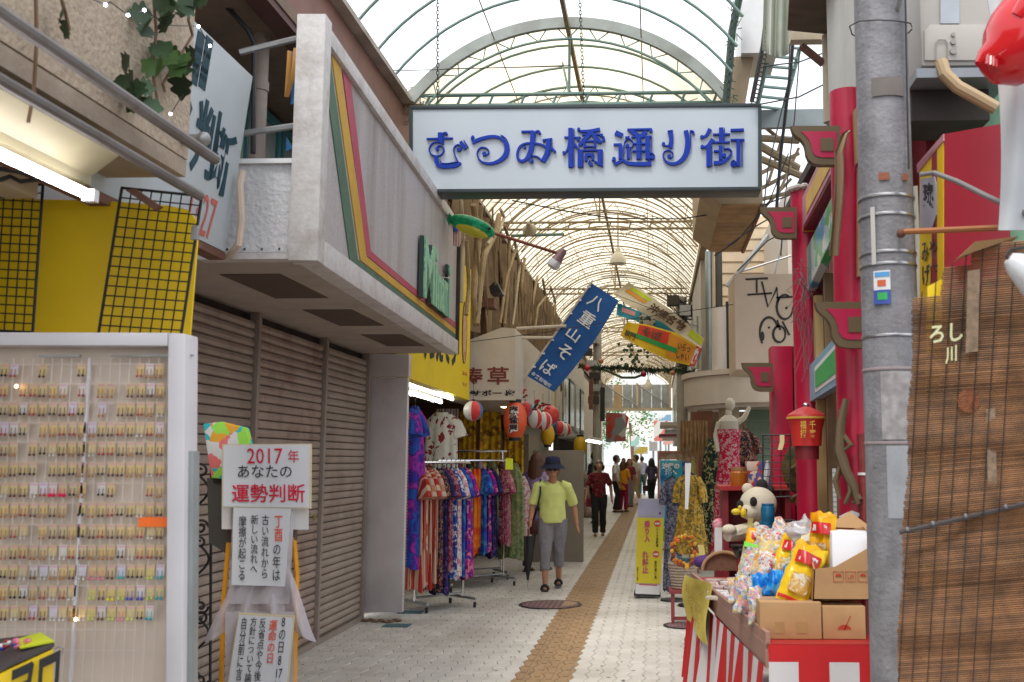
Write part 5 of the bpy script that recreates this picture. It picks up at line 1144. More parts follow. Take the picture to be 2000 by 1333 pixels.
onpole(1712, 872, 1755, 1010, 'bleached_patch', mat('bluish_bleach', (.36, .38, .42), .8, var=.25, vs=9, dirt=.7, dcol=(.2, .2, .21), ds=9), .0015)
onpole(1722, 1298, 1762, 1312, 'yellow_sticker', mat('straw_yellow_sticker', (.6, .55, .1), .6), .003)
bo = A(1742, 30, pY)+V((0, -rp_-.03, 0)); MB().tube([bo+V((0, .06, -.03)), bo, bo+V((0, -.01, .02))], .009, 7).ball(bo+V((0, -.01, .03)), .016, 8, 6).build('step_bolt', M_steel, pole)
MB().tube([A(1768, -20, 4.2), A(1772, 200, 4.2), A(1775, 330, 4.2)], .004, 5).build('cable', M_wire, pole)
bh = A(1775, 452, 4.17); MB().ball(A(1760, 456, 4.16), .02, 10, 8).build('pole_hook', M_rust, pole)
tag(recentre(MB().tube([A(1768, 453, 4.14), A(2080, 440, 3.6)], .012, 8).build('wooden_rod', mat('orange_brown_rod', (.4, .15, .05), .5))), 'orange brown wooden rod tied to the pole, carrying the blind', 'rod')
wrp = MB().tube([V((X0+rp_*1.2*math.cos(k/10*6.283), pY+rp_*1.2*math.sin(k/10*6.283), A(1740, 58+8*math.sin(k), pY).z)) for k in range(11)], .003, 4).build('tie_wire', M_wire, pole)

# ------------------------------------------------------------------ bamboo blind and its clutter
BY = 3.3
bl = thing('bamboo_blind', 'weathered brown bamboo blind hanging in front of the right hand shop', 'blind', A(1890, 1333, BY))
M_bam = mat('bamboo_slat', (.19, .085, .032), .65, var=.4, vs=14, orand=.3, dirt=.35, dcol=(.13, .07, .03), ds=4)
def Lx(py): return 1784-.046*(py-585)+2.5*math.sin(py*.03)
def topy(px): return 585-(px-1780)*.95 if px < 1895 else 476-(px-1895)*.05
rb = random.Random(9); nsl = 0
pys = []; py = 455.0
while py < 1560: pys.append(py); py += 4.1
merged = MB()
for k, py in enumerate(pys):
    # each slat climbs a little to the right; its left end is cut by the slanting top edge
    sl_ = -.085+.02*math.sin(py*.011); xr = 2110
    xl = Lx(py)+rb.uniform(-1.6, 1.6)
    xs_ = [xl+(xr-xl)*q/6 for q in range(7)]
    pts = [(x, py+sl_*(x-1770)+28) for x in xs_]; pts = [(x, y) for x, y in pts if y > topy(x)]
    if len(pts) < 2: continue
    P3 = [A(x, y, BY+.03*math.sin(x*.02+y*.004)+.012*math.sin(y*.05)) for x, y in pts]
    r_ = .0034*rb.uniform(.8, 1.1)
    MB().tube(P3, r_, 5, cap=False, flat=1).build('slat', M_bam, bl)
M_cordd = mat('dark_cord', (.03, .02, .015), .9)
for px in (1800, 1826, 1856, 1882, 1914, 1945, 1976): MB().tube([A(px-.06*(y-585), y, BY-.014+.03*math.sin((px-.06*(y-585))*.02+y*.004)+.012*math.sin(y*.05)) for y in range(int(topy(px))+4, 1500, 30)], .0022, 4).build('binding_cord', M_cordd, bl)
mb = MB().tube([A(x, 1040-(x-1760)*.23, BY-.035) for x in range(1758, 2080, 20)], .008, 6); mb.build('wrap_rope', mat('dark_grey_rope', (.06, .05, .05), .9), bl)
for px in (1772, 1822, 1886, 1964): MB().ball(A(px, 1040-(px-1760)*.23-3, BY-.045), (.006, .006, .008), 8, 6).build('rope_knot', mat('pale_knot', (.17, .18, .19), .6), bl)
MB().prism([A(1872, 503, BY-.02), A(1905, 472, BY-.02), A(1990, 462, BY-.02), A(1960, 478, BY), A(1912, 486, BY)], (0, .06, -.004)).build('cardboard_flap', M_card, bl)
M_ptape = mat('pale_paper_strip', (.27, .19, .13), .8, var=.3, vs=50, alpha=.7)
for (xa, ya, xb, yb3, w) in ((1890, 530, 1886, 690, 24), (1926, 800, 1930, 985, 18)): MB().prism([A(xa, ya, BY-.03), A(xa+w, ya-4, BY-.03), A(xb+w, yb3-4, BY-.03), A(xb, yb3, BY-.03)][::-1], (0, .002, 0)).build('paper_strip', M_ptape, bl)
o = MB().prism([A(1892+22*math.cos(k/16*6.283), 783+24*math.sin(k/16*6.283), BY-.012) for k in range(16)], (0, .002, 0)).build('faded_red_disc', mat('faded_red_print', (.24, .075, .03), .8, var=.4, vs=60, alpha=.5), bl)
# glinting characters of the sign seen through the blind, hung just behind
def bsign(s, x0, y0, x1, y1, m): return text(s, A(x0, y1, BY-.006), A(x1, y1-6, BY-.006)-A(x0, y1, BY-.006), A(x0, y0, BY-.006)-A(x0, y1, BY-.006), m, bl, depth=.002, bold=.02)
bsign('ろし', 1815, 636, 1880, 672, mat('pale_lime_lettering', (.6, .62, .36), .5)); bsign('川', 1846, 680, 1868, 712, mat('pale_lime_lettering', (.6, .62, .36), .5))
MB().prism([A(1812, 560, BY+.08), A(1840, 545, BY+.08), A(1836, 1500, BY+.08), A(1800, 1500, BY+.08)][::-1], (0, .01, 0)).build('yellow_lining', M_yellow, bl)
MB().prism([A(1795, 610, BY+.1), A(2100, 470, BY+.1), A(2100, 1560, BY+.1), A(1755, 1560, BY+.1)][::-1], (0, .02, 0)).build('dark_lining', mat('dark_brown_lining', (.1, .055, .025), .9, var=.3), bl)
lmp = thing('clip_lamp', 'white reflector lamp with black cable at the right edge of the blind', 'lamp', A(1990, 525, 3.1))
MB().lathe([(.02, .05), (.035, .03), (.06, -.05), (.062, -.08)], A(1996, 525, 3.1), 16, Matrix.Rotation(R(-50), 3, 'Y')).build('reflector', mat('white_reflector', (.65, .67, .7), .3), lmp)
MB().tube([A(1976, 520, 3.1), A(1966, 500, 3.1), A(1974, 488, 3.1), A(2000, 484, 3.1)], .005, 6).build('cable', M_wire, lmp)

# ------------------------------------------------------------------ upper right clutter
ac = thing('air_conditioner', 'beige outdoor air conditioner unit on a grey shelf', 'air conditioner', A(1880, 130, 4.5))
aY = 4.5; M_ac = mat('beige_enamel', (.46, .43, .4), .5, var=.04, dirt=.2, dcol=(.3, .27, .23))
a0, a1 = A(1800, 130, aY), A(1965, -160, aY)
MB().bb((a0.x, aY, a0.z), (a1.x, aY+.35, a1.z)).build('case', M_ac, ac, bevel=.02)
MB().prism([A(1806, 118, aY-.012), A(1940, 118, aY-.012), A(1940, 48, aY-.012), A(1818, 48, aY-.012), A(1806, 60, aY-.012)][::1], (0, .01, 0)).build('valve_cover', M_ac, ac, bevel=.003)
MB().prism([A(1837, 46, aY-.012), A(1874, 46, aY-.012), A(1874, -40, aY-.012), A(1837, -40, aY-.012)], (0, .01, 0)).build('rating_plate', mat('pale_blue_plate', (.42, .46, .52), .5), ac)
for q, y in enumerate((68, 82, 100)): MB().lathe([(.006+.003*q, 0), (.009+.003*q, -.004), (.009+.003*q, .004)], A(1862, y, aY-.02), 14, Matrix.Rotation(R(90), 3, 'X')).build('knockout', mat('grey_ring', (.33, .31, .29), .6), ac)
MB().tube([A(x, y, aY-.02) for x, y in ((1828, 118), (1828, 85), (1832, 78), (1846, 78), (1851, 85), (1851, 118))], .003, 5).build('flap_line', mat('grey_ring', (.33, .31, .29), .6), ac)
MB().bb((A(1785, 165, aY).x, aY-.05, A(1800, 160, aY).z), (A(1975, 165, aY).x, aY+.4, A(1800, 142, aY).z)).build('shelf', mat('grey_steel_shelf', (.24, .26, .29), .5, .3), ac)
MB().bb((A(1790, 165, aY).x, aY+.1, A(1800, 222, aY).z), (A(1945, 165, aY).x, aY+.4, A(1800, 161, aY).z)).build('under_box', M_dkbrown, ac)
MB().tube([A(1838, 122, aY-.04), A(1845, 145, aY-.06), A(1870, 170, aY-.06), A(1910, 192, aY-.06), A(1945, 212, aY-.06)], .03, 10).build('wrapped_pipe', mat('tan_wrapped_pipe', (.47, .34, .2), .7, var=.12), ac)
wl_ = thing('right_building', 'white walled building above the gift shop on the right', 'building', (1.6, 6, 3.3))
MB().bb((1.12, 5.3, 3.42), (1.25, 6.4, 6.0)).build('wall', mat('off_white_wall', (.5, .49, .45), .7, var=.06, dirt=.25, streak=True), wl_)
MB().bb((1.26, 4.6, 2.5), (3.5, 4.9, 6.0)).build('front_wall', mat('off_white_wall', (.5, .49, .45)), wl_) if False else MB().bb((1.4, 4.95, 0), (3.6, 5.1, 6.0)).build('front_wall', mat('greyed_green_wall', (.16, .3, .2), .8, var=.35, vs=5), wl_)
MB().bb((A(1790, 100, 4.9).x, 4.88, 3.4), (A(1815, 100, 4.9).x, 4.93, 6)).build('curtain_strip', fabric('pale_leaf_curtain', [(.55, .52, .42), (.4, .45, .3), (.58, .55, .46)], 9, .8, 'noise'), wl_)
rb2 = thing('red_sign_box', 'deep red sign box with a yellow lettered side behind the pole', 'sign', A(1900, 400, 4.1))
f = [A(1845, 262, 4.15), A(1968, 240, 4.15), A(1976, 560, 4.15), A(1845, 575, 4.15)]
MB().prism(f[::-1], (0, .2, 0)).build('box', mat('deep_red_panel', (.3, .006, .02), .4, var=.06), rb2)
ysd = [A(1796, 330, 4.6), A(1842, 276, 4.16), A(1842, 575, 4.16), A(1796, 600, 4.6)]
MB().prism(ysd[::-1], (.02, .0, 0)).build('yellow_side', M_yellow, rb2)
MB().prism([A(1790, 322, 4.62), A(1842, 262, 4.155), A(1842, 276, 4.15), A(1792, 338, 4.62)][::-1], (.02, 0, 0)).build('pink_edge', M_pinkb, rb2)
MB().prism([A(1799, 350, 4.57), A(1826, 345, 4.3), A(1830, 360, 4.27), A(1830, 420, 4.27), A(1822, 445, 4.32), A(1799, 448, 4.57)][::-1], (-.004, 0, 0)).build('lilac_plaque', mat('lilac_plaque_paint', (.4, .4, .48), .5), rb2)
text('琉\n球', A(1806, 436, 4.5), A(1826, 436, 4.3)-A(1806, 436, 4.5), V((0, 0, .18)), M_ink, rb2, depth=.002, bold=.03); text('みや\nげ店', A(1803, 560, 4.53), A(1834, 556, 4.25)-A(1803, 560, 4.53), V((0, 0, .2)), mat('navy_lettering', (.02, .03, .06)), rb2, depth=.002)
MB().bb((A(1790, 500, 4.62).x-.0, 4.62, 2.1), (A(1797, 500, 4.62).x, 4.66, 2.75)).build('pale_post', M_white, rb2)
wc = MB().grid(lambda u, v: A(1925+u*170+22*math.sin(v*2.6)+14*v, -30+v*480, 3.7+.018*math.sin(u*17+v*3)-.1*v), 30, 16, (0, .005, 0)).build('white_tarpaulin', mat('greyish_white_sheet', (.52, .54, .56), .6, var=.06)); tag(recentre(wc), 'greyish white sheet hanging at the upper right edge', 'sheet')
# red inflatable: swelling snout shape with folds
ri = thing('red_inflatable', 'glossy red inflatable decoration poking in at the upper right', 'inflatable', A(1960, 100, 3.4))
iY = 3.4; M_infl = mat('glossy_red_vinyl', (.62, .008, .015), .12, var=.04, spec=.6)
prof = [(1912, 128, 10), (1918, 122, 24), (1935, 122, 44), (1960, 112, 66), (1990, 88, 82), (2030, 50, 92), (2080, 10, 90)]
MB().tube([A(x, y, iY) for x, y, r in prof], [r*iY/FPX for x, y, r in prof], 24).build('snout', M_infl, ri)
MB().tube([A(1985, 40, iY-.1), A(2010, 20, iY-.1), A(2040, 0, iY-.1)], [.03, .06, .09], 14).build('bulge', M_infl, ri)
mb = MB()
for q in range(4): mb.tube([A(1930+q*5, 108+q*3, iY-.085-.003*q), A(1928+q*6, 125+q*2, iY-.1), A(1934+q*6, 140, iY-.085)], .006, 6)
mb.build('seam_fold', mat('dark_red_vinyl', (.4, .005, .012), .15), ri, kind='stuff')
tag(recentre(MB().tube([A(1796, 342, 4.0), A(1825, 338, 4.0), A(1870, 355, 3.9), A(1930, 385, 3.8), A(2010, 420, 3.6)], .01, 8).build('grey_hose', mat('grey_hose', (.2, .19, .19), .6))), 'grey hose curving across the red sign box', 'hose')
# posts, cloth and ladder rack at the roof's right edge
ur = thing('roof_edge_box', 'white box and tan post at the right edge of the arcade roof', 'box', A(1470, 100, 8.8))
MB().bb(tuple(A(1448, 104, 8.8)), tuple(A(1500, -80, 9.4))).build('white_box', M_white, ur)
MB().prism([A(1432, 112, 8.9), A(1472, 108, 8.9), A(1455, 208, 8.9), A(1420, 210, 8.9)][::-1], (0, .1, 0)).build('tan_post', mat('tan_post_paint', (.36, .27, .17), .7, var=.12, dirt=.3), ur)
MB().tube([A(1447, -20, 8.6), A(1430, 60, 8.7), A(1418, 205, 8.8)], .035, 8).build('dark_post', mat('dark_green_steel', (.06, .09, .08), .5, .3, var=.2), ur)
mb = MB(); rg = random.Random(3)
for q in range(70):
    p = A(1436-q*.2+rg.uniform(-9, 9), q*3, 8.6); mb.tube([p, p+V((rg.uniform(-.05, .05), 0, rg.uniform(-.07, .07)))], .004, 4)
mb.build('creeper', mat('dusty_green_creeper', (.05, .1, .05), .9), ur, kind='stuff')
lad = thing('ladder_rack', 'dark steel ladder rack slanting beside the big hanging sign', 'ladder', A(1525, 160, 9.3))
La, Lb = (A(1505, 90, 9.0), A(1478, 212, 9.2)), (A(1562, 95, 9.6), A(1530, 218, 9.6))
for a_, b_ in (La, Lb): MB().tube([a_, b_], .022, 6).build('rail', M_rib, lad)
for q in range(7): MB().tube([La[0].lerp(La[1], q/6.2), Lb[0].lerp(Lb[1], q/6.2)], .016, 6).build('rung', M_rib, lad)
tag(recentre(MB().tube([A(1502, -10, 8.4), A(1490, 90, 8.5), A(1468, 200, 8.7)], .02, 6).build('black_lattice_post', M_black)), 'thin black post dropping beside the roof edge box', 'post')
tag(recentre(MB().tube([A(1556, -10, 7.8), A(1545, 130, 7.9), A(1525, 300, 8.2), A(1515, 430, 8.3)], .014, 6).build('black_cable_bundle', M_black)), 'black cable bundle hanging left of the tall crimson column', 'cable')
o = MB().grid(lambda u, v: A(1492+u*62-v*3, -20+v*(118+14*math.sin(u*3.1)), 8.3+.05*math.sin(u*20)), 24, 8, (0, .006, 0)).build('hanging_sheet', mat('greenish_white_cloth', (.45, .47, .4), .8, var=.08)); tag(recentre(o), 'greenish white cloth hanging beside the black post', 'cloth')
un = thing('overhang', 'dark timber overhang with a tan pipe at the upper right', 'overhang', A(1590, 40, 7))
MB().prism([A(1538, 60, 7.2), A(1640, 70, 7.2), A(1640, -60, 6.0), A(1545, -60, 6.0)], (0, 0, .05)).build('soffit', mat('dark_timber', (.1, .065, .04), .8, var=.3), un)
MB().tube([A(1616, 70, 7.2), A(1619, 240, 7.2)], .04, 12).build('pipe', mat('tan_pipe', (.5, .42, .3)), un); MB().tube([A(1565, 90, 7.2), A(1608, 125, 7.2)], .03, 8).build('brace', M_rust, un)
MB().bb(tuple(A(1545, 78, 7.3)), tuple(A(1640, 64, 7.4))).build('beam', mat('tan_pipe', (.5, .42, .3)), un)
bm_ = thing('cross_beam', 'grey steel cross beam with struts behind the crimson columns', 'beam', A(1560, 240, 9.5))
MB().prism([A(1484, 215, 9.5), A(1640, 212, 9.5), A(1640, 246, 9.5), A(1484, 250, 9.5)][::-1], (0, .06, 0)).build('web', mat('blue_grey_steel', (.28, .32, .34), .5, .3, var=.1), bm_)
for (xa, ya, xb, yb3, r_) in ((1480, 270, 1560, 275, .035), (1484, 285, 1560, 330, .04), (1484, 310, 1580, 350, .035), (1484, 340, 1560, 300, .02), (1480, 372, 1560, 330, .02), (1500, 360, 1530, 260, .015), (1520, 380, 1560, 290, .015), (1486, 390, 1550, 375, .02), (1480, 420, 1545, 350, .016), (1560, 250, 1620, 220, .02), (1484, 240, 1520, 270, .02)):
    MB().tube([A(xa, ya, 9.6), A(xb, yb3, 9.7)], r_, 6).build('strut', M_ribb, bm_)

# ------------------------------------------------------------------ buildings beyond the gift shop
tb_ = thing('tan_sign_box', 'long tan sign box with a wood grained underside below the big sign', 'sign', (.8, 9.7, 3.75))
X0_, X1_, X2_ = .41, .585, .955
ya, yb4, zl_, zh_ = 8.9, 10.95, 3.76, 3.89
MB().prism([(X0_, ya, zh_), (X1_, ya, zl_), (X2_, ya, zl_), (X2_, ya, 4.4), (X0_, ya, 4.4)][::1], (0, yb4-ya, 0)).build('body', mat('pale_tan_panel', (.42, .32, .2), .7, var=.08, dirt=.3, dcol=(.25, .18, .1)), tb_)
nb = 12
for q in range(nb): yq = ya+(yb4-ya)*q/nb; MB().bb((X1_+.005, yq+.004, zl_-.012), (X2_-.005, yq+(yb4-ya)/nb-.004, zl_-.001)).build('plank', mat('soffit_plank', (.33, .2, .085), .7, var=.25, vs=7, orand=.15), tb_)
MB().bb((X2_-.02, ya, zl_-.03), (X2_+.01, yb4, zl_-.0005)).build('edge_strip', M_rust, tb_)
sb_ = thing('siding_building', 'cream clapboard wall with pipes behind the graffiti panel', 'building', (1.5, 12, 0))
M_sid = mat('cream_clapboard', (.58, .46, .31), .7, var=.05, orand=.04, dirt=.3, dcol=(.36, .26, .16), ds=2, streak=True)
SY = 14.9
sx0, sx1 = A(1398, 500, SY).x, 3.0
for q in range(14):
    z = 2.7+q*.17; MB().prism([(sx0, SY, z), (sx0, SY-.018, z+.012), (sx0, SY, z+.17), (sx0, SY+.03, z+.17), (sx0, SY+.03, z)], (sx1-sx0, 0, 0)).build('clapboard', M_sid, sb_, smooth=False)
MB().bb((sx0, SY+.04, 2.6), (sx1, SY+.2, 5.1)).build('wall', M_sid, sb_)
MB().bb((sx0-.03, SY, 2.6), (sx0+.05, SY+1.2, 5.1)).build('side_wall', M_sid, sb_)
for (xa, ya_, xb, yb3, r_) in ((1500, 460, 1420, 560, .03), (1545, 500, 1450, 530, .012), (1530, 470, 1512, 540, .012)): MB().tube([A(xa, ya_, 11.6), A(xb, yb3, 11.6)], r_, 7).build('stay', M_steel, sb_)
gp = thing('graffiti_panel', 'cream boxed panel with black sprayed graffiti beside the crimson column', 'panel', A(1490, 720, 10.2))
gY_ = 10.2
MB().bb(tuple(A(1437, 722, gY_)), (2.2, gY_+.9, A(1440, 536, gY_).z)).build('box', mat('cream_plywood', (.56, .44, .33), .75, var=.07, vs=3, dirt=.35, dcol=(.36, .25, .17), ds=2.2, streak=True), gp)
M_spk = mat('black_spray', (.03, .025, .022), .7)
def gmap(x, y): return A(x, y, gY_-.002)
gs = [[(1456, 546), (1500, 544)], [(1478, 546), (1478, 572)], [(1460, 576), (1508, 573)], [(1488, 550), (1500, 600), (1518, 562), (1520, 590)], [(1516, 582), (1550, 580)]]
gs += [[(1533+16*math.cos(t), 600+24*math.sin(t)) for t in [k*.4 for k in range(14)]], [(1502+18*math.cos(t), 650+30*math.sin(t)) for t in [math.pi*.75+k*.3 for k in range(13)]], [(1522+12*math.cos(t), 653+16*math.sin(t)) for t in [k*.45 for k in range(15)]], [(1528, 628), (1542, 655)], [(1518, 625), (1524, 645)]]
for l in gs: MB().ribbon(l, [.6*6, 5, 4], gmap, (0, -.002, 0)).build('spray_stroke', M_spk, gp, smooth=False)
MB().ball(A(1489, 657, gY_-.002), (.022, .004, .05), 8, 6).ball(A(1502, 640, gY_-.002), (.012, .004, .012), 6, 5).ball(A(1536, 602, gY_-.002), (.014, .004, .014), 6, 5).build('spray_dot', M_spk, gp, kind='stuff')
rc = thing('round_pillar_building', 'cream building with a curved white balcony over the dress shop', 'building', (1.2, 13, 0))
# curved balcony fascia as a quarter bow
bx, by, br = A(1340, 760, 12.6).x, 12.6, 1.35
bz0, bz1 = 2.2, 2.6
def bow(t, r): return V((bx+1.5-math.cos(t)*r*1.11, by+1.0-math.sin(t)*r, 0))
mb = MB(); n = 24
for (z0, z1, off, nm) in ((bz0, bz1-.05, 0, 'balcony_fascia'), (bz1-.045, bz1+.02, -.03, 'balcony_rim'), (bz0-.05, bz0-.004, .04, 'balcony_lower_lip')):
    mb = MB(); o_ = [bow(R(-10)+R(120)*k/n, br-off) for k in range(n+1)]; i_ = [bow(R(-10)+R(120)*k/n, br-off-.1) for k in range(n+1)]
    for k in range(n): mb.prism([o_[k]+V((0, 0, z0)), o_[k+1]+V((0, 0, z0)), i_[k+1]+V((0, 0, z0)), i_[k]+V((0, 0, z0))], (0, 0, z1-z0))
    mb.build(nm, M_whitebox, rc, ang=50)
mb = MB(); o_ = [bow(R(-10)+R(120)*k/n, br-.06)+V((0, 0, bz0-.03)) for k in range(n+1)]; mb.prism(o_+[V((bx+1.6, by+1.1, bz0-.03))], (0, 0, .02)); mb.build('balcony_soffit', mat('dim_ceiling', (.4, .36, .28)), rc)
pc = A(1424, 850, 13.2); MB().lathe([(.13, 0), (.13, 2.2)], (pc.x, 13.2, 0), 20).build('pillar', M_cream, rc)
pc2 = A(1405, 650, 12.9); MB().lathe([(.1, 2.62), (.1, A(1405, 602, 12.9).z)], (pc2.x, 12.9, 0), 18).build('upper_pillar', M_whitebox, rc)
MB().bb((A(1418, 650, 12.9).x, 12.85, 2.62), (A(1424, 650, 12.9).x, 12.95, 3.5)).build('gap_shade_strip', M_black, rc)  # black strip painted in for the shade of the gap
MB().bb((.5, 14.8, 0), (2.5, 14.9, 2.2)).build('back_wall', mat('brown_shop_wall', (.17, .1, .06), .8, var=.2), rc)
MB().bb((A(1350, 900, 14.6).x, 14.5, 0), (A(1392, 900, 14.6).x, 14.7, 2.2)).build('door', mat('reddish_wood', (.17, .06, .025)), rc)
GSX = A(1458, 850, 13.7).x
M_gsid = mat('pale_green_siding', (.2, .28, .2), .7, var=.06, orand=.04, dirt=.2)
for q in range(18): z = .1+q*.12; MB().prism([(GSX, 13.7, z), (GSX, 13.69, z+.01), (GSX, 13.7, z+.118), (GSX, 13.73, z+.118), (GSX, 13.73, z)], (1.2, 0, 0)).build('green_board', M_gsid, rc, smooth=False)
MB().bb((1.6, 12.2, 2.63), (2.6, 15, 4.8)).build('upper_wall', M_whitebox, rc)
# pipes and posts on the street line
for px, r_, lab, m_ in ((1388, .05, 'shiny steel conduit pipe rising in front of the cream clapboard', mat('bluish_steel_pipe', (.3, .35, .36), .3, .7, var=.15, dirt=.3)), (1408, .05, 'dark post just right of the shiny conduit', mat('dark_post_paint', (.06, .06, .055), .6))):
    b_ = A(px, 900, 14.1); tag(recentre(MB().tube([(b_.x, 14.1, 2.6), (b_.x, 14.1, 4.4)], r_, 10).build('street_pipe', m_)), lab, 'pipe')
up2 = thing('utility_post', 'cluttered utility post with boxes and wires under the arcade roof', 'post', A(1325, 900, 20))
b_ = A(1333, 900, 20); MB().tube([(b_.x, 20, 0), (b_.x, 20, 4.7)], .11, 12).build('shaft', mat('bleached_post', (.36, .33, .29), .7, var=.15), up2)
rg = random.Random(6)
for q in range(7): MB().box((b_.x+rg.uniform(-.2, .15), 19.8, 3.4+q*.2), (rg.uniform(.12, .26), .2, rg.uniform(.1, .22)), rg.uniform(-.5, .5)).build('junction_box', M_steel if q % 2 else M_dkbrown, up2)
mb = MB()
for q in range(26): p = V((b_.x+rg.gauss(0, .15), 19.75, rg.uniform(3.3, 4.7))); mb.tube([p, p+V((rg.uniform(-.3, .3), 0, rg.uniform(-.4, .2))), p+V((rg.uniform(-.5, .5), 0, rg.uniform(-.2, .3)))], .012, 4)
mb.build('wire_tangle', M_wire, up2, kind='stuff')
fr = thing('far_right_row', 'far shopfronts of the right hand row towards the bright street', 'building', (1.0, 30, 0))
MB().bb((.72, 16, 2.1), (1.3, 44, 4.7)).build('upper_wall', mat('pale_grey_upper', (.42, .4, .37), .7, var=.15, vs=1.2), fr)
MB().bb((1.1, 16, 0), (1.3, 44, 2.1)).build('shopfront', mat('dim_shopfront', (.2, .17, .14), .6, var=.5, vs=1.5), fr)
for q in range(5): MB().bb((.69, 17+q*5.2, 2.6), (.718, 20+q*5.2, 3.9)).build('window', M_pane, fr)
for q in range(4): MB().bb((.1+.15*(q % 2), 22+q*5, 2.25), (.72, 24.5+q*5, 2.32)).build('awning', [M_whitebox, M_steel, M_rwall, M_whitebox][q], fr)
# extra wires and a looped lattice beside the roof edge
nl = MB()
for q in range(26):
    y = -6+q*8.4; x = 1512-q*1.55; nl.tube([A(x+7*math.cos(t*.7), y+5*math.sin(t*.7), 8.35) for t in range(10)], .004, 4)
tag(recentre(nl.build('looped_cable', M_wire, None, kind='stuff')), 'looped black cable winding down the post beside the roof edge box', 'cable')
for q, pts in enumerate(([(1480, 205), (1560, 190), (1640, 150)], [(1490, 130), (1560, 122), (1700, 70)], [(1545, 20), (1540, 160), (1500, 330), (1490, 420)], [(1565, 60), (1552, 230), (1530, 420), (1525, 500)], [(1420, 480), (1480, 440), (1560, 395)], [(1395, 500), (1440, 470), (1500, 400), (1540, 300)], [(1440, 530), (1500, 470), (1580, 430)])):
    tag(recentre(MB().tube([A(x, y, 7.4+.3*q) for x, y in pts], .006, 5).build('overhead_wire', M_wire)), ['black wire from the sign corner up to the tan pipe', 'black wire above the ladder rack to the pole', 'loose black cable falling left of the upper bracket', 'second loose cable beside the black cable bundle', 'dark wire across the clapboard to the crimson column', 'slanting wire from the conduit up to the roof beam', 'lowest dark wire over the graffiti panel'][q], 'wire')
# ================================================================== hanging street sign
SGY = 8.42
sgn = thing('street_sign', 'long white street sign with ornate blue characters hung on chains', 'sign', A(1143, 372, SGY))
M_sface = mat('bluish_white_acrylic', (.5, .56, .62), .4, var=.02, vs=1.5)
M_sfr = mat('dark_green_frame', (.035, .05, .055), .4, var=.1)
def G(x, y, o=0): p = A(x, y, SGY); return p+V((0, -o, 0))
tl, tr, br, bl_ = G(803, 211), G(1484, 206), G(1484, 369), G(803, 374)
MB().prism([tl, bl_, br, tr], (0, .22, 0)).build('panel', M_sface, sgn)
fw = .03
for a_, b_ in ((tl, tr), (bl_, br)): MB().prism([a_+V((-.01, -.014, -fw/2)), b_+V((.01, -.014, -fw/2)), b_+V((.01, -.014, fw/2)), a_+V((-.01, -.014, fw/2))], (0, .25, 0)).build('frame_bar', M_sfr, sgn, bevel=.004)
for a_, b_ in ((tl, bl_), (tr, br)): MB().prism([a_+V((-fw/2, -.012, -fw/2)), a_+V((fw/2, -.012, -fw/2)), b_+V((fw/2, -.012, fw/2)), b_+V((-fw/2, -.012, fw/2))], (0, .248, 0)).build('frame_bar', M_sfr, sgn)
M_blue = mat('royal_blue_acrylic', (.003, .035, .36), .5, var=.05, spec=.25)
def letter(strokes, balls, ox, oy, sc):
    mb = MB(); k = 0
    def mp(x, y): return G(ox+x/sc, oy+y/sc, .002)
    for pts, w in strokes:
        if len(pts) > 2:     # smooth the curve
            q = []; P = [pts[0]]+list(pts)+[pts[-1]]; ww = list(w) if isinstance(w, (list, tuple)) else [w]*len(pts)
            if len(ww) != len(pts): ww = [ww[0]+(ww[-1]-ww[0])*i/(len(pts)-1) for i in range(len(pts))]
            wq = []
            for i in range(1, len(P)-2):
                for t in (0, .25, .5, .75):
                    a, b, c, d = P[i-1], P[i], P[i+1], P[i+2]
                    q.append(tuple(.5*((2*b[j])+(-a[j]+c[j])*t+(2*a[j]-5*b[j]+4*c[j]-d[j])*t*t+(-a[j]+3*b[j]-3*c[j]+d[j])*t**3) for j in (0, 1))); wq.append(ww[i-1]+(ww[min(i, len(ww)-1)]-ww[i-1])*t)
            q.append(pts[-1]); wq.append(ww[-1]); pts, w = q, wq
        mb.ribbon(pts, w, mp, (0, -.022-.0005*k, 0)); k += 1
    for (x, y, r) in balls:
        mb.prism([mp(x+r*math.cos(-t*.524), y+r*math.sin(-t*.524)) for t in range(12)], (0, -.022-.0005*k, 0)); k += 1
    mb.build('letter', M_blue, sgn, smooth=False)
za = (820, 240, 6.06); zb_ = (1090, 240, 5.263)
letter([([(85, 200), (395, 192)], 18), ([(247, 125), (247, 240)], 55), ([(284, 130), (284, 262)], 10), ([(285, 132), (318, 126), (328, 152)], 16),
        ([(282, 258), (235, 236), (160, 250), (118, 310), (130, 370), (185, 402), (250, 392), (288, 345), (280, 298), (238, 280), (208, 300)], 14),
        ([(200, 400), (203, 470), (235, 515), (330, 528), (440, 512), (490, 480)], [44, 46, 42, 40, 38, 20]), ([(240, 440), (262, 485), (340, 490), (455, 470)], 9),
        ([(458, 468), (428, 410), (404, 340), (420, 290), (465, 270), (496, 305), (480, 345)], 12), ([(486, 232), (546, 318)], 40), ([(525, 218), (576, 300)], 14)], [(212, 320, 22), (462, 330, 20), (318, 140, 16)], *za)
letter([([(625, 178), (618, 205), (645, 255)], [14, 20, 24]), ([(640, 235), (740, 195), (860, 172), (950, 186), (1012, 238), (1036, 310), (1016, 390), (960, 448), (880, 484), (800, 490), (730, 465), (690, 410), (685, 350), (722, 306), (772, 302), (815, 330), (818, 370), (788, 395)], [40, 38, 34, 30, 46, 60, 56, 46, 34, 26, 20, 15, 13, 13, 13, 13, 13, 13]),
        ([(960, 152), (1022, 195), (1057, 270), (1057, 350), (1035, 420)], 8)], [(632, 178, 18), (768, 377, 25)], *za)
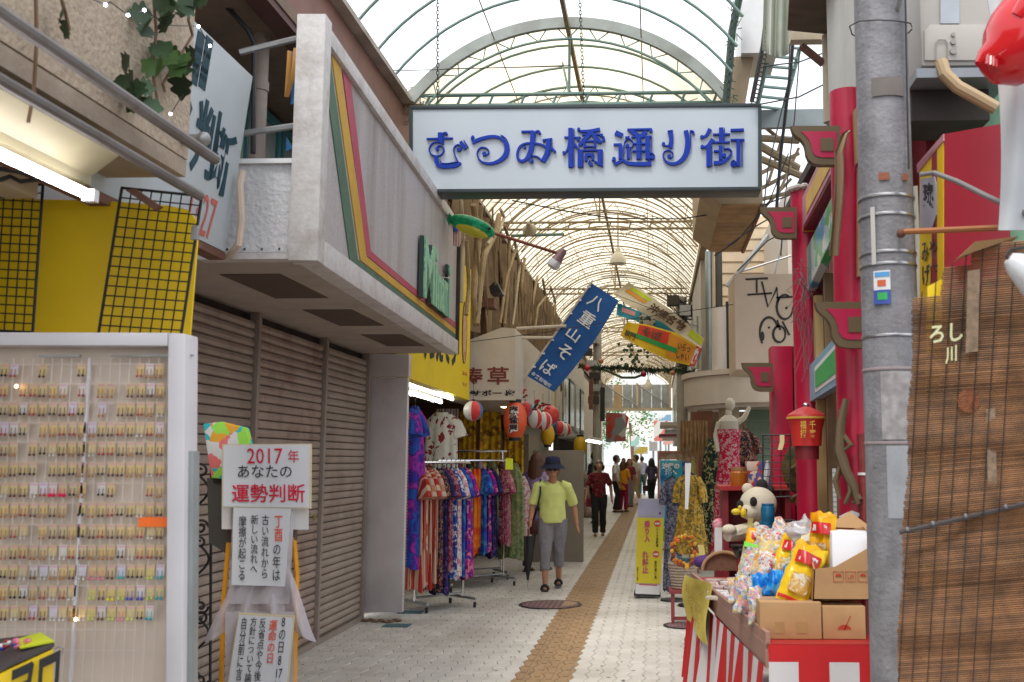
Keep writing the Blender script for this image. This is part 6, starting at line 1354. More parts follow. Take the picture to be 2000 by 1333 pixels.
letter([([(1205, 115), (1345, 112)], 22), ([(1336, 105), (1335, 200), (1320, 300), (1290, 400), (1245, 455)], [50, 50, 50, 46, 34]), ([(1372, 110), (1366, 200), (1352, 300), (1328, 385)], 10), ([(1370, 114), (1412, 108), (1430, 138)], 18),
        ([(1245, 455), (1200, 462), (1164, 430), (1160, 360), (1190, 290), (1250, 256), (1330, 250), (1420, 262), (1500, 296)], [34, 32, 30, 26, 24, 20, 18, 22, 28]), ([(1462, 212), (1570, 198)], 14), ([(1526, 200), (1521, 290), (1500, 380), (1455, 465)], 48), ([(1562, 192), (1560, 290), (1538, 380), (1478, 478)], 10), ([(1560, 305), (1606, 356)], 28),
        ([(1450, 462), (1400, 416), (1340, 404), (1300, 430), (1305, 470), (1340, 482)], [20, 16, 12, 11, 11, 11])], [(1245, 300, 16), (1470, 222, 16), (1332, 460, 18), (1418, 128, 17)], *za)
letter([([(130, 62), (130, 466)], 46), ([(164, 68), (164, 462)], 9), ([(66, 158), (122, 158)], 16), ([(168, 160), (232, 158)], 14), ([(122, 172), (102, 270), (70, 325)], [22, 20, 12]), ([(168, 230), (215, 280)], [30, 16]), ([(222, 96), (330, 94), (432, 76)], [20, 30, 36]), ([(345, 105), (265, 190), (218, 246)], [46, 42, 26]), ([(345, 112), (400, 175), (445, 215)], [30, 44, 30]), ([(432, 142), (474, 158), (470, 190)], 12), ([(250, 132), (462, 130)], 14),
        ([(262, 198), (392, 198)], 14), ([(272, 190), (272, 266)], 24), ([(382, 190), (382, 266)], 24), ([(285, 254), (368, 254)], 12), ([(226, 290), (226, 466)], 46), ([(257, 300), (257, 462)], 9), ([(205, 294), (452, 292)], 14), ([(428, 292), (428, 446)], 42), ([(459, 288), (459, 464)], 9), ([(375, 405), (446, 446)], 18), ([(280, 340), (372, 340)], 28), ([(290, 345), (290, 402)], 28), ([(356, 345), (356, 396)], 26), ([(330, 395), (318, 425), (345, 455)], 11)], [(62, 320, 16), (214, 80, 17), (470, 186, 17), (208, 182, 16), (342, 437, 18)], *zb_)
letter([([(590, 108), (662, 142)], 48), ([(572, 232), (655, 230)], 20), ([(642, 235), (642, 380)], 40), ([(674, 240), (674, 368)], 8), ([(562, 385), (602, 448)], 24), ([(598, 430), (670, 395), (720, 425), (840, 432), (958, 430)], [30, 26, 34, 38, 40]), ([(955, 408), (915, 370), (924, 330), (965, 322), (992, 352), (976, 388)], 12), ([(712, 80), (965, 74)], 18), ([(742, 84), (842, 148), (905, 98)], [40, 44, 40]), ([(755, 156), (965, 150)], 14), ([(720, 250), (720, 382)], 30), ([(751, 262), (751, 382)], 8),
        ([(676, 330), (680, 230), (700, 188), (735, 176), (768, 205), (768, 248), (740, 268)], 11), ([(826, 145), (826, 382)], 42), ([(858, 150), (858, 382)], 8), ([(920, 150), (920, 382)], 46), ([(961, 150), (961, 332)], 8), ([(765, 226), (945, 224)], 14), ([(765, 300), (945, 298)], 14), ([(690, 165), (735, 160)], 22)], [(576, 382, 19), (716, 246, 19), (962, 366, 19), (956, 94, 17)], *zb_)
letter([([(1160, 86), (1166, 180), (1158, 268)], [36, 42, 38]), ([(1128, 92), (1146, 180), (1132, 256)], 8), ([(1080, 232), (1106, 246), (1138, 240)], 10), ([(1312, 88), (1330, 180), (1322, 290), (1290, 368), (1230, 418), (1170, 430), (1110, 405), (1080, 352), (1090, 310), (1130, 290), (1170, 308), (1182, 346), (1158, 376)], [45, 50, 52, 46, 34, 26, 20, 14, 11, 11, 11, 11, 11]), ([(1356, 94), (1364, 200), (1350, 300), (1305, 385)], 9), ([(1352, 94), (1388, 98), (1396, 130)], 15), ([(1125, 95), (1180, 88)], 10)], [(1084, 226, 18), (1142, 352, 20)], *zb_)
letter([([(1562, 72), (1522, 138), (1480, 158)], [44, 28, 14]), ([(1592, 178), (1540, 240), (1488, 262)], [48, 28, 14]), ([(1546, 236), (1546, 458)], 46), ([(1579, 248), (1579, 452)], 8), ([(1676, 58), (1676, 204)], 44), ([(1708, 60), (1708, 204)], 8), ([(1592, 128), (1768, 126)], 16), ([(1598, 210), (1765, 208)], 16), ([(1670, 243), (1670, 390)], 36), ([(1704, 243), (1704, 290)], 8), ([(1598, 300), (1650, 300)], 16), ([(1600, 422), (1680, 415), (1748, 370), (1782, 312), (1752, 276), (1708, 280)], [40, 36, 26, 16, 12, 11]), ([(1772, 86), (1908, 82)], 24), ([(1772, 185), (1914, 184)], 18), ([(1850, 190), (1850, 455)], 36), ([(1889, 190), (1889, 458)], 9), ([(1845, 440), (1802, 398), (1776, 428), (1800, 458), (1828, 438)], 11)], [(1476, 156, 18), (1480, 256, 18), (1706, 345, 21), (1804, 430, 17)], *zb_)
def chain(xa, ya, xb, yb, Y, parent):
    p, q = A(xa, ya, Y), A(xb, yb, Y); n = int((q-p).length/.034); mb = MB()
    d = (q-p).normalized(); s1 = V((1, 0, 0)); s2 = V((0, 1, 0))
    for i in range(n):
        c = p+(q-p)*((i+.5)/n); s = s1 if i % 2 else s2
        mb.tube([c+d*(.022*math.cos(t*.7854))+s*(.012*math.sin(t*.7854)) for t in range(9)], .0042, 4, cap=False)
    return mb.build('chain', mat('blackened_chain', (.05, .06, .06), .5, .5), parent, kind='stuff')
for x in (855, 1141): chain(x-(3 if x > 1000 else 0)*3, -15, x, 206, SGY+.08, sgn)
chain(1432, 5, 1421, 205, SGY+.08, sgn)
for q, pts in enumerate((([(640, 138), (800, 138), (930, 134), (1100, 130)]), ([(870, 135), (1000, 132), (1115, 128)]), ([(1000, 392), (1100, 412), (1200, 427), (1330, 428), (1480, 405), (1600, 360)]), ([(920, 668), (1060, 650), (1200, 628), (1400, 600), (1560, 576)]), ([(960, 395), (1150, 410), (1290, 425)]), ([(1090, 560), (1200, 575), (1365, 640)]))):
    Y = [8.3, 8.3, 9.6, 10.4, 12, 14][q]
    tag(recentre(MB().tube([A(x, y, Y) for x, y in pts], .007 if q == 2 else .004, 5).build('overhead_wire', M_wire)), ['thin wire from the white corner post to the roof above the sign', 'second thin wire just above the big sign', 'thick black wire sagging across below the big sign', 'pale line crossing in front of the blue banner', 'dark wire below the sign from the gutter', 'thin line running behind the coloured banners'][q], 'wire')
# ------------------------------------------------------------------ blue noodle banner
NY = 13.0
nb_ = thing('blue_banner', 'blue banner with white brush characters tilted on a pale pole', 'banner', A(1110, 660, NY))
M_blu = mat('banner_blue_cloth', (.012, .09, .32), .8, var=.12, vs=4)
TLb, TRb, BRb, BLb = (1155, 553), (1209, 588), (1082, 766), (1030, 735)
def bn(u, v):
    a = [TLb[i]+(BLb[i]-TLb[i])*v for i in (0, 1)]; b = [TRb[i]+(BRb[i]-TRb[i])*v for i in (0, 1)]
    bul = 8*math.sin(math.pi*v)*u
    return A(a[0]+(b[0]-a[0])*u+bul*.6, a[1]+(b[1]-a[1])*u+bul*.5, NY+.012*math.sin(v*9+u*3)+.008*math.sin(u*7+v*4))
MB().grid(bn, 14, 28, (0, .003, 0)).build('cloth', M_blu, nb_)
ax_ = V((.59, -.807)); rt = V((.807, .59)); M_btxt = mat('banner_white_print', (.68, .72, .76), .7)
def bt(s, cx, cy, w, h):
    c = V((cx, cy)); o = c-rt*w/2-ax_*h/2; Yt = NY-.026
    O = A(o.x, o.y, Yt); r = A((o+rt*w).x, (o+rt*w).y, Yt)-O; u = A((o+ax_*h).x, (o+ax_*h).y, Yt)-O
    text(s, O, r, u, M_btxt, nb_, depth=.002, bold=.012)
for s, zx, zy, w, h in (('八', 862, 272, 30, 26), ('重', 772, 440, 30, 29), ('山', 632, 598, 26, 23), ('そ', 540, 775, 27, 29), ('ば', 372, 940, 28, 27)): bt(s, 1000+zx/5.263, 540+zy/5.263, w, h)
bt('金来製麺所', 1000+300/5.263, 540+1062/5.263, 46, 8.5)
MB().tube([A(1000, 772, NY-.01), A(1158, 548, NY-.01)], .014, 8).build('pole', mat('pale_pole', (.55, .48, .4), .5), nb_)
for k in range(7): p = A(1155-125*(k+.3)/7, 553+182*(k+.3)/7, NY-.012); MB().box(p, (.05, .02, .02), 0).build('loop', mat('banner_white_print', (.68, .72, .76)), nb_)
for (xa, ya, xb, yb2) in ((1008, 642, 1106, 637), (1010, 660, 1080, 660)): tag(recentre(MB().tube([A(xa, ya, 12.9), A(xb, yb2, 12.95)], .02, 8).build('wall_bar', mat('pale_pole', (.55, .48, .4)))), 'upper pale bar reaching from the white box sign to the banner' if ya < 650 else 'lower pale bar behind the banner pole', 'bar')
# ------------------------------------------------------------------ coloured banners
def strip(name, label, top, bot, Y, m, extra=(), amp=.05):
    t = thing(name, label, 'banner', A(*bot[len(bot)//2], Y), 'coloured banners strung across the arcade')
    def lerp_(L, u):
        s = u*(len(L)-1); i = min(int(s), len(L)-2); f = s-i; return [L[i][k]+(L[i+1][k]-L[i][k])*f for k in (0, 1)]
    def P_(u, v, o=0): a, b = lerp_(top, u), lerp_(bot, u); return A(a[0]+(b[0]-a[0])*v, a[1]+(b[1]-a[1])*v, Y+amp*math.sin(u*8+v*2)-o)
    MB().grid(P_, 30, 6, (0, .003, 0)).build('cloth', m, t)
    for k, (nm, u0, v0, u1, v1, mm) in enumerate(extra): MB().grid(lambda u, v: P_(u0+(u1-u0)*u, v0+(v1-v0)*v, .008+.003*k), 8, 3, (0, -.001, 0)).build(nm, mm, t)
    return t, P_
def btxt(t, P_, s, u0, v0, u1, v1, m, o=.05):
    O = P_(u0, v1, o); text(s, O, P_(u1, v1, o)-O, P_(u0, v0, o)-O, m, t, depth=.002, bold=.03)
M_crc = mat('cream_banner', (.66, .6, .46), .8); M_lime = mat('lime_band', (.5, .6, .02), .7); M_teb = mat('teal_banner', (.02, .28, .42), .7); M_org = mat('orange_print', (.7, .28, .02), .7); M_rdb = mat('scarlet_print', (.62, .04, .015), .7); M_grb = mat('green_print', (.02, .3, .06), .7); M_ylb = mat('banner_yellow', (.75, .48, .01), .7); M_brt = mat('brown_print', (.1, .05, .02), .7)
t, P_ = strip('cream_banner', 'cream banner with a lime edge and brown characters, topmost of the strung banners', [(1228, 552), (1262, 572), (1318, 612), (1376, 662)], [(1196, 574), (1232, 600), (1296, 632), (1368, 686)], 15.2, M_crc, [('lime_band', .1, .1, .42, .3, M_lime), ('orange_text_band', .08, .34, .4, .5, M_org), ('lime_tip', .86, .1, .99, .6, M_lime)])
btxt(t, P_, '沖縄名物', .45, .2, .8, .75, M_brt)
t, P_ = strip('teal_banner', 'teal banner with a pink label between the cream and the yellow banners', [(1206, 592), (1245, 607), (1300, 630), (1372, 676)], [(1204, 616), (1244, 628), (1296, 662), (1366, 704)], 15.6, M_teb, [('pink_label', .08, .2, .3, .6, mat('pink_label', (.62, .3, .32), .7)), ('dark_picture', .36, .1, .55, .9, fabric('picture_print', [(.4, .4, .3), (.1, .1, .06), (.5, .48, .4), (.05, .06, .05)], 22)), ('pale_patch', .8, .1, .97, .9, fabric('pale_print', [(.6, .6, .62), (.3, .25, .4), (.6, .5, .3)], 20))])
t, P_ = strip('yellow_banner', 'yellow banner with a scarlet shape and green stripe, lowest of the strung banners', [(1224, 630), (1262, 634), (1320, 650), (1371, 682)], [(1211, 656), (1254, 680), (1310, 706), (1356, 716)], 14.4, M_ylb, [('scarlet_shape', .22, .06, .62, .5, M_rdb), ('orange_field', .6, .1, .92, .9, M_org), ('green_stripe', .1, .5, .72, .68, M_grb), ('scarlet_tip', .93, 0, 1, 1, M_rdb)], .03)
btxt(t, P_, 'そば', .28, .08, .52, .45, M_brt); btxt(t, P_, '専門', .04, .45, .2, .9, M_brt); btxt(t, P_, 'いらっ\nしゃい', .72, .25, .9, .85, M_brt); btxt(t, P_, '営業中', .935, .1, .99, .9, M_white)
# ------------------------------------------------------------------ garland with baubles, pendant lamps
gl = thing('fir_garland', 'dark green fir garland strung across the arcade with hanging baubles', 'garland', A(1260, 722, 17))
gx = [(1132, 715), (1170, 720), (1215, 718), (1260, 724), (1310, 722), (1345, 728), (1390, 722)]
mb = MB(); rg = random.Random(12); pth = [A(x, y, 17) for x, y in gx]
MB().tube(pth, .02, 6).build('core', M_leafd, gl)
for i in range(900):
    u = rg.random()*(len(pth)-1.001); k = int(u); p = pth[k].lerp(pth[k+1], u-k); fat = .05+.07*abs(math.sin(u*4.2+.7))*(1 if 1 < u < 5 else .5)
    d = V((rg.gauss(0, 1), rg.gauss(0, 1), rg.gauss(-.2, 1))).normalized()*fat*rg.uniform(.6, 1.3); s = d.cross(V((0, 1, .3))).normalized()*.012
    mb.add([p+d*.1-s, p+d*.1+s, p+d], [(0, 1, 2)])
mb.build('needles', mat('fir_needles', (.03, .055, .025), .7, var=.4, vs=9), gl, smooth=False, kind='stuff')
MB().tube([A(1180, 722, 16.9), A(1215, 738, 16.9), A(1240, 738, 16.9), A(1262, 730, 16.9)], .022, 6).build('loose_tail', M_leafd, gl)
mb = MB()
for q in range(30): p = A(rg.choice([1218, 1240, 1255, 1238])+rg.gauss(0, 7), rg.uniform(672, 715), 16.9); mb.ball(p, (.03, .012, .03), 5, 3)
mb.build('hanging_sprays', M_leafd, gl, kind='stuff')
for px, py, r, c, lab in ((1147, 719, 6, 'bright_red', 'red bauble at the left end of the garland'), (1174, 706, 5, 'copper', 'copper bauble on top of the left part of the garland'), (1257, 731, 6, 'crimson', 'crimson bauble under the middle of the garland'), (1314, 729, 5, 'copper', 'copper bauble under the right part of the garland'), (1362, 726, 5, 'white', 'white bauble at the right end of the garland')):
    cc = {'bright_red': (.5, .02, .04), 'copper': (.5, .2, .1), 'crimson': (.3, .005, .05), 'white': (.65, .63, .6)}[c]
    t = thing('bauble', lab, 'bauble', A(px, py, 16.85), 'baubles on the fir garland'); MB().ball(A(px, py, 16.85), r*16.85/FPX, 14, 10).build('globe', mat('bauble_'+c, cc, .2), t); MB().lathe([(.012, 0), (.012, .02)], A(px, py-r, 16.85), 8).build('cap', M_chrome, t)
def pendant(px, py, s, Y, label):
    c = A(px, py, Y); k = Y/FPX*s; t = thing('pendant_lamp', label, 'lamp', c, 'pendant lamps along the ridge')
    MB().lathe([(17*k, -14*k), (16.5*k, -8*k), (13*k, 2*k), (6*k, 9*k), (5*k, 16*k), (3*k, 18*k)], c, 24).build('shade', mat('milky_shade', (.66, .62, .54), .4), t)
    MB().lathe([(15*k, -13*k), (.001, -11*k)], c, 24).build('diffuser', M_steel, t); MB().tube([c+V((0, 0, 17*k)), V((c.x, c.y, 5.4))], .012, 6).build('stem', M_ribb, t)
pendant(1207, 502, 1, 16, 'nearest white bell pendant lamp under the roof ridge'); pendant(1266, 752, .6, 30, 'small far pendant lamp above the distant people')
hn = thing('roof_sign_truss', 'rusty frame hung under the roof beyond the pendant lamp', 'frame', A(1230, 530, 22))
MB().prism([A(1168, 515, 22), A(1290, 515, 22), A(1290, 519, 22), A(1168, 519, 22)][::-1], (0, .1, 0)).build('bar', M_ribb, hn); MB().prism([A(1172, 535, 22), A(1286, 535, 22), A(1286, 538, 22), A(1172, 538, 22)][::-1], (0, .1, 0)).build('bar', M_ribb, hn)
for q in range(9): x = 1172+q*14.2; MB().tube([A(x, 536, 22.05), A(x+6, 517, 22.05)], .02, 5).build('lattice_bar', M_ribb, hn)
# ------------------------------------------------------------------ far bright street
cr_ = thing('far_building', 'pale building across the bright street beyond the arcade', 'building', (0, 66, 0))
MB().bb((-16, 66, 0), (16, 67, 14)).build('wall', mat('sunlit_pale_wall', (.7, .68, .64), .8, var=.06), cr_)  # wall colour whitened to stand in for strong sun
for i in range(9):
    for j in range(4): MB().bb((-12+i*2.8, 65.95, 1.2+j*3), (-10.6+i*2.8, 65.99, 2.9+j*3)).build('window', mat('pale_blind_window', (.6, .66, .68), .3, var=.15), cr_)
tr_ = thing('street_tree', 'leafy green tree beyond the far end of the arcade', 'tree', (-1.2, 52, 0))
MB().tube([(-1.2, 52, 0), (-1.15, 52, 1.6), (-1.3, 52, 3.4)], [.14, .11, .07], 10).build('trunk', M_stem, tr_)
mb = MB(); rg = random.Random(19)
for q in range(46):
    c = V((-1.6+rg.gauss(0, .9), 52+rg.gauss(0, .7), 3.6+rg.gauss(0, .75)))
    for k in range(34):
        p = c+V((rg.gauss(0, .22), rg.gauss(0, .22), rg.gauss(0, .2))); a = V((rg.gauss(0, 1), rg.gauss(0, 1), rg.gauss(0, .5))).normalized()*.085; b = a.cross(V((rg.gauss(0, 1), rg.gauss(0, 1), 1))).normalized()*.05
        mb.add([p-a, p+b, p+a, p-b], [(0, 1, 2, 3)])
mb.build('crown', mat('street_tree_leaf', (.09, .2, .04), .6, var=.4, vs=2), tr_, smooth=False, kind='stuff')  # crown in one mid green, varied by noise
for q, (px, py, w, h, Y, c, lab) in enumerate(((1290, 842, 26, 40, 48, (.62, .2, .16), 'red and white shop sign across the far street'), (1306, 860, 22, 18, 49, (.6, .35, .3), 'coral sign low across the far street'), (1252, 880, 26, 14, 47, (.65, .5, .1), 'yellow sign low across the far street'), (1300, 818, 22, 16, 50, (.2, .35, .5), 'blue sign high across the far street'), (1240, 862, 16, 20, 50, (.3, .5, .45), 'teal board by the far tree'), (1276, 872, 16, 18, 46, (.65, .62, .6), 'white board on the far street'))):
    t = thing('street_signboard', lab, 'sign', A(px, py+h/2, Y), 'shop signs across the bright far street'); p0, p1 = A(px-w/2, py+h/2, Y), A(px+w/2, py-h/2, Y)
    MB().bb((p0.x, Y, p0.z), (p1.x, Y+.1, p1.z)).build('board', fabric('far_sign_%d' % q, [c, (.68, .66, .62), c, (.6, .5, .45)], 1.6), t); MB().tube([((p0.x+p1.x)/2, Y+.15, 0), ((p0.x+p1.x)/2, Y+.15, p0.z+.1)], .05, 6).build('post', M_steel, t)
vb = thing('vertical_banner_sign', 'red lettered white sign sticking out from the left row near the far end', 'sign', A(1200, 850, 25))
MB().prism([A(1183, 806, 25), A(1222, 808, 25), A(1222, 862, 25), A(1183, 864, 25)][::-1], (0, .1, 0)).build('panel', fabric('poster_mix', [(.55, .55, .55), (.4, .12, .1), (.25, .28, .3), (.6, .58, .55)], 4), vb)
o = A(1187, 860, 24.99); text('大\n売\n出', o, A(1196, 860, 24.99)-o, A(1187, 812, 24.99)-o, M_rdb, vb, depth=.004, bold=.04)
tag(recentre(MB().prism([A(1218, 806, 26), A(1228, 816, 26), A(1222, 845, 26), A(1214, 842, 26)][::-1], (0, .02, 0)).build('red_pennant', M_rdb)), 'red pennant beside the red lettered sign near the far end', 'pennant')
for q, (x, y, w, h, Y, m_, lab) in enumerate(((1172, 790, 9, 66, 22, M_black, 'black vertical sign post on the left row'), (1150, 770, 8, 60, 20, M_rust, 'narrow brown vertical board on the left row'))):
    p0, p1 = A(x, y+h/2, Y), A(x+w, y-h/2, Y); tag(recentre(MB().bb((p0.x, Y, p0.z), (p1.x, Y+.15, p1.z)).build('vertical_board', m_)), lab, 'board')
fl2 = thing('strip_light', 'far lit strip light over the left shops', 'lamp', A(1160, 861, 21)); MB().tube([A(1145, 859, 20.5), A(1172, 864, 22)], .04, 8).build('tube', M_tube, fl2); MB().tube([A(1145, 856, 20.5), A(1172, 861, 22)], .05, 6).build('fitting', M_white, fl2)
po = thing('utility_pole', 'grey post standing on the left beyond the garland', 'post', A(1183, 900, 24)); b_ = A(1183, 800, 24); MB().tube([(b_.x-.2, 24, 0), (b_.x-.2, 24, 4.9)], .1, 10).build('shaft', mat('bleached_post', (.36, .33, .29)), po)
rg = random.Random(16)
for q in range(6): MB().box((b_.x-.2+rg.uniform(-.25, .25), 23.8, 2.9+q*.28), (.25, .2, .16), rg.uniform(-.4, .4)).build('junction_box', M_steel if q % 2 else M_dkbrown, po)
# ================================================================== striped sweet stall
sY = 4.56
S0, S1, S2 = A(1500, 1258, sY), A(1352, 1130, 7.1), A(1722, 1252, sY)
top = S0.z
st = thing('sweet_stall', 'sweet stall counter draped in red and white striped cloth beside the pole', 'stall', (S0.x, S0.y, 0))
q0, q1, q2, q3 = V((S0.x, S0.y, top)), V((S1.x, S1.y, top)), V((S2.x, S0.y, top)), V((S1.x+.62, S1.y, top))
MB().prism([q0, q2, q3, q1], (0, 0, -.04)).build('counter_top', mat('red_counter', (.36, .02, .02), .5, var=.1), st)
sd_ = (q1-q0).normalized(); sn = V((-sd_.y, sd_.x, 0)); sn = sn if sn.x < 0 else -sn
sl = (q1-q0).length; M_sred = mat('bright_red_cloth', (.5, .008, .012), .7, var=.08); M_swh = mat('white_cloth', (.6, .58, .6), .75, var=.05)
MB().prism([q0+V((0, 0, -.02))+sn*.01, q1+V((0, 0, -.02))+sn*.01, q1+V((0, 0, .03))+sn*.01, q0+V((0, 0, .05))+sn*.01], -sn*.02).build('side_board', mat('pinkish_brown_board', (.36, .2, .16), .7, var=.1, dirt=.3), st)
MB().prism([q0+V((0, 0, -.1))+sn*.012, q1+V((0, 0, -.07))+sn*.012, q1+V((0, 0, -.0))+sn*.012, q0+V((0, 0, .0))+sn*.012], -sn*.018).build('side_ledge', mat('pinkish_brown_board', (.36, .2, .16)), st)
mb = MB(); nst = 21
for k in range(nst):
    mb.k = k % 2
    def P_(u, v, k=k):
        s = (k+u)/nst; w = .028*math.sin(s*31)+.02*math.sin(s*57+1); zt0 = top-.085; return q0+sd_*(s*sl)+sn*(.02+w*v+.05*v)+V((0, 0, -.09-v*(top-.09-.06)))
    mb.grid(P_, 3, 8)
mb.build('striped_side_cloth', [M_sred, M_swh], st)
fx = q2-q0; mb = MB(); nf = 40
def Fp(u, v0, v1, v): return q0+fx*u+V((0, -.02-.012*math.sin(u*17)*(v0+(v1-v0)*v), -(v0+(v1-v0)*v)*.72))
mb.k = 0; mb.grid(lambda u, v: Fp(u, 0, .1, v), nf, 2)
ed = [0, .26, .53, .79, 1.0]
for k in range(4): mb.k = 1-(k % 2); mb.grid(lambda u, v, k=k: Fp(ed[k]+(ed[k+1]-ed[k])*u, .1, 1, v), 12, 6)
mb.build('striped_front_cloth', [M_sred, M_swh], st)
for p in (q0+V((.06, .06, 0)), q2+V((-.06, .06, 0)), q1+V((.06, -.06, 0)), q3+V((-.06, -.06, 0))): MB().bb((p.x-.02, p.y-.02, 0), (p.x+.02, p.y+.02, top-.04)).build('leg', M_rust, st)
MB().tube([q0+V((0, -.0, .0)), q1+V((0, 0, 0))], .006, 6).build('rim_cord', M_card, st)
# yellow cloth sign hanging at the far end of the stall side
yc = thing('yellow_notice', 'yellow handwritten notice hanging over the far side edge of the sweet stall', 'notice', A(1378, 1245, 6.6))
def yq(u, v): p0 = A(1353+49*u, 1122+18*u+v*(88+32*u), 7.0-1.0*u); return p0+sn*(.05+.02*math.sin(u*5+v*4))
MB().grid(yq, 14, 14, sn*.003).build('cloth', mat('straw_yellow_cloth', (.66, .55, .1), .8, var=.08), yc)
for k, s in enumerate(('お菓子', '各種', '100円')):
    o = yq(.2+.0*k, .32+.24*k)+sn*.016; text(s, o, yq(.85, .32+.24*k)+sn*.016-o, V((0, 0, .055)), mat('faded_ochre_print', (.42, .3, .05), .8), yc, depth=.001)
# cart base with casters beside the stall
ct = thing('red_dolly', 'small red wheeled dolly at the far foot of the sweet stall', 'dolly', AZ(1352, 1313))
b_ = AZ(1355, 1310); MB().bb((b_.x-.06, b_.y-.1, .06), (b_.x+.09, b_.y+.25, .19)).build('deck', mat('red_brown_plastic', (.25, .03, .03), .5), ct)
for dy in (-.05, .2): MB().lathe([(.03, -.015), (.03, .015)], (b_.x-.03, b_.y+dy, .032), 12, Matrix.Rotation(R(90), 3, 'Y')).build('caster', M_black, ct)
# ------------------------------------------------------------------ boxes
def carton(label, c, d, rz, extra=None):
    t = thing('cardboard_box', label, 'box', (c[0], c[1], c[2]-d[2]/2)); M3 = Matrix.Rotation(rz, 3, 'Z')
    MB().box(c, d, M3).build('carton', M_card, t, bevel=.004); 
    cc = V(c); MB().box(cc+V((0, 0, d[2]/2+.001)), (d[0]*.99, .05, .002), M3).build('packing_tape', mat('packing_tape', (.4, .24, .1), .3), t)
    if extra: extra(t, cc, M3)
    return t
def bx1(t, c, M3):
    for dx in (-.05, .05): MB().box(c+V((dx, -.1, -.03)), (.045, .004, .05)).build('tape_patch', mat('packing_tape', (.4, .24, .1)), t)
b1a, b1b = A(1485, 1240, 4.66), A(1606, 1240, 4.66); h1 = A(1500, 1178, 4.66).z-top
carton('closed brown carton at the front of the striped stall', ((b1a.x+b1b.x)/2, 4.77, top+.002+h1/2), (b1b.x-b1a.x, .2, h1), 0, bx1)
def umb(t, c, M3):
    y = c.y-.1005; o = V((c.x, y, c.z-.03))
    MB().prism([o+V((.03*math.cos(k/10*math.pi), 0, .022*math.sin(k/10*math.pi))) for k in range(11)][::-1], (0, -.001, 0)).build('umbrella_mark', mat('carton_red_print', (.42, .04, .02), .8), t)
    MB().prism([o+V((-.002, 0, 0)), o+V((.002, 0, 0)), o+V((.03, 0, .06)), o+V((.026, 0, .06))][::-1], (0, -.001, 0)).build('umbrella_mark', mat('carton_red_print', (.42, .04, .02)), t)
b2a, b2b = A(1608, 1242, 4.67), A(1692, 1242, 4.67); h2 = A(1640, 1186, 4.67).z-top
carton('closed carton with a red umbrella mark next to the pole', ((b2a.x+b2b.x)/2, 4.775, top+.002+h2/2), (b2b.x-b2a.x, .2, h2), 0, umb)
bb_ = thing('open_cardboard_box', 'large open carton with slanted side stacked on two small cartons', 'box', A(1650, 1185, 4.7))
zb = top+max(h1, h2)+.008; f = [A(1588, 1185, 4.7), A(1712, 1180, 4.7), A(1712, 1062, 4.7), A(1630, 1108, 4.7), A(1590, 1112, 4.7)]
for p in f[:2]: p.z = zb
dep = V((0, .26, 0))
MB().prism(f, (0, .006, 0)).build('front_panel', M_card, bb_); MB().prism([p+dep for p in (f[0], f[1], f[2]+V((0, 0, .06)), f[4]+V((0, 0, .1)))], (0, .006, 0)).build('back_panel', M_card, bb_)
MB().prism([f[0], f[0]+dep, f[4]+dep+V((0, 0, .1)), f[4]], (.005, 0, 0)).build('side_panel', M_card, bb_); MB().prism([f[1], f[1]+dep, f[2]+dep+V((0, 0, .06)), f[2]], (-.005, 0, 0)).build('side_panel', M_card, bb_)
MB().prism([f[0], f[1], f[1]+dep, f[0]+dep], (0, 0, .005)).build('bottom_panel', M_card, bb_)
MB().prism([f[2]+dep+V((-.3, 0, .06)), f[2]+dep+V((0, 0, .05)), A(1715, 1040, 4.98), A(1660, 1000, 4.98), A(1622, 1022, 4.98)][::-1], (0, .006, 0)).build('open_flap', M_card, bb_)
for k, px in enumerate((1628, 1652, 1676)):
    o = A(px, 1136, 4.698); w = .044; MB().tube([o+V((0, -.001, 0)), o+V((w, -.001, 0)), o+V((w, -.001, w)), o+V((0, -.001, w)), o+V((0, -.001, 0))], .0012, 4).build('care_mark', mat('carton_red_print', (.42, .04, .02)), bb_)
    if k != 1: MB().prism([o+V((.022+.014*math.cos(a/8*math.pi), -.001, .022+.012*math.sin(a/8*math.pi))) for a in range(9)][::-1], (0, -.001, 0)).build('care_glyph', mat('carton_red_print', (.42, .04, .02)), bb_)
    else: text('UP', o+V((.008, -.001, .01)), V((.028, 0, 0)), V((0, 0, .02)), mat('carton_red_print', (.42, .04, .02)), bb_, depth=.001)
fo = thing('foam_sheets', 'stack of white foam sheets poking out of the open carton', 'foam sheets', A(1665, 1100, 4.8))
c_ = [A(1624, 1040, 4.82), A(1627, 1130, 4.75), A(1704, 1095, 4.75), A(1706, 1044, 4.82)]
for k in range(4): MB().prism([p+V((0, .028*k, .003*k)) for p in c_], (0, .022, 0)).build('sheet', mat('white_foam', (.7, .7, .74), .6, var=.03), fo, bevel=.004)
tag(recentre(MB().prism([A(1640, 1010, 5.05), A(1665, 998, 5.05), A(1682, 1004, 5.05), A(1668, 1018, 5.05), A(1690, 1026, 5.05), A(1655, 1024, 5.05)], (0, .03, 0)).build('crumpled_wrapper', M_white)), 'crumpled white wrapper behind the open carton', 'wrapper')
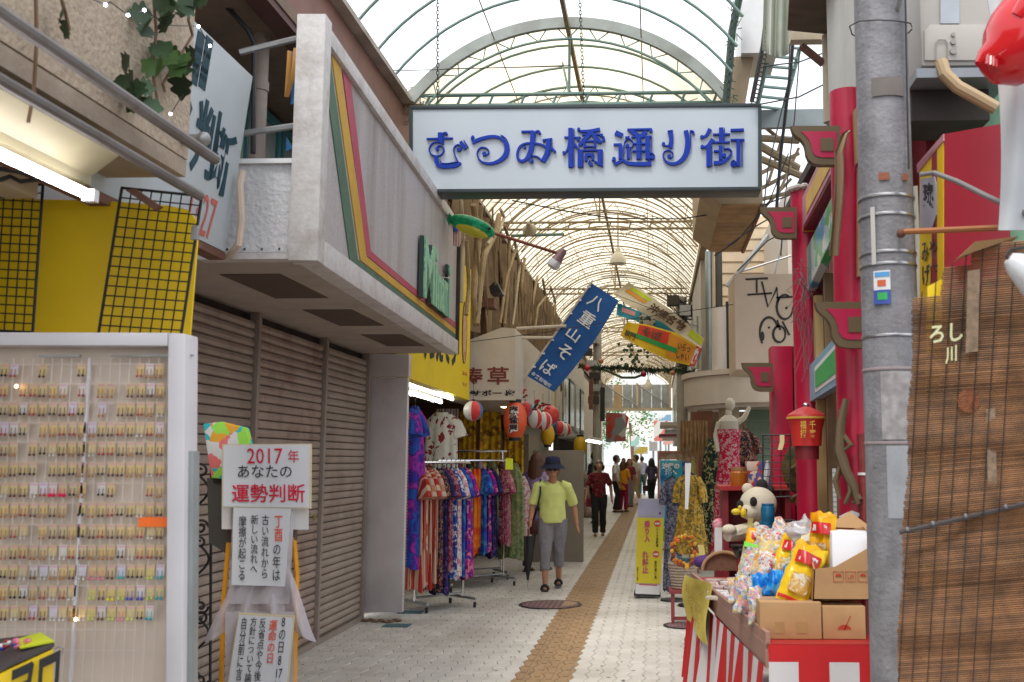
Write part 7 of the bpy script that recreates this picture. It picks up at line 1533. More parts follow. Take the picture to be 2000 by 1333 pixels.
# ------------------------------------------------------------------ bags of sweets: pillow packs
def pillow(name, label, c, w, h, th, m, rz=0, tilt=0, roll=0, top_m=None, group=None, print_=None, cat='sweet bag'):
    M3 = Matrix.Rotation(rz, 3, 'Z') @ Matrix.Rotation(tilt, 3, 'X') @ Matrix.Rotation(roll, 3, 'Y'); c = V(c); rg = random.Random(label)
    t = thing(name, label, cat, c, group); ph = rg.uniform(0, 6)
    def fn(sgn_): return lambda u, v: c+M3 @ V(((u-.5)*w*(1-.06*math.sin(v*math.pi)), sgn_*th/2*(math.sin(math.pi*min(1, max(0, u)))**.6)*(math.sin(math.pi*v)**.5)*(1+.25*math.sin(u*9+v*7+ph)), v*h+.006*math.sin(u*14+ph)*(v > .9)))
    mb = MB(); mb.grid(fn(-1), 22, 22).grid(fn(1), 22, 22)
    for i, p in enumerate(mb.v):
        q = (p-c)*38; mb.v[i] = p+V((noise.noise(q), noise.noise(q+V((9, 0, 0))), noise.noise(q+V((0, 9, 0)))))*(.0085 if m not in (P_or, P_ye, P_bl) else .005)+V((noise.noise(q*.35), noise.noise(q*.35+V((5, 0, 0))), 0))*.012
    mb.build('pouch', m, t, ang=50)
    if top_m: MB().grid(lambda u, v: c+M3 @ V(((u-.5)*w*1.02, -.008-.02*(1-v), h*(.86+.15*v))), 8, 2, (0, .016, 0)).build('header_card', top_m, t)
    if cat == 'sweet bag' and m in (P_or, P_ye, P_te):
        lm_ = [mat('scarlet_label', (.6, .02, .02), .3), mat('cream_label', (.68, .6, .4), .3), mat('sky_label', (.15, .4, .6), .3)]
        def sf(u, v, o): q = fn(-1)(u, v); return q+M3 @ V((0, -o, 0))
        MB().grid(lambda u, v: sf(.12+.76*u, .62+.2*v, .012), 12, 5, M3 @ V((0, -.002, 0))).build('label_panel', lm_[0 if m is not P_te else 1], t)
        MB().grid(lambda u, v: sf(.2+.6*u, .16+.3*v, .012), 10, 6, M3 @ V((0, -.002, 0))).build('picture_panel', fabric('biscuit_picture', [(.5, .25, .06), (.66, .5, .25), (.6, .35, .1), (.68, .62, .5)], 55, .3), t)
        o = sf(.2, .655, .018); text(rg.choice(['おかし', 'せんべい', 'あめ', '黒糖']), o, sf(.8, .655, .018)-o, M3 @ V((0, 0, h*.12)), M_white, t, depth=.002, bold=.05)
        MB().grid(lambda u, v: sf(.02+.96*u, .03+.045*v, .008), 12, 2, M3 @ V((0, -.002, 0))).build('foot_stripe', lm_[rg.randrange(3)], t)
    if print_:
        s, m2 = print_; o = c+M3 @ V((-w*.3, -th*.62, h*.4)); text(s, o, M3 @ V((w*.6, 0, 0)), M3 @ V((0, 0, h*.22)), m2, t, depth=.002, bold=.04)
    return t
def pk(n, cols, sc=30): return fabric('sweets_'+n, cols, sc, .22, 'floral')
P_wr = pk('white_red', [(.62, .58, .58), (.65, .62, .62), (.6, .05, .06), (.45, .4, .4), (.62, .56, .52), (.6, .35, .12), (.3, .28, .3), (.62, .6, .6)], 60)
P_or = pk('orange_yellow', [(.75, .33, .008), (.75, .36, .01), (.74, .3, .008), (.76, .42, .015), (.75, .34, .01), (.66, .2, .01)], 7)
P_ye = pk('yellow_pack', [(.76, .45, .01), (.76, .47, .012), (.75, .42, .01), (.76, .5, .02), (.74, .38, .01)], 7)
P_te = pk('teal_clear', [(.25, .4, .36), (.4, .5, .45), (.1, .32, .28), (.55, .5, .2), (.5, .52, .5), (.6, .45, .05), (.15, .2, .2)], 52)
P_gn = pk('lime_clear', [(.5, .5, .46), (.55, .5, .3), (.55, .35, .1), (.45, .48, .42), (.3, .3, .28)], 64)
P_pk = pk('pink_mix', [(.6, .55, .5), (.62, .25, .3), (.6, .45, .1), (.55, .58, .6), (.2, .3, .5), (.4, .38, .36), (.6, .52, .2)], 60)
P_bl = pk('blue_gloss', [(.01, .16, .6), (.012, .2, .65), (.02, .28, .65), (.1, .35, .7)], 30)
zt0 = top+.003
def at_(px, py, Y): p = A(px, py, Y); return p
bags = [('clear bag of red and white sweets at the head of the stall', 1490, 1120, 5.55, 48, 88, P_wr, -.15, -.3, .25, None, None),
        ('clear bag with a lime green header leaning at the left of the bag heap', 1463, 1140, 5.5, 42, 72, P_gn, .1, -.25, .3, mat('lime_header', (.2, .7, .08), .4), None),
        ('clear bag of orange and yellow rings in the middle of the heap', 1497, 1150, 5.2, 56, 92, pk('orange_clear', [(.6, .5, .3), (.65, .3, .05), (.62, .5, .12), (.5, .5, .46), (.35, .33, .3), (.68, .5, .2)], 56), 0, -.3, .3, None, None),
        ('tall teal and clear sweet bag beside the orange bags', 1548, 1168, 5.0, 52, 150, P_te, .1, -.3, .42, None, None),
        ('big orange snack bag with red lettering leaning on the open carton', 1602, 1112, 4.9, 40, 104, P_or, -.5, -.1, .06, None, None),
        ('long orange snack bag behind the yellow one', 1570, 1165, 4.95, 46, 150, P_or, -.2, -.25, .45, None, None),
        ('yellow snack bag with a round picture at the front of the heap', 1545, 1180, 4.75, 50, 120, P_ye, .05, -.3, .42, None, None),
        ('glossy blue wrapped pack at the foot of the heap', 1486, 1170, 5.05, 30, 46, P_bl, .2, -.2, .1, None, None),
        ('second glossy blue wrapped pack, right of the first', 1512, 1168, 5.0, 32, 50, P_bl, -.2, -.2, .3, None, None),
        ('third glossy blue wrapped pack, touching the teal bag', 1530, 1160, 5.02, 26, 48, P_bl, -.1, -.2, .4, None, None),
        ('pink and yellow sweet bag at the stall edge left of the blue packs', 1456, 1200, 5.1, 36, 70, P_pk, .3, -.2, .1, None, None),
        ('slim clear bag of coloured sticks before the closed carton', 1478, 1222, 4.85, 24, 68, P_pk, .2, -.1, .0, None, None),
        ('clear bag of small mixed sweets lying near the white packets', 1442, 1180, 5.4, 30, 48, P_pk, .5, -.4, .2, None, None),
        ('crumpled clear bag top behind the orange bag', 1580, 1060, 5.1, 44, 44, M_film, 0, -.2, -.6, None, None),
        ('white and red bag tucked behind the teal bag', 1520, 1095, 5.5, 46, 78, P_wr, .2, -.3, .4, None, None),
        ('pale clear bag lying over the lime headed bag', 1472, 1128, 5.35, 40, 60, P_pk, .4, -.5, .5, None, None),
        ('yellow and red bag squeezed between the ring bag and the teal bag', 1524, 1140, 5.1, 40, 96, P_ye, -.1, -.3, .35, None, None),
        ('small white bag on top of the blue wrapped packs', 1506, 1130, 5.1, 44, 50, P_wr, .3, -.4, .3, None, None),
        ('orange ring bag at the far side of the white and red bags', 1474, 1098, 5.7, 40, 62, P_or, .2, -.3, .3, None, None)]
for (lab, px, py, Y, w, h, m, rz, ti, ro, tm, pr) in bags:
    p = A(px, py, Y); p.z = max(p.z, top+.004) if py > 1130 else p.z; k = Y/FPX; pillow('sweet_bag', lab, p, w*k*1.3, h*k*1.03, .085, m, rz, ti, ro, tm, 'bags of sweets heaped on the stall', pr)
rg = random.Random(31)
for q in range(26):
    u = rg.random(); p = A(1378+rg.uniform(0, 70), 1122+rg.uniform(0, 44), rg.uniform(5.9, 6.8)); p.z = top+.012+.01*rg.random()
    lab = 'small white wrapped sweet packet spread on the far part of the stall'
    M3 = Matrix.Rotation(rg.uniform(0, 3), 3, 'Z')
    o = MB().box(p, (.11, .05, .02), M3).build('sweet_packet', [M_white, mat('pale_pink_packet', (.55, .42, .42), .4), mat('cream_packet', (.55, .5, .4), .4)][q % 3], bevel=.006)
    tag(recentre(o), ['small white wrapped sweet packet spread on the far part of the stall', 'small pale pink sweet packet spread on the far part of the stall', 'small cream sweet packet spread on the far part of the stall'][q % 3], 'sweet packet', ['white', 'pale pink', 'cream'][q % 3]+' sweet packets spread on the stall')
# ------------------------------------------------------------------ behind the stall
cab = thing('red_display_cabinet', 'red open display cabinet standing behind the sweet stall', 'cabinet', (A(1430, 1050, 7.6).x, 7.6, 0))
x0, x1 = A(1412, 1000, 7.5).x, A(1545, 1000, 7.5).x; zt1 = A(1430, 958, 7.5).z
MB().bb((x0, 7.5, 0), (x0+.04, 7.85, zt1)).build('side', M_rwall, cab); MB().bb((x1-.04, 7.5, 0), (x1, 7.85, zt1)).build('side', M_rwall, cab)
MB().bb((x0-.03, 7.46, zt1), (x1+.02, 7.9, zt1+.03)).build('top', mat('red_counter', (.36, .02, .02)), cab); MB().bb((x0+.04, 7.8, 0), (x1-.04, 7.84, zt1)).build('back', M_rwall, cab)
MB().bb((x0+.04, 7.5, .85), (x1-.04, 7.8, .87)).build('shelf', M_rwall, cab)
def jar(label, px, py, w, h, Y, body, lid, name='jar', lidh=.16, group=None, cat='jar'):
    p = A(px, py, Y); k = Y/FPX; r = w*k/2; H = h*k; t = thing(name, label, cat, p, group)
    MB().lathe([(r*.92, 0), (r, H*.06), (r, H*.76), (r*.85, H*(1-lidh))], p, 20).build('body', body, t); MB().lathe([(r*.86, H*(1-lidh)), (r*.9, H*(1-lidh)+.002), (r*.9, H)], p, 20).build('lid', lid, t); return t
M_amb = mat('amber_syrup', (.4, .12, .015), .12, var=.2); M_lab = fabric('gift_box_print', [(.5, .06, .03), (.6, .45, .35), (.35, .04, .03), (.62, .5, .45), (.08, .1, .3)], 22, .4)
jar('round amber jar lying at the left on the red cabinet', 1444, 958, 34, 44, 7.55, M_amb, mat('brown_lid', (.3, .16, .06), .4))
for q, (px, w, h) in enumerate(((1468, 24, 36), (1492, 26, 38), (1478, 40, 18))): p = A(px, 957 if q < 2 else 920, 7.6); k = 7.6/FPX; tag(recentre(MB().bb((p.x-w*k/2, 7.56, p.z), (p.x+w*k/2, 7.7, p.z+h*k)).build('gift_box', M_lab, bevel=.004)), ['left printed gift box on the red cabinet', 'right printed gift box on the red cabinet', 'printed gift box lying on top of the two others'][q], 'gift box', 'gift boxes on the red cabinet')
tag(recentre(MB().tube([A(1492, 958, 7.4), A(1499, 920, 7.4), A(1500, 900, 7.4)], [.03, .024, .012], 8).build('film_roll', mat('silver_film', (.55, .56, .58), .25, .3))), 'silvery rolled film beside the gift boxes', 'roll')
# toy panda: plain soft bear with dark ears and eye patches
pa = thing('panda_toy', 'cream plush panda toy with a yellow scarf behind the blue canisters', 'plush toy', A(1482, 1080, 6.3)); k = 6.3/FPX
M_plush = mat('cream_plush', (.6, .54, .42), .9, var=.06, bump=.4, bs=90); M_bplush = mat('black_plush', (.02, .018, .018), .9)
hc = A(1481, 986, 6.3)
MB().ball(hc, (36*k, 32*k, 34*k), 24, 16).ball(hc+V((-16*k, -14*k, -12*k)), (20*k, 18*k, 17*k), 16, 10).build('head', M_plush, pa)
for dx, dz in ((8, 38), (-20, 30)): MB().ball(hc+V((dx*k, 2*k, dz*k)), (11*k, 7*k, 11*k), 12, 8).build('ear', M_bplush if dx > 0 else M_plush, pa)
MB().ball(hc+V((22*k, 4*k, 28*k)), (10*k, 7*k, 10*k), 12, 8).build('ear', M_bplush, pa)
for dx, dz in ((-12, 7), (-36, 0)): MB().ball(hc+V((dx*k, (-31 if dx > -20 else -16)*k, dz*k)), (7*k, 5*k, 9*k), 12, 8).ball(hc+V(((dx-1.5)*k, (-35.5 if dx > -20 else -20)*k, (dz+2)*k)), (2*k, 2*k, 2*k), 6, 5).build('eye_patch', M_bplush, pa)
MB().ball(hc+V((-28*k, -29*k, -10*k)), (5*k, 4*k, 4*k), 10, 6).build('nose', M_bplush, pa)
MB().ball(A(1485, 1060, 6.35), (34*k, 30*k, 46*k), 20, 12).build('body', M_bplush, pa)
MB().tube([A(1465, 1035, 6.28), A(1440, 1042, 6.18), A(1420, 1048, 6.12)], [14*k, 15*k, 10*k], 10).ball(A(1424, 1035, 6.12), (14*k, 12*k, 10*k), 12, 8).build('paw', M_plush, pa)
MB().grid(lambda u, v: A(1461+10*u-2*v, 1013+40*v, 6.16+.01*math.sin(v*4)), 4, 8, (0, .012, 0)).build('scarf', mat('pale_yellow_ribbon', (.68, .58, .2), .6), pa)
MB().ball(A(1478, 1040, 6.2), (11*k, 9*k, 20*k), 12, 8).build('belly_patch', M_plush, pa)
tag(recentre(MB().ball(A(1438, 1000, 6.2), (.03, .02, .02), 8, 6).ball(A(1452, 1002, 6.2), (.02, .02, .03), 8, 6).ball(A(1445, 992, 6.2), (.012, .012, .014), 6, 5).build('ribbon_bow', mat('yellow_ribbon', (.7, .5, .03), .5))), 'little yellow and white ribbon bow by the panda snout', 'bow')
M_bcan = mat('blue_plastic_canister', (.008, .12, .24), .25, var=.08)
jar('upper blue canister stacked in front of the panda', 1500, 1022, 27, 37, 5.95, M_bcan, M_bcan, 'blue_canister', .1, 'blue canisters', 'canister'); jar('lower blue canister stacked in front of the panda', 1499, 1092, 33, 70, 5.95, M_bcan, M_bcan, 'blue_canister', .06, 'blue canisters', 'canister')
jar('red jar with a black lid behind the white and red bags', 1541, 1062, 27, 45, 5.8, mat('red_preserve', (.4, .015, .015), .2), M_black, lidh=.5)
p = A(1448, 1068, 6.0); t = thing('black_bowl', 'wide black lacquer bowl on a stand at the head of the stall', 'bowl', p); MB().lathe([(.02, -.08), (.05, -.03), (.055, -.02), (.052, -.005), (.02, -.02)], p, 20).lathe([(.06, 0), (.062, .01), (.03, .012)], p, 20).build('bowl', mat('black_lacquer', (.012, .012, .012), .15), t); MB().tube([p+V((0, 0, -.2)), p+V((0, 0, -.06))], .03, 10).build('stand', M_rwall, t)
c = A(1414, 1115, 6.9); kk = 6.9/FPX; t = thing('wooden_tub_lid', 'brown arched basket panel at the far end of the sweet stall', 'basket', c)
MB().prism([c+V((40*kk*math.cos(a/14*math.pi), 0, 34*kk*math.sin(a/14*math.pi))) for a in range(15)][::-1], (0, .03, 0)).build('panel', mat('dark_basket_brown', (.16, .08, .045), .8, var=.25, vs=30), t)
MB().tube([c+V((41*kk*math.cos(a/14*math.pi), -.01, 35*kk*math.sin(a/14*math.pi))) for a in range(15)], .012, 7).build('rim', mat('basket_rim', (.33, .2, .1), .8, var=.2), t)
# white pillar with pink flower ball, purple cloth, basket on red stool, wreath
MB_p = thing('gift_pillar', 'narrow white carton pillar topped by a pink ball, left of the red cabinet', 'display', A(1402, 1085, 7.7))
MB().bb((A(1395, 1000, 7.7).x, 7.65, A(1400, 1090, 7.7).z), (A(1412, 1000, 7.7).x, 7.75, A(1400, 1030, 7.7).z)).build('pillar', M_white, MB_p); MB().ball(A(1404, 1026, 7.7), .05, 14, 10).build('pink_ball', fabric('pink_lace', [(.6, .15, .22), (.62, .35, .38)], 40), MB_p)
MB().bb((A(1395, 1000, 7.7).x, 7.6, 0), (A(1420, 1000, 7.7).x, 7.8, A(1400, 1090, 7.7).z)).build('plinth', M_rwall, MB_p)
tag(recentre(MB().ball(A(1375, 1098, 7.6), (.08, .06, .05), 12, 8).build('purple_bundle', mat('purple_cloth', (.08, .02, .16), .7))), 'purple cloth bundle behind the arched basket panel', 'bundle')
tag(recentre(MB().grid(lambda u, v: A(1362+12*u+3*math.sin(v*5), 1065+45*v, 7.8), 4, 6, (0, .01, 0)).build('yellow_ribbon', mat('pale_yellow_ribbon', (.68, .58, .2)))), 'pale yellow ribbon hanging left of the white pillar', 'ribbon')
sY_ = 9.8; s0_ = AZ(1310, 1205); sx = s0_.x; t = thing('red_stool', 'low red stool holding the wicker basket', 'stool', (sx+.1, sY_, 0)); M_rst = mat('dull_red_wood', (.25, .045, .045), .6, var=.15); zz = A(1320, 1150, sY_).z
MB().bb((sx-.02, sY_-.15, zz-.03), (sx+.24, sY_+.15, zz)).build('seat', M_rst, t)
for dx in (0, .2): 
    for dy in (-.13, .11): MB().bb((sx+dx, sY_+dy, 0), (sx+dx+.03, sY_+dy+.03, zz-.03)).build('leg', M_rst, t)
MB().bb((sx+.03, sY_-.12, .04), (sx+.2, sY_-.1, .07)).build('rung', M_rst, t)
bk = thing('wicker_basket', 'grey tan wicker basket with loop handles on the red stool', 'basket', (sx+.11, sY_, zz)); M_wk = mat('grey_wicker', (.33, .27, .21), .8, var=.25, vs=40); c = V((sx+.11, sY_, zz))
mb = MB(); hb = A(1320, 1098, sY_).z-zz
for q in range(9): rr = .1+.035*q/8; mb.lathe([(rr, q*hb/9), (rr+.008, q*hb/9+hb/18), (rr+.002, (q+1)*hb/9)], c, 24)
mb.build('weave', M_wk, bk); MB().lathe([(.09, 0), (.001, .002)], c, 20).build('bottom', M_wk, bk)
for dx in (-.09, .11): MB().tube([c+V((dx-.04, -.03, hb)), c+V((dx-.02, -.03, hb+.07)), c+V((dx+.02, -.03, hb+.07)), c+V((dx+.04, -.03, hb))], .009, 6).build('handle', M_wk, bk)
tag(recentre(MB().ball(c+V((0, 0, hb-.02)), (.12, .12, .06), 14, 8).build('dark_cloth', fabric('dark_teal_cloth', [(.02, .05, .05), (.03, .12, .12), (.01, .015, .015)], 12))), 'dark folded cloth heaped in the wicker basket', 'cloth')
c = A(1335, 1078, 9.2); mb = MB(); rg = random.Random(5); t = thing('orange_wreath', 'wreath of orange artificial flowers propped before the dark dresses', 'wreath', c)
for q in range(70): a = rg.uniform(0, 6.28); mb.k = q % 3; mb.ball(c+V((.1*math.cos(a)+rg.gauss(0, .012), rg.gauss(0, .015), .13*math.sin(a)+rg.gauss(0, .012))), (.02, .016, .02), 6, 4)
mb.build('flowers', [mat('orange_petal', (.55, .14, .01), .7), mat('brown_petal', (.22, .06, .02), .7), mat('yellow_petal', (.6, .35, .04), .7)], t, kind='stuff'); MB().tube([c+V((.1*math.cos(a/12*6.283), .01, .13*math.sin(a/12*6.283))) for a in range(13)], .012, 6).build('ring', M_stem, t)
# dress stands on the right
def dressform(label, px, Y, ztop, pal, length, w=.19, bare=False, hem=1.35, base=True):
    p = A(px, 900, Y); x = p.x; t = thing('dress_form', label, 'mannequin', (x, Y, 0)); z = ztop
    M_mann = mat('mannequin_cream', (.55, .5, .4), .5)
    if bare:
        MB().lathe([(w*.72, z-.62), (w*.6, z-.42), (w*.76, z-.2), (w*.74, z-.13), (w*.85, z-.06), (w*.6, z-.02), (w*.27, z+.01), (w*.24, z+.07)], (x, Y, 0), 20, sy=.62).build('torso', M_mann, t)
        MB().ball((x+.02, Y+.01, z+.13), (.055, .07, .075), 14, 10).build('head', M_mann, t)
        MB().tube([(x+w*.75, Y, z-.07), (x+w*1.25, Y-.02, z-.02), (x+w*1.7, Y, z+.1)], [.034, .03, .022], 8).build('arm', M_mann, t); MB().tube([(x-w*.75, Y, z-.07), (x-w*1.05, Y, z-.22), (x-w*.9, Y-.05, z-.4)], [.034, .03, .022], 8).build('arm', M_mann, t)
    else:
        MB().tube([(x, Y, z-.05), (x, Y, z+.01), (x+.015, Y, z+.035), (x, Y, z+.05), (x-.015, Y, z+.04)], .005, 5).tube([(x-w*.8, Y, z-.1), (x, Y, z-.045), (x+w*.8, Y, z-.1)], .012, 6).build('hanger', M_black, t)
    zs_ = z-(.15 if bare else .07); n = 40; m = 14; vs = []
    for i in range(m+1):
        v = i/m; rr = w*((1.0 if bare else .62+.25*min(1, v*8))-.2*math.sin(min(1, v*2.5)*math.pi)*.9+(hem-1+.1)*max(0, v-.25)*1.1)
        for j in range(n): a = 6.2832*j/n; f_ = 1+.12*(v+.1)*math.sin(a*9+1.3*i*.2); vs.append(V((x+math.cos(a)*rr*f_, Y+math.sin(a)*rr*(.72 if bare else .6)*f_, zs_-length*v+.02*math.sin(a*4)*v)))
    mb = MB().add(vs, [(i*n+j, i*n+(j+1) % n, (i+1)*n+(j+1) % n, (i+1)*n+j) for i in range(m) for j in range(n)]); mb.build('gown', FAB(pal), t, ang=80)
    if not bare:
        s = MB()
        for q in (-1, 1): s.tube([(x+q*w*.6, Y, z-.1), (x+q*w*1.05, Y-.02, z-.2), (x+q*w*1.15, Y-.03, z-.36)], [.045, .05, .055], 10, flat=.6).build('sleeve', FAB(pal), t) if q < 0 else MB().tube([(x+q*w*.6, Y, z-.1), (x+q*w*1.05, Y-.02, z-.2), (x+q*w*1.15, Y-.03, z-.36)], [.045, .05, .055], 10, flat=.6).build('sleeve', FAB(pal), t)
    MB().tube([(x, Y, 0), (x, Y, z-.4)], .016, 8).build('stand', M_steel, t)
    if base: MB().lathe([(.001, .03), (.13, .02), (.14, 0)], (x, Y, 0), 18).build('base', M_black, t)
    return t
dressform('mannequin in a strapless red and white patterned sundress under the balcony', 1424, 11.6, 2.0, 'redwhite', 1.45, .14, True, 1.45)
dressform('dress form in a mustard flowered dress with a white scarf near the poster', 1347, 10.9, 1.42, 'gold', .8, .125, False, 1.5)
dressform('dress form in a grey sprigged dress left of the mustard one', 1313, 11.3, 1.38, 'greyfloral', 1.2, .09, False, 1.2)
garment('dress', 'dark green sprigged dress hanging left of the red sundress', 'greenblack', tuple(A(1392, 858, 12.6)), 1.25, .3, .1, .4, sleeves=False)
garment('dress', 'black blouse hanging right of the red sundress', 'darkfloral', tuple(A(1452, 838, 12.4)), .75, .3, .12, .8)
tag(recentre(MB().grid(lambda u, v: A(1338+12*u*(1-v*.5), 905+90*v, 10.7), 4, 8, (0, .015, 0)).build('white_scarf', M_white)), 'white scarf hanging from the mustard flowered dress', 'scarf')
for q, (px, w) in enumerate(((1345, 22), (1368, 20))):
    p = A(px, 822, 12.8); mb = MB()
    for k in range(16): mb.tube([p+V((.011*(k-8)*w/20, .02*math.sin(k*2.1), 0)), p+V((.012*(k-8)*w/20, .03*math.sin(k*1.7), -.28)), p+V((.011*(k-8)*w/20+.02*math.sin(k), .02, -.42-.1*math.sin(k*1.3)))], .009, 5)
    tag(recentre(mb.build('straw_bundle', mat('straw_brown', (.26, .15, .06), .8, var=.25, vs=14), kind='stuff')), ['left straw bundle hanging under the curved balcony', 'right straw bundle hanging under the curved balcony'][q], 'straw bundle', 'straw bundles under the balcony')
# poster board
pb = thing('poster_board', 'tall framed board with blue and teal sea posters beside the dress forms', 'poster board', (A(1325, 1000, 14).x, 14, 0)); fx0, fx1 = A(1284, 900, 14).x, A(1364, 900, 14).x; fz1 = A(1300, 881, 14).z
M_pf = mat('terracotta_frame', (.36, .15, .1), .6, var=.1)
for a, b in (((fx0, .0), (fx0+.03, fz1)), ((fx1-.03, .0), (fx1, fz1)), ((fx0+.03, fz1-.03), (fx1-.03, fz1)), ((fx0+.03, .3), (fx1-.03, .33))): MB().bb((a[0], 14, a[1]), (b[0], 14.05, b[1])).build('frame_bar', M_pf, pb)
MB().bb((fx0+.03, 14.02, fz1-.12), (fx1-.03, 14.03, fz1-.03)).build('header', fabric('brown_header', [(.3, .2, .14), (.4, .3, .2)], 20), pb)
M_sea = fabric('sea_poster', [(.01, .08, .3), (.02, .25, .5), (.03, .4, .5), (.2, .5, .5)], 2.2, .35, 'noise')
MB().bb((fx0+.035, 14.015, .35), (fx0+.33, 14.02, fz1-.125)).build('poster', M_sea, pb); MB().bb((fx0+.335, 14.015, .35), (fx1-.035, 14.02, fz1-.125)).build('poster', fabric('sea_poster_deep', [(.01, .03, .2), (.02, .12, .35), (.5, .4, .05), (.02, .3, .4)], 5, .35, 'noise'), pb)
text('沖縄の\n海へ', (fx0+.06, 14.012, fz1-.33), V((.24, 0, 0)), V((0, 0, .17)), M_white, pb, depth=.002, bold=.05)
MB().bb((fx0+.04, 14.005, .36), (fx0+.3, 14.012, .62)).build('pale_strip', fabric('green_fish_print', [(.5, .58, .5), (.55, .62, .5), (.2, .4, .05), (.55, .6, .55)], 9), pb)
# yellow no-riding floor sign
fs_ = thing('floor_sign', 'slim yellow standing sign forbidding riding in, with lilac head panel', 'sign', (A(1264, 1162, 11.45).x, 11.45, 0)); fY = 11.45
def fq(x, y, o=0): p = A(x, y, fY-o); return p
b0 = AZ(1238, 1160); 
MB().prism([fq(1240, 1162), fq(1289, 1164), fq(1299, 976), fq(1247, 974)], (0, .06, 0)).build('body', mat('grey_sign_body', (.45, .46, .5), .4), fs_, bevel=.01)
MB().prism([fq(1241, 1139, .004), fq(1290, 1141, .004), fq(1297, 1013, .004), fq(1244, 1011, .004)], (0, .003, 0)).build('yellow_face', mat('lemon_sign_face', (.68, .58, .02), .4, var=.03), fs_)
MB().prism([fq(1245, 1008, .006), fq(1298, 1010, .006), fq(1299, 976, .006), fq(1247, 974, .006)], (0, .005, 0)).build('head_panel', mat('lilac_panel', (.4, .4, .55), .3), fs_); MB().ball(fq(1289, 1003, .008), .012, 8, 6).build('badge', M_navy, fs_)
M_prd = mat('rose_red_print', (.55, .1, .14), .6)
def ft(s, x0, y0, x1, y1, m, b=.02): o = fq(x0, y1, .007); text(s, o, fq(x1, y1+.02*(x1-x0), .007)-o, fq(x0, y0, .007)-o, m, fs_, depth=.001, bold=b)
ft('乗\nり\n入', 1258, 1017, 1270, 1060, M_prd, .05); ft('れ\n禁\n止', 1254, 1077, 1267, 1120, M_prd, .05); ft('バ\nイ\nク\n自\n転\n車', 1281, 1032, 1286, 1069, M_ink); ft('歩\n行\n者\n優\n先', 1278, 1095, 1283, 1132, M_ink); ft('通\nり\n会', 1244, 1108, 1247, 1134, M_ink)
for (x, y) in ((1284, 1023), (1281, 1083)):
    c = fq(x, y, .007); MB().lathe([(.001, 0), (.038, 0), (.038, .001)], c, 20, Matrix.Rotation(R(90), 3, 'X')).build('no_entry_disc', mat('no_entry_red', (.6, .08, .06), .5), fs_); MB().bb((c.x-.026, c.y-.004, c.z-.008), (c.x+.026, c.y-.002, c.z+.008)).build('no_entry_bar', M_white, fs_)
MB().prism([fq(1241, 1160, .006), fq(1288, 1162, .006), fq(1289, 1143, .006), fq(1242, 1141, .006)], (0, .003, 0)).build('white_foot_panel', M_white, fs_); MB().prism([fq(1248, 1143, .008), fq(1284, 1145, .008), fq(1284, 1142.5, .008), fq(1248, 1140.5, .008)], (0, .002, 0)).build('red_rule', M_prd, fs_)
MB().prism([fq(1238, 1164), fq(1290, 1166), fq(1290, 1160), fq(1238, 1158)], (0, .25, 0)).build('base', M_black, fs_)
# ================================================================== people
def remesh(o, vox, smooth=2, it=None):
    m = o.modifiers.new('r', 'REMESH'); m.mode = 'VOXEL'; m.voxel_size = vox; m.use_smooth_shade = True
    s = o.modifiers.new('s', 'SMOOTH'); s.iterations = smooth; s.factor = .5
    o.parent, par_ = None, o.parent; COL.objects.unlink(o); me = eval_mesh(o); COL.objects.link(o); o.parent = par_; old = o.data; mats_ = list(old.materials); o.modifiers.clear(); o.data = me; me.name = old.name
    me.materials.clear()
    for x in mats_: me.materials.append(x)
    me.polygons.foreach_set('use_smooth', [True]*len(me.polygons)); return o
def ripple(o, f, amp):
    me = o.data; n = len(me.vertices); co = [0.0]*(3*n); no = [0.0]*(3*n); me.vertices.foreach_get('co', co); me.vertices.foreach_get('normal', no)
    for i in range(n):
        a = 3*i; d = noise.noise(V((co[a]*f[0], co[a+1]*f[1], co[a+2]*f[2])))*amp
        for j in range(3): co[a+j] += no[a+j]*d
    me.vertices.foreach_set('co', co); me.update()
def lerpv(a, b, t): return a+(b-a)*t
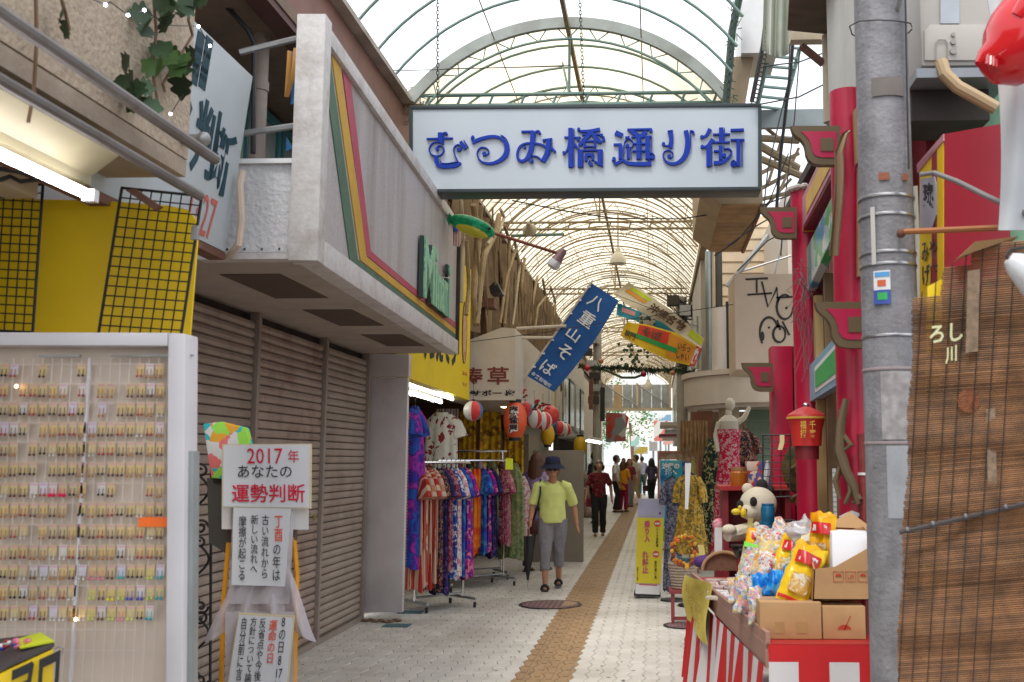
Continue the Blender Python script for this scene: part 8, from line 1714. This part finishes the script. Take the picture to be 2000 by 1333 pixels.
def person(label, loc, yaw, H, shirt, trous, hair=M_hair, skin=M_skin, hairlen=.2, step=.16, arms=None, sleeve=.55, legs_to=.08, fine=.012, bow=0, hat=None, face=True, skirt=None, shoes=None, group=None, top_len=0, head_tilt=0, lift=0, stout=1.0):
    """standing or walking figure facing local -y; all lengths scale with H"""
    t = thing('person', label, 'person', (loc[0], loc[1], 0), group); k = H/1.6
    def P(x, y, z): return V((x*k, y*k, z*k))
    lean = lambda z: -bow*max(0, z-.85)
    hip = [P(-.085, 0, .84), P(.085, 0, .84)]
    ank = [P(-.08, -step, .075), P(.08, step*.9, .075+lift)]
    kn = [lerpv(hip[0], ank[0], .5)+P(0, -.035, .01), lerpv(hip[1], ank[1], .5)+P(0, -.06, .02)]
    sh = [P(-.165*stout, lean(1.3), 1.29), P(.165*stout, lean(1.3), 1.29)]
    arms = arms or ((( -.23, -.02, 1.03), (-.24, -.12, .8)), ((.23, .03, 1.03), (.25, .02, .79)))
    el = [P(*arms[0][0]), P(*arms[1][0])]; wr = [P(*arms[0][1]), P(*arms[1][1])]
    hd = P(0, lean(1.48)-.02, 1.485); nk = P(0, lean(1.36), 1.35)
    b = MB()
    Rz = Matrix.Rotation(0, 3, 'Z'); M_h = Matrix.Rotation(head_tilt, 3, 'X')
    b.ball(hd, (.074*k, .09*k, .105*k), 18, 12, M_h); b.ball(hd+M_h @ P(0, -.035, -.055), (.052*k, .055*k, .05*k), 12, 8)
    b.tube([hd+M_h @ P(0, -.088, .02), hd+M_h @ P(0, -.108, -.018), hd+M_h @ P(0, -.088, -.03)], [.008*k, .016*k, .012*k], 8)
    for s in (-1, 1): b.ball(hd+M_h @ P(s*.076, .005, -.01), (.012*k, .02*k, .03*k), 8, 6)
    b.tube([nk+P(0, .01, -.06), nk, hd+P(0, .005, -.05)], [.06*k, .052*k, .052*k], 12)
    b.lathe([(.11*k*stout, .8*k), (.125*k*stout, .9*k), (.11*k*stout, 1.05*k), (.14*k*stout, 1.2*k), (.13*k, 1.3*k), (.05*k, 1.36*k)], (0, lean(1.1)*k*.6, 0), 18, sy=.68)
    for i in (0, 1):
        s = -1 if i == 0 else 1
        b.tube([sh[i]+P(-s*.05, 0, .01), sh[i], lerpv(sh[i], el[i], .5), el[i]], [.05*k, .052*k, .045*k, .038*k], 12); b.tube([el[i], lerpv(el[i], wr[i], .4), wr[i]], [.038*k, .037*k, .025*k], 12)
        d = (wr[i]-el[i]).normalized(); side = V((0, -1, 0)).cross(d); side = side.normalized() if side.length > .1 else V((1, 0, 0)); fw_ = d.cross(side).normalized()
        palm = wr[i]+d*.045*k; b.tube([wr[i], palm, wr[i]+d*.085*k], [.024*k, .03*k, .03*k], 10, flat=.62)
        across = side if abs(side.y) > .3 else fw_
        across = V((0, 1, 0))-d*d.y; across.normalize(); inn = d.cross(across).normalized()*(-s)
        for q, (ln, off) in enumerate(((.068, -.025), (.078, -.008), (.073, .009), (.058, .025))):
            r0 = wr[i]+d*.075*k+across*off*k; m1 = r0+d*ln*.5*k-inn*.006*k; e1 = m1+d*ln*.42*k+inn*(-.02)*k
            b.tube([r0-d*.015*k, r0, m1, e1], [.0095*k, .0095*k, .0085*k, .0065*k], 7)
        th = wr[i]+d*.03*k-across*.022*k; b.tube([th, th+d*.03*k-across*.022*k, th+d*.06*k-across*.025*k], [.012*k, .0105*k, .008*k], 7)
        b.tube([hip[i], lerpv(hip[i], kn[i], .5), kn[i]], [.082*k, .07*k, .054*k], 12); b.tube([kn[i], lerpv(kn[i], ank[i], .35), ank[i]], [.052*k, .052*k, .033*k], 12)
        b.tube([ank[i]+P(0, .03, -.03), ank[i]+P(0, -.04, -.035), ank[i]+P(0, -.13, -.05)], [.034*k, .034*k, .024*k], 10)
    body = remesh(b.build('body', skin, t, local=True), fine if fine > .007 else .0058, 2); 
    # shirt
    c = MB(); low = .82-top_len
    c.lathe([(.001, low*k), (.15*k*stout, low*k), (.152*k*stout, .95*k), (.142*k*stout, 1.08*k), (.158*k*stout, 1.19*k), (.135*k*stout, 1.285*k), (.08*k, 1.34*k), (.001, 1.345*k)], (0, lean(1.1)*k*.6, 0), 24, sy=.74)
    for i in (0, 1):
        s = -1 if i == 0 else 1; e = lerpv(sh[i], el[i], min(1, sleeve*1.5)); c.tube([sh[i]+P(-s*.08, 0, .02), sh[i]+P(0, 0, -.008), lerpv(sh[i], e, .6), e], [.055*k, .06*k, .062*k, .064*k], 12)
        if sleeve > .7: c.tube([el[i], wr[i]], [.056*k, .04*k], 12)
    o = remesh(c.build('shirt', shirt, t, local=True), .011*k, 3)
    ripple(o, (13, 13, 8), .007)
    # trousers
    if trous is not None:
        c = MB(); c.lathe([(.001, .93*k), (.135*k*stout, .93*k), (.148*k*stout, .84*k), (.12*k, .77*k), (.001, .76*k)], (0, 0, 0), 20, sy=.76)
        for i in (0, 1):
            e = lerpv(kn[i], ank[i], max(0, (.45-legs_to)/.37)); c.tube([hip[i]+P(0, 0, .03), lerpv(hip[i], kn[i], .5), kn[i], e], [.096*k*stout, .088*k*stout, .074*k, .062*k], 14)
        o = remesh(c.build('trousers', trous, t, local=True), .011*k, 3)
        ripple(o, (16, 16, 10), .008)
    if skirt:
        m_, l_ = skirt; n = 30; vs = []
        for i in range(9):
            v = i/8
            for j in range(n): a = 6.2832*j/n; rr = (.15+.1*v)*k*(1+.06*math.sin(a*7)); vs.append(V((math.cos(a)*rr, math.sin(a)*rr*.8, (.95-l_*v)*k)))
        MB().add(vs, [(i*n+j, i*n+(j+1) % n, (i+1)*n+(j+1) % n, (i+1)*n+j) for i in range(8) for j in range(n)]).build('skirt', m_, t, local=True, ang=80)
    # hair as a shell that leaves the face free
    hb = MB(); hb.ball(hd+M_h @ P(0, .012, .014), (.09*k, .102*k, .112*k), 22, 16, M_h); keep = []
    for f in hb.f:
        cc = sum((hb.v[i] for i in f), V())/len(f)-hd
        if cc.z > .05*k or (cc.y > -.02*k and cc.z > -.09*k) or abs(cc.x) > .078*k and cc.y > -.04*k and cc.z > -.06*k: keep.append(f)
    hb.f = keep; hb.m = [0]*len(keep)
    if hairlen > .1:
        for q in range(16): a = -.35+q/15*(math.pi+.7); p0 = hd+P(.085*math.cos(a), .095*math.sin(a)*.9+.01, .02); hb.tube([p0, p0+P(.012*math.cos(a), .012, -hairlen*.5), p0+P(.0, .01, -hairlen)], [.024*k, .028*k, .012*k], 7)
    hb.build('hair', hair, t, local=True, ang=80)
    if face:
        for s in (-1, 1):
            MB().ball(hd+M_h @ P(s*.03, -.08, .01), (.014*k, .008*k, .008*k), 8, 6).build('eye', mat('eye_white', (.6, .58, .55), .3), t, local=True); MB().ball(hd+M_h @ P(s*.03, -.087, .01), (.007*k, .004*k, .007*k), 8, 6).build('iris', M_hair, t, local=True)
        MB().ball(hd+M_h @ P(0, -.091, -.062), (.024*k, .008*k, .008*k), 10, 6).build('lips', mat('lips', (.4, .12, .1), .5), t, local=True)
    for i in (0, 1):
        s_ = MB().tube([ank[i]+P(0, .045, -.055), ank[i]+P(0, -.03, -.057), ank[i]+P(0, -.14, -.06)], [.03*k, .036*k, .034*k], 10, flat=1.0); s_.box(ank[i]+P(0, -.05, -.066), (.075*k, .235*k, .018*k))
        s_.build('shoe', shoes or M_black, t, local=True)
    t.rotation_euler = (0, 0, yaw); return t, dict(hd=hd, wr=wr, el=el, sh=sh, k=k, P=P, M_h=M_h, ank=ank)
def onp(px, py): p = AZ(px, py); return (p.x, p.y)
# the woman in the hat
L_ = onp(1078, 1150)
M_lime_t = mat('lime_yellow_cotton', (.68, .74, .24), .85, var=.06, vs=12)
M_greyt = fabric('grey_printed_cotton', [(.22, .215, .23), (.26, .25, .27), (.19, .185, .2), (.24, .23, .25)], 85, .85)
M_tan_skin = mat('tanned_skin', (.42, .2, .115), .55, var=.1, vs=30)
t, J = person('elderly woman in a lime t-shirt, navy bucket hat and sandals walking towards the camera', L_, R(4), 1.5, M_lime_t, M_greyt, skin=M_tan_skin, hairlen=.05, step=.17, lift=.03, arms=((( -.25, -.05, 1.03), (-.27, -.14, .86)), ((.27, .06, 1.03), (.31, .0, .79))), sleeve=.62, legs_to=.24, fine=.006, bow=.12, head_tilt=R(4), face=False, stout=1.12)
k = J['k']; hd = J['hd']; P = J['P']; Mh_ = J['M_h']
MB().lathe([(.165*k, -.012*k), (.16*k, -.004*k), (.104*k, .045*k), (.098*k, .07*k), (.09*k, .12*k), (.06*k, .14*k), (.001, .145*k)], hd+P(0, .005, .028), 26, Mh_ @ Matrix.Rotation(R(-3), 3, 'X')).build('bucket_hat', mat('navy_cotton', (.008, .014, .05), .85, var=.12), t, local=True, ang=60)
MB().lathe([(.1045*k, .044*k), (.1, .066*k)], hd+P(0, .005, .029), 26, Mh_).build('hat_band', M_black, t, local=True)
for s in (-1, 1): MB().ball(hd+Mh_ @ P(s*.032, -.088, .006), (.028*k, .01*k, .02*k), 12, 8).build('sunglass_lens', mat('dark_lens', (.01, .008, .008), .08), t, local=True)
MB().tube([hd+Mh_ @ P(-.08, -.03, .012), hd+Mh_ @ P(-.055, -.09, .012), hd+Mh_ @ P(0, -.1, .014), hd+Mh_ @ P(.055, -.09, .012), hd+Mh_ @ P(.08, -.03, .012)], .004*k, 6).build('sunglass_frame', M_black, t, local=True)
MB().ball(hd+Mh_ @ P(0, -.086, -.066), (.022*k, .008*k, .006*k), 10, 6).build('lips', mat('lips', (.4, .12, .1)), t, local=True)
for o in [o for o in t.children if o.name.startswith('shoe')]:
    bpy.data.objects.remove(o)
for i in (0, 1):
    a = J['ank'][i]; so = MB().box(a+P(0, -.05, -.066), (.085*k, .24*k, .022*k)); so.build('sandal_sole', M_black, t, local=True, bevel=.006)
    for dy in (-.11, -.03): MB().tube([a+P(.042*math.cos(q/8*math.pi), dy, -.06+.052*math.sin(q/8*math.pi)) for q in range(9)], .012*k, 6, flat=1.6).build('sandal_strap', M_black, t, local=True)
Tm = Matrix.Translation(t.location) @ Matrix.Rotation(t.rotation_euler.z, 4, 'Z')
wl_h = Tm @ J['wr'][0]
ub = thing('umbrella', 'furled black umbrella hanging from the hand of the woman in the hat', 'umbrella', (wl_h.x-.03, wl_h.y-.05, 0))
c = V((wl_h.x-.02, wl_h.y-.04, 0)); 
MB().tube([c+V((0, 0, .02)), c+V((0, 0, .14)), c+V((.0, 0, .14))], [.003, .006, .006], 6).build('tip', M_steel, ub)
mb = MB(); n = 18; vs = []
for i in range(11):
    v = i/10
    for j in range(n): a = 6.2832*j/n; rr = (.014+.05*math.sin(min(1, v*1.25)*math.pi*.72)*v**.5)*(1+.3*math.cos(a*5)*v); vs.append(c+V((math.cos(a)*rr, math.sin(a)*rr, .12+.5*v)))
mb.add(vs, [(i*n+j, i*n+(j+1) % n, (i+1)*n+(j+1) % n, (i+1)*n+j) for i in range(10) for j in range(n)]); mb.build('canopy', mat('black_nylon', (.016, .013, .014), .6), ub, ang=70)
MB().tube([c+V((0, 0, .58)), c+V((0, 0, .76)), c+V((.0, -.02, .79)), c+V((0, -.045, .79)), c+V((0, -.05, .765))], .009, 8).build('handle', M_rust, ub)
bg_ = thing('shoulder_bag', 'dark maroon shoulder bag on a black strap carried by the woman in the hat', 'bag', (wl_h.x+.07, wl_h.y+.06, .7)); hb_ = Tm @ P(-.19, .02, .82)
MB().box(hb_+V((-.02, .02, -.06)), (.15, .1, .17)).build('pouch', mat('dark_maroon_leather', (.07, .012, .012), .5), bg_, bevel=.03)
ss = Tm @ (J['sh'][0]+P(.03, 0, .07)); MB().tube([hb_+V((.03, .06, .02)), Tm @ P(-.18, -.11, 1.05), Tm @ P(-.15, -.12, 1.2), ss+V((0, -.02, 0)), ss+V((0, .05, 0)), Tm @ P(-.17, .12, 1.1), hb_+V((-.06, .06, .02))], .014, 8, flat=.5).build('strap', M_black, bg_)
# woman behind her with long brown hair
M_bh = mat('brown_hair', (.1, .04, .018), .5, var=.25, vs=40)
person('woman with long brown hair in a lavender print top browsing the dresses, back turned', onp(1046, 1116), R(160), 1.6, fabric('lavender_print', [(.3, .22, .42), (.45, .4, .55), (.2, .14, .3), (.5, .45, .52)], 14), M_black, hair=M_bh, hairlen=.42, step=.12, top_len=.18, sleeve=.5)
person('woman in a maroon print shirt and black trousers walking towards the camera', onp(1170, 1047), R(3), 1.5, fabric('maroon_dotted', [(.13, .01, .02), (.16, .014, .025), (.12, .01, .018), (.22, .06, .06)], 40), mat('black_trousers', (.012, .012, .013), .8), hair=mat('dark_brown_hair', (.05, .02, .012), .5, var=.3, vs=50), hairlen=.12, step=.1, arms=(((-.25, .0, 1.02), (-.29, -.1, .8)), ((.25, .05, 1.03), (.27, .0, .8))), fine=.009, shoes=mat('tan_shoe', (.35, .22, .1), .5))
person('man in a black shirt just behind the maroon shirted woman', onp(1161, 1022), R(60), 1.72, mat('black_tshirt', (.012, .012, .014), .85), M_black, step=.08, hairlen=.05)
person('man in a white t-shirt and dark trousers standing side on', onp(1203, 1001), R(80), 1.66, M_white, mat('black_trousers', (.012, .012, .013)), step=.06, hairlen=.05)
person('woman in an amber top and magenta leggings standing back to us', onp(1217, 1000), R(150), 1.5, mat('amber_cotton', (.72, .32, .01), .85), mat('magenta_leggings', (.33, .005, .06), .8), step=.03, hairlen=.25, top_len=.14, hair=M_bh)
person('woman with a red brown bob in a maroon top and grey trousers', onp(1229, 990), R(30), 1.56, mat('maroon_cotton', (.25, .03, .05), .85), mat('grey_trousers', (.25, .27, .3), .85), hair=mat('red_brown_hair', (.2, .06, .025), .5), hairlen=.14, step=.08)
person('man in a white shirt and tan shorts beyond the group', onp(1243, 986), R(-70), 1.7, mat('cream_shirt', (.6, .57, .5), .85), mat('tan_shorts', (.5, .36, .16), .85), legs_to=.3, step=.12, hairlen=.05, shoes=mat('tan_shoe', (.35, .22, .1)))
person('person in a teal shirt, farthest of the group', onp(1218, 972), R(170), 1.6, mat('teal_cotton', (.01, .22, .28), .85), M_black, step=.05, hairlen=.05)
person('person in a pale lilac shirt walking away in the bright street', onp(1254, 968), R(175), 1.68, mat('pale_lilac_cotton', (.45, .45, .6), .85), mat('dark_teal_trousers', (.03, .12, .12), .85), step=.12, hairlen=.08)
tt, J2 = person('woman with black hair in a dark blue print top beside the poster board', onp(1273, 986), R(-150), 1.58, fabric('dark_blue_print', [(.06, .06, .12), (.09, .09, .16), (.05, .05, .1), (.15, .15, .2)], 30), M_black, hairlen=.3, step=.09)
w2 = Matrix.Translation(tt.location) @ Matrix.Rotation(tt.rotation_euler.z, 4, 'Z') @ J2['wr'][1]
hb2 = thing('handbag', 'small dark handbag held by the black haired woman near the posters', 'bag', (w2.x, w2.y, .5)); MB().box(w2+V((0, -.02, -.22)), (.22, .1, .2)).build('pouch', mat('dark_handbag', (.04, .01, .015), .5), hb2, bevel=.03); MB().tube([w2+V((-.08, -.02, -.12)), w2+V((-.03, -.02, -.02)), w2+V((.03, -.02, -.02)), w2+V((.08, -.02, -.12))], .01, 6).build('strap', M_black, hb2)
# crouched goods beside the left shops
for q, (px, py, c, lab) in enumerate(((1138, 998, (.4, .3, .26), 'pale cloth covered goods by the left shop door'), (1150, 992, (.3, .04, .08), 'dark red bag of goods by the left shop door'), (1092, 1068, (.12, .25, .16), 'green box set low beyond the woman in the hat'))):
    p = AZ(px, py+12); mb = MB(); rg = random.Random(q)
    if q < 2:
        for i in range(7): mb.ball(p+V((rg.gauss(0, .15), rg.gauss(0, .15), .12+.16*i*(1 if q == 0 else .35))), (.2, .2, .16), 10, 7)
    else: mb.box(p+V((0, 0, .05)), (.3, .3, .1))
    tag(recentre(mb.build('goods_pile', mat('goods_%d' % q, c, .8, var=.3, vs=6), bevel=0)), lab, 'goods')
tag(recentre(MB().bb((A(1040, 960, 15.5).x, 15.5, 0), (A(1140, 960, 15.5).x, 15.55, A(1100, 880, 15.5).z)).build('display_panel', mat('taupe_board', (.27, .235, .19), .7, var=.06), bevel=.01)), 'tall taupe display panel behind the woman in the hat', 'panel')
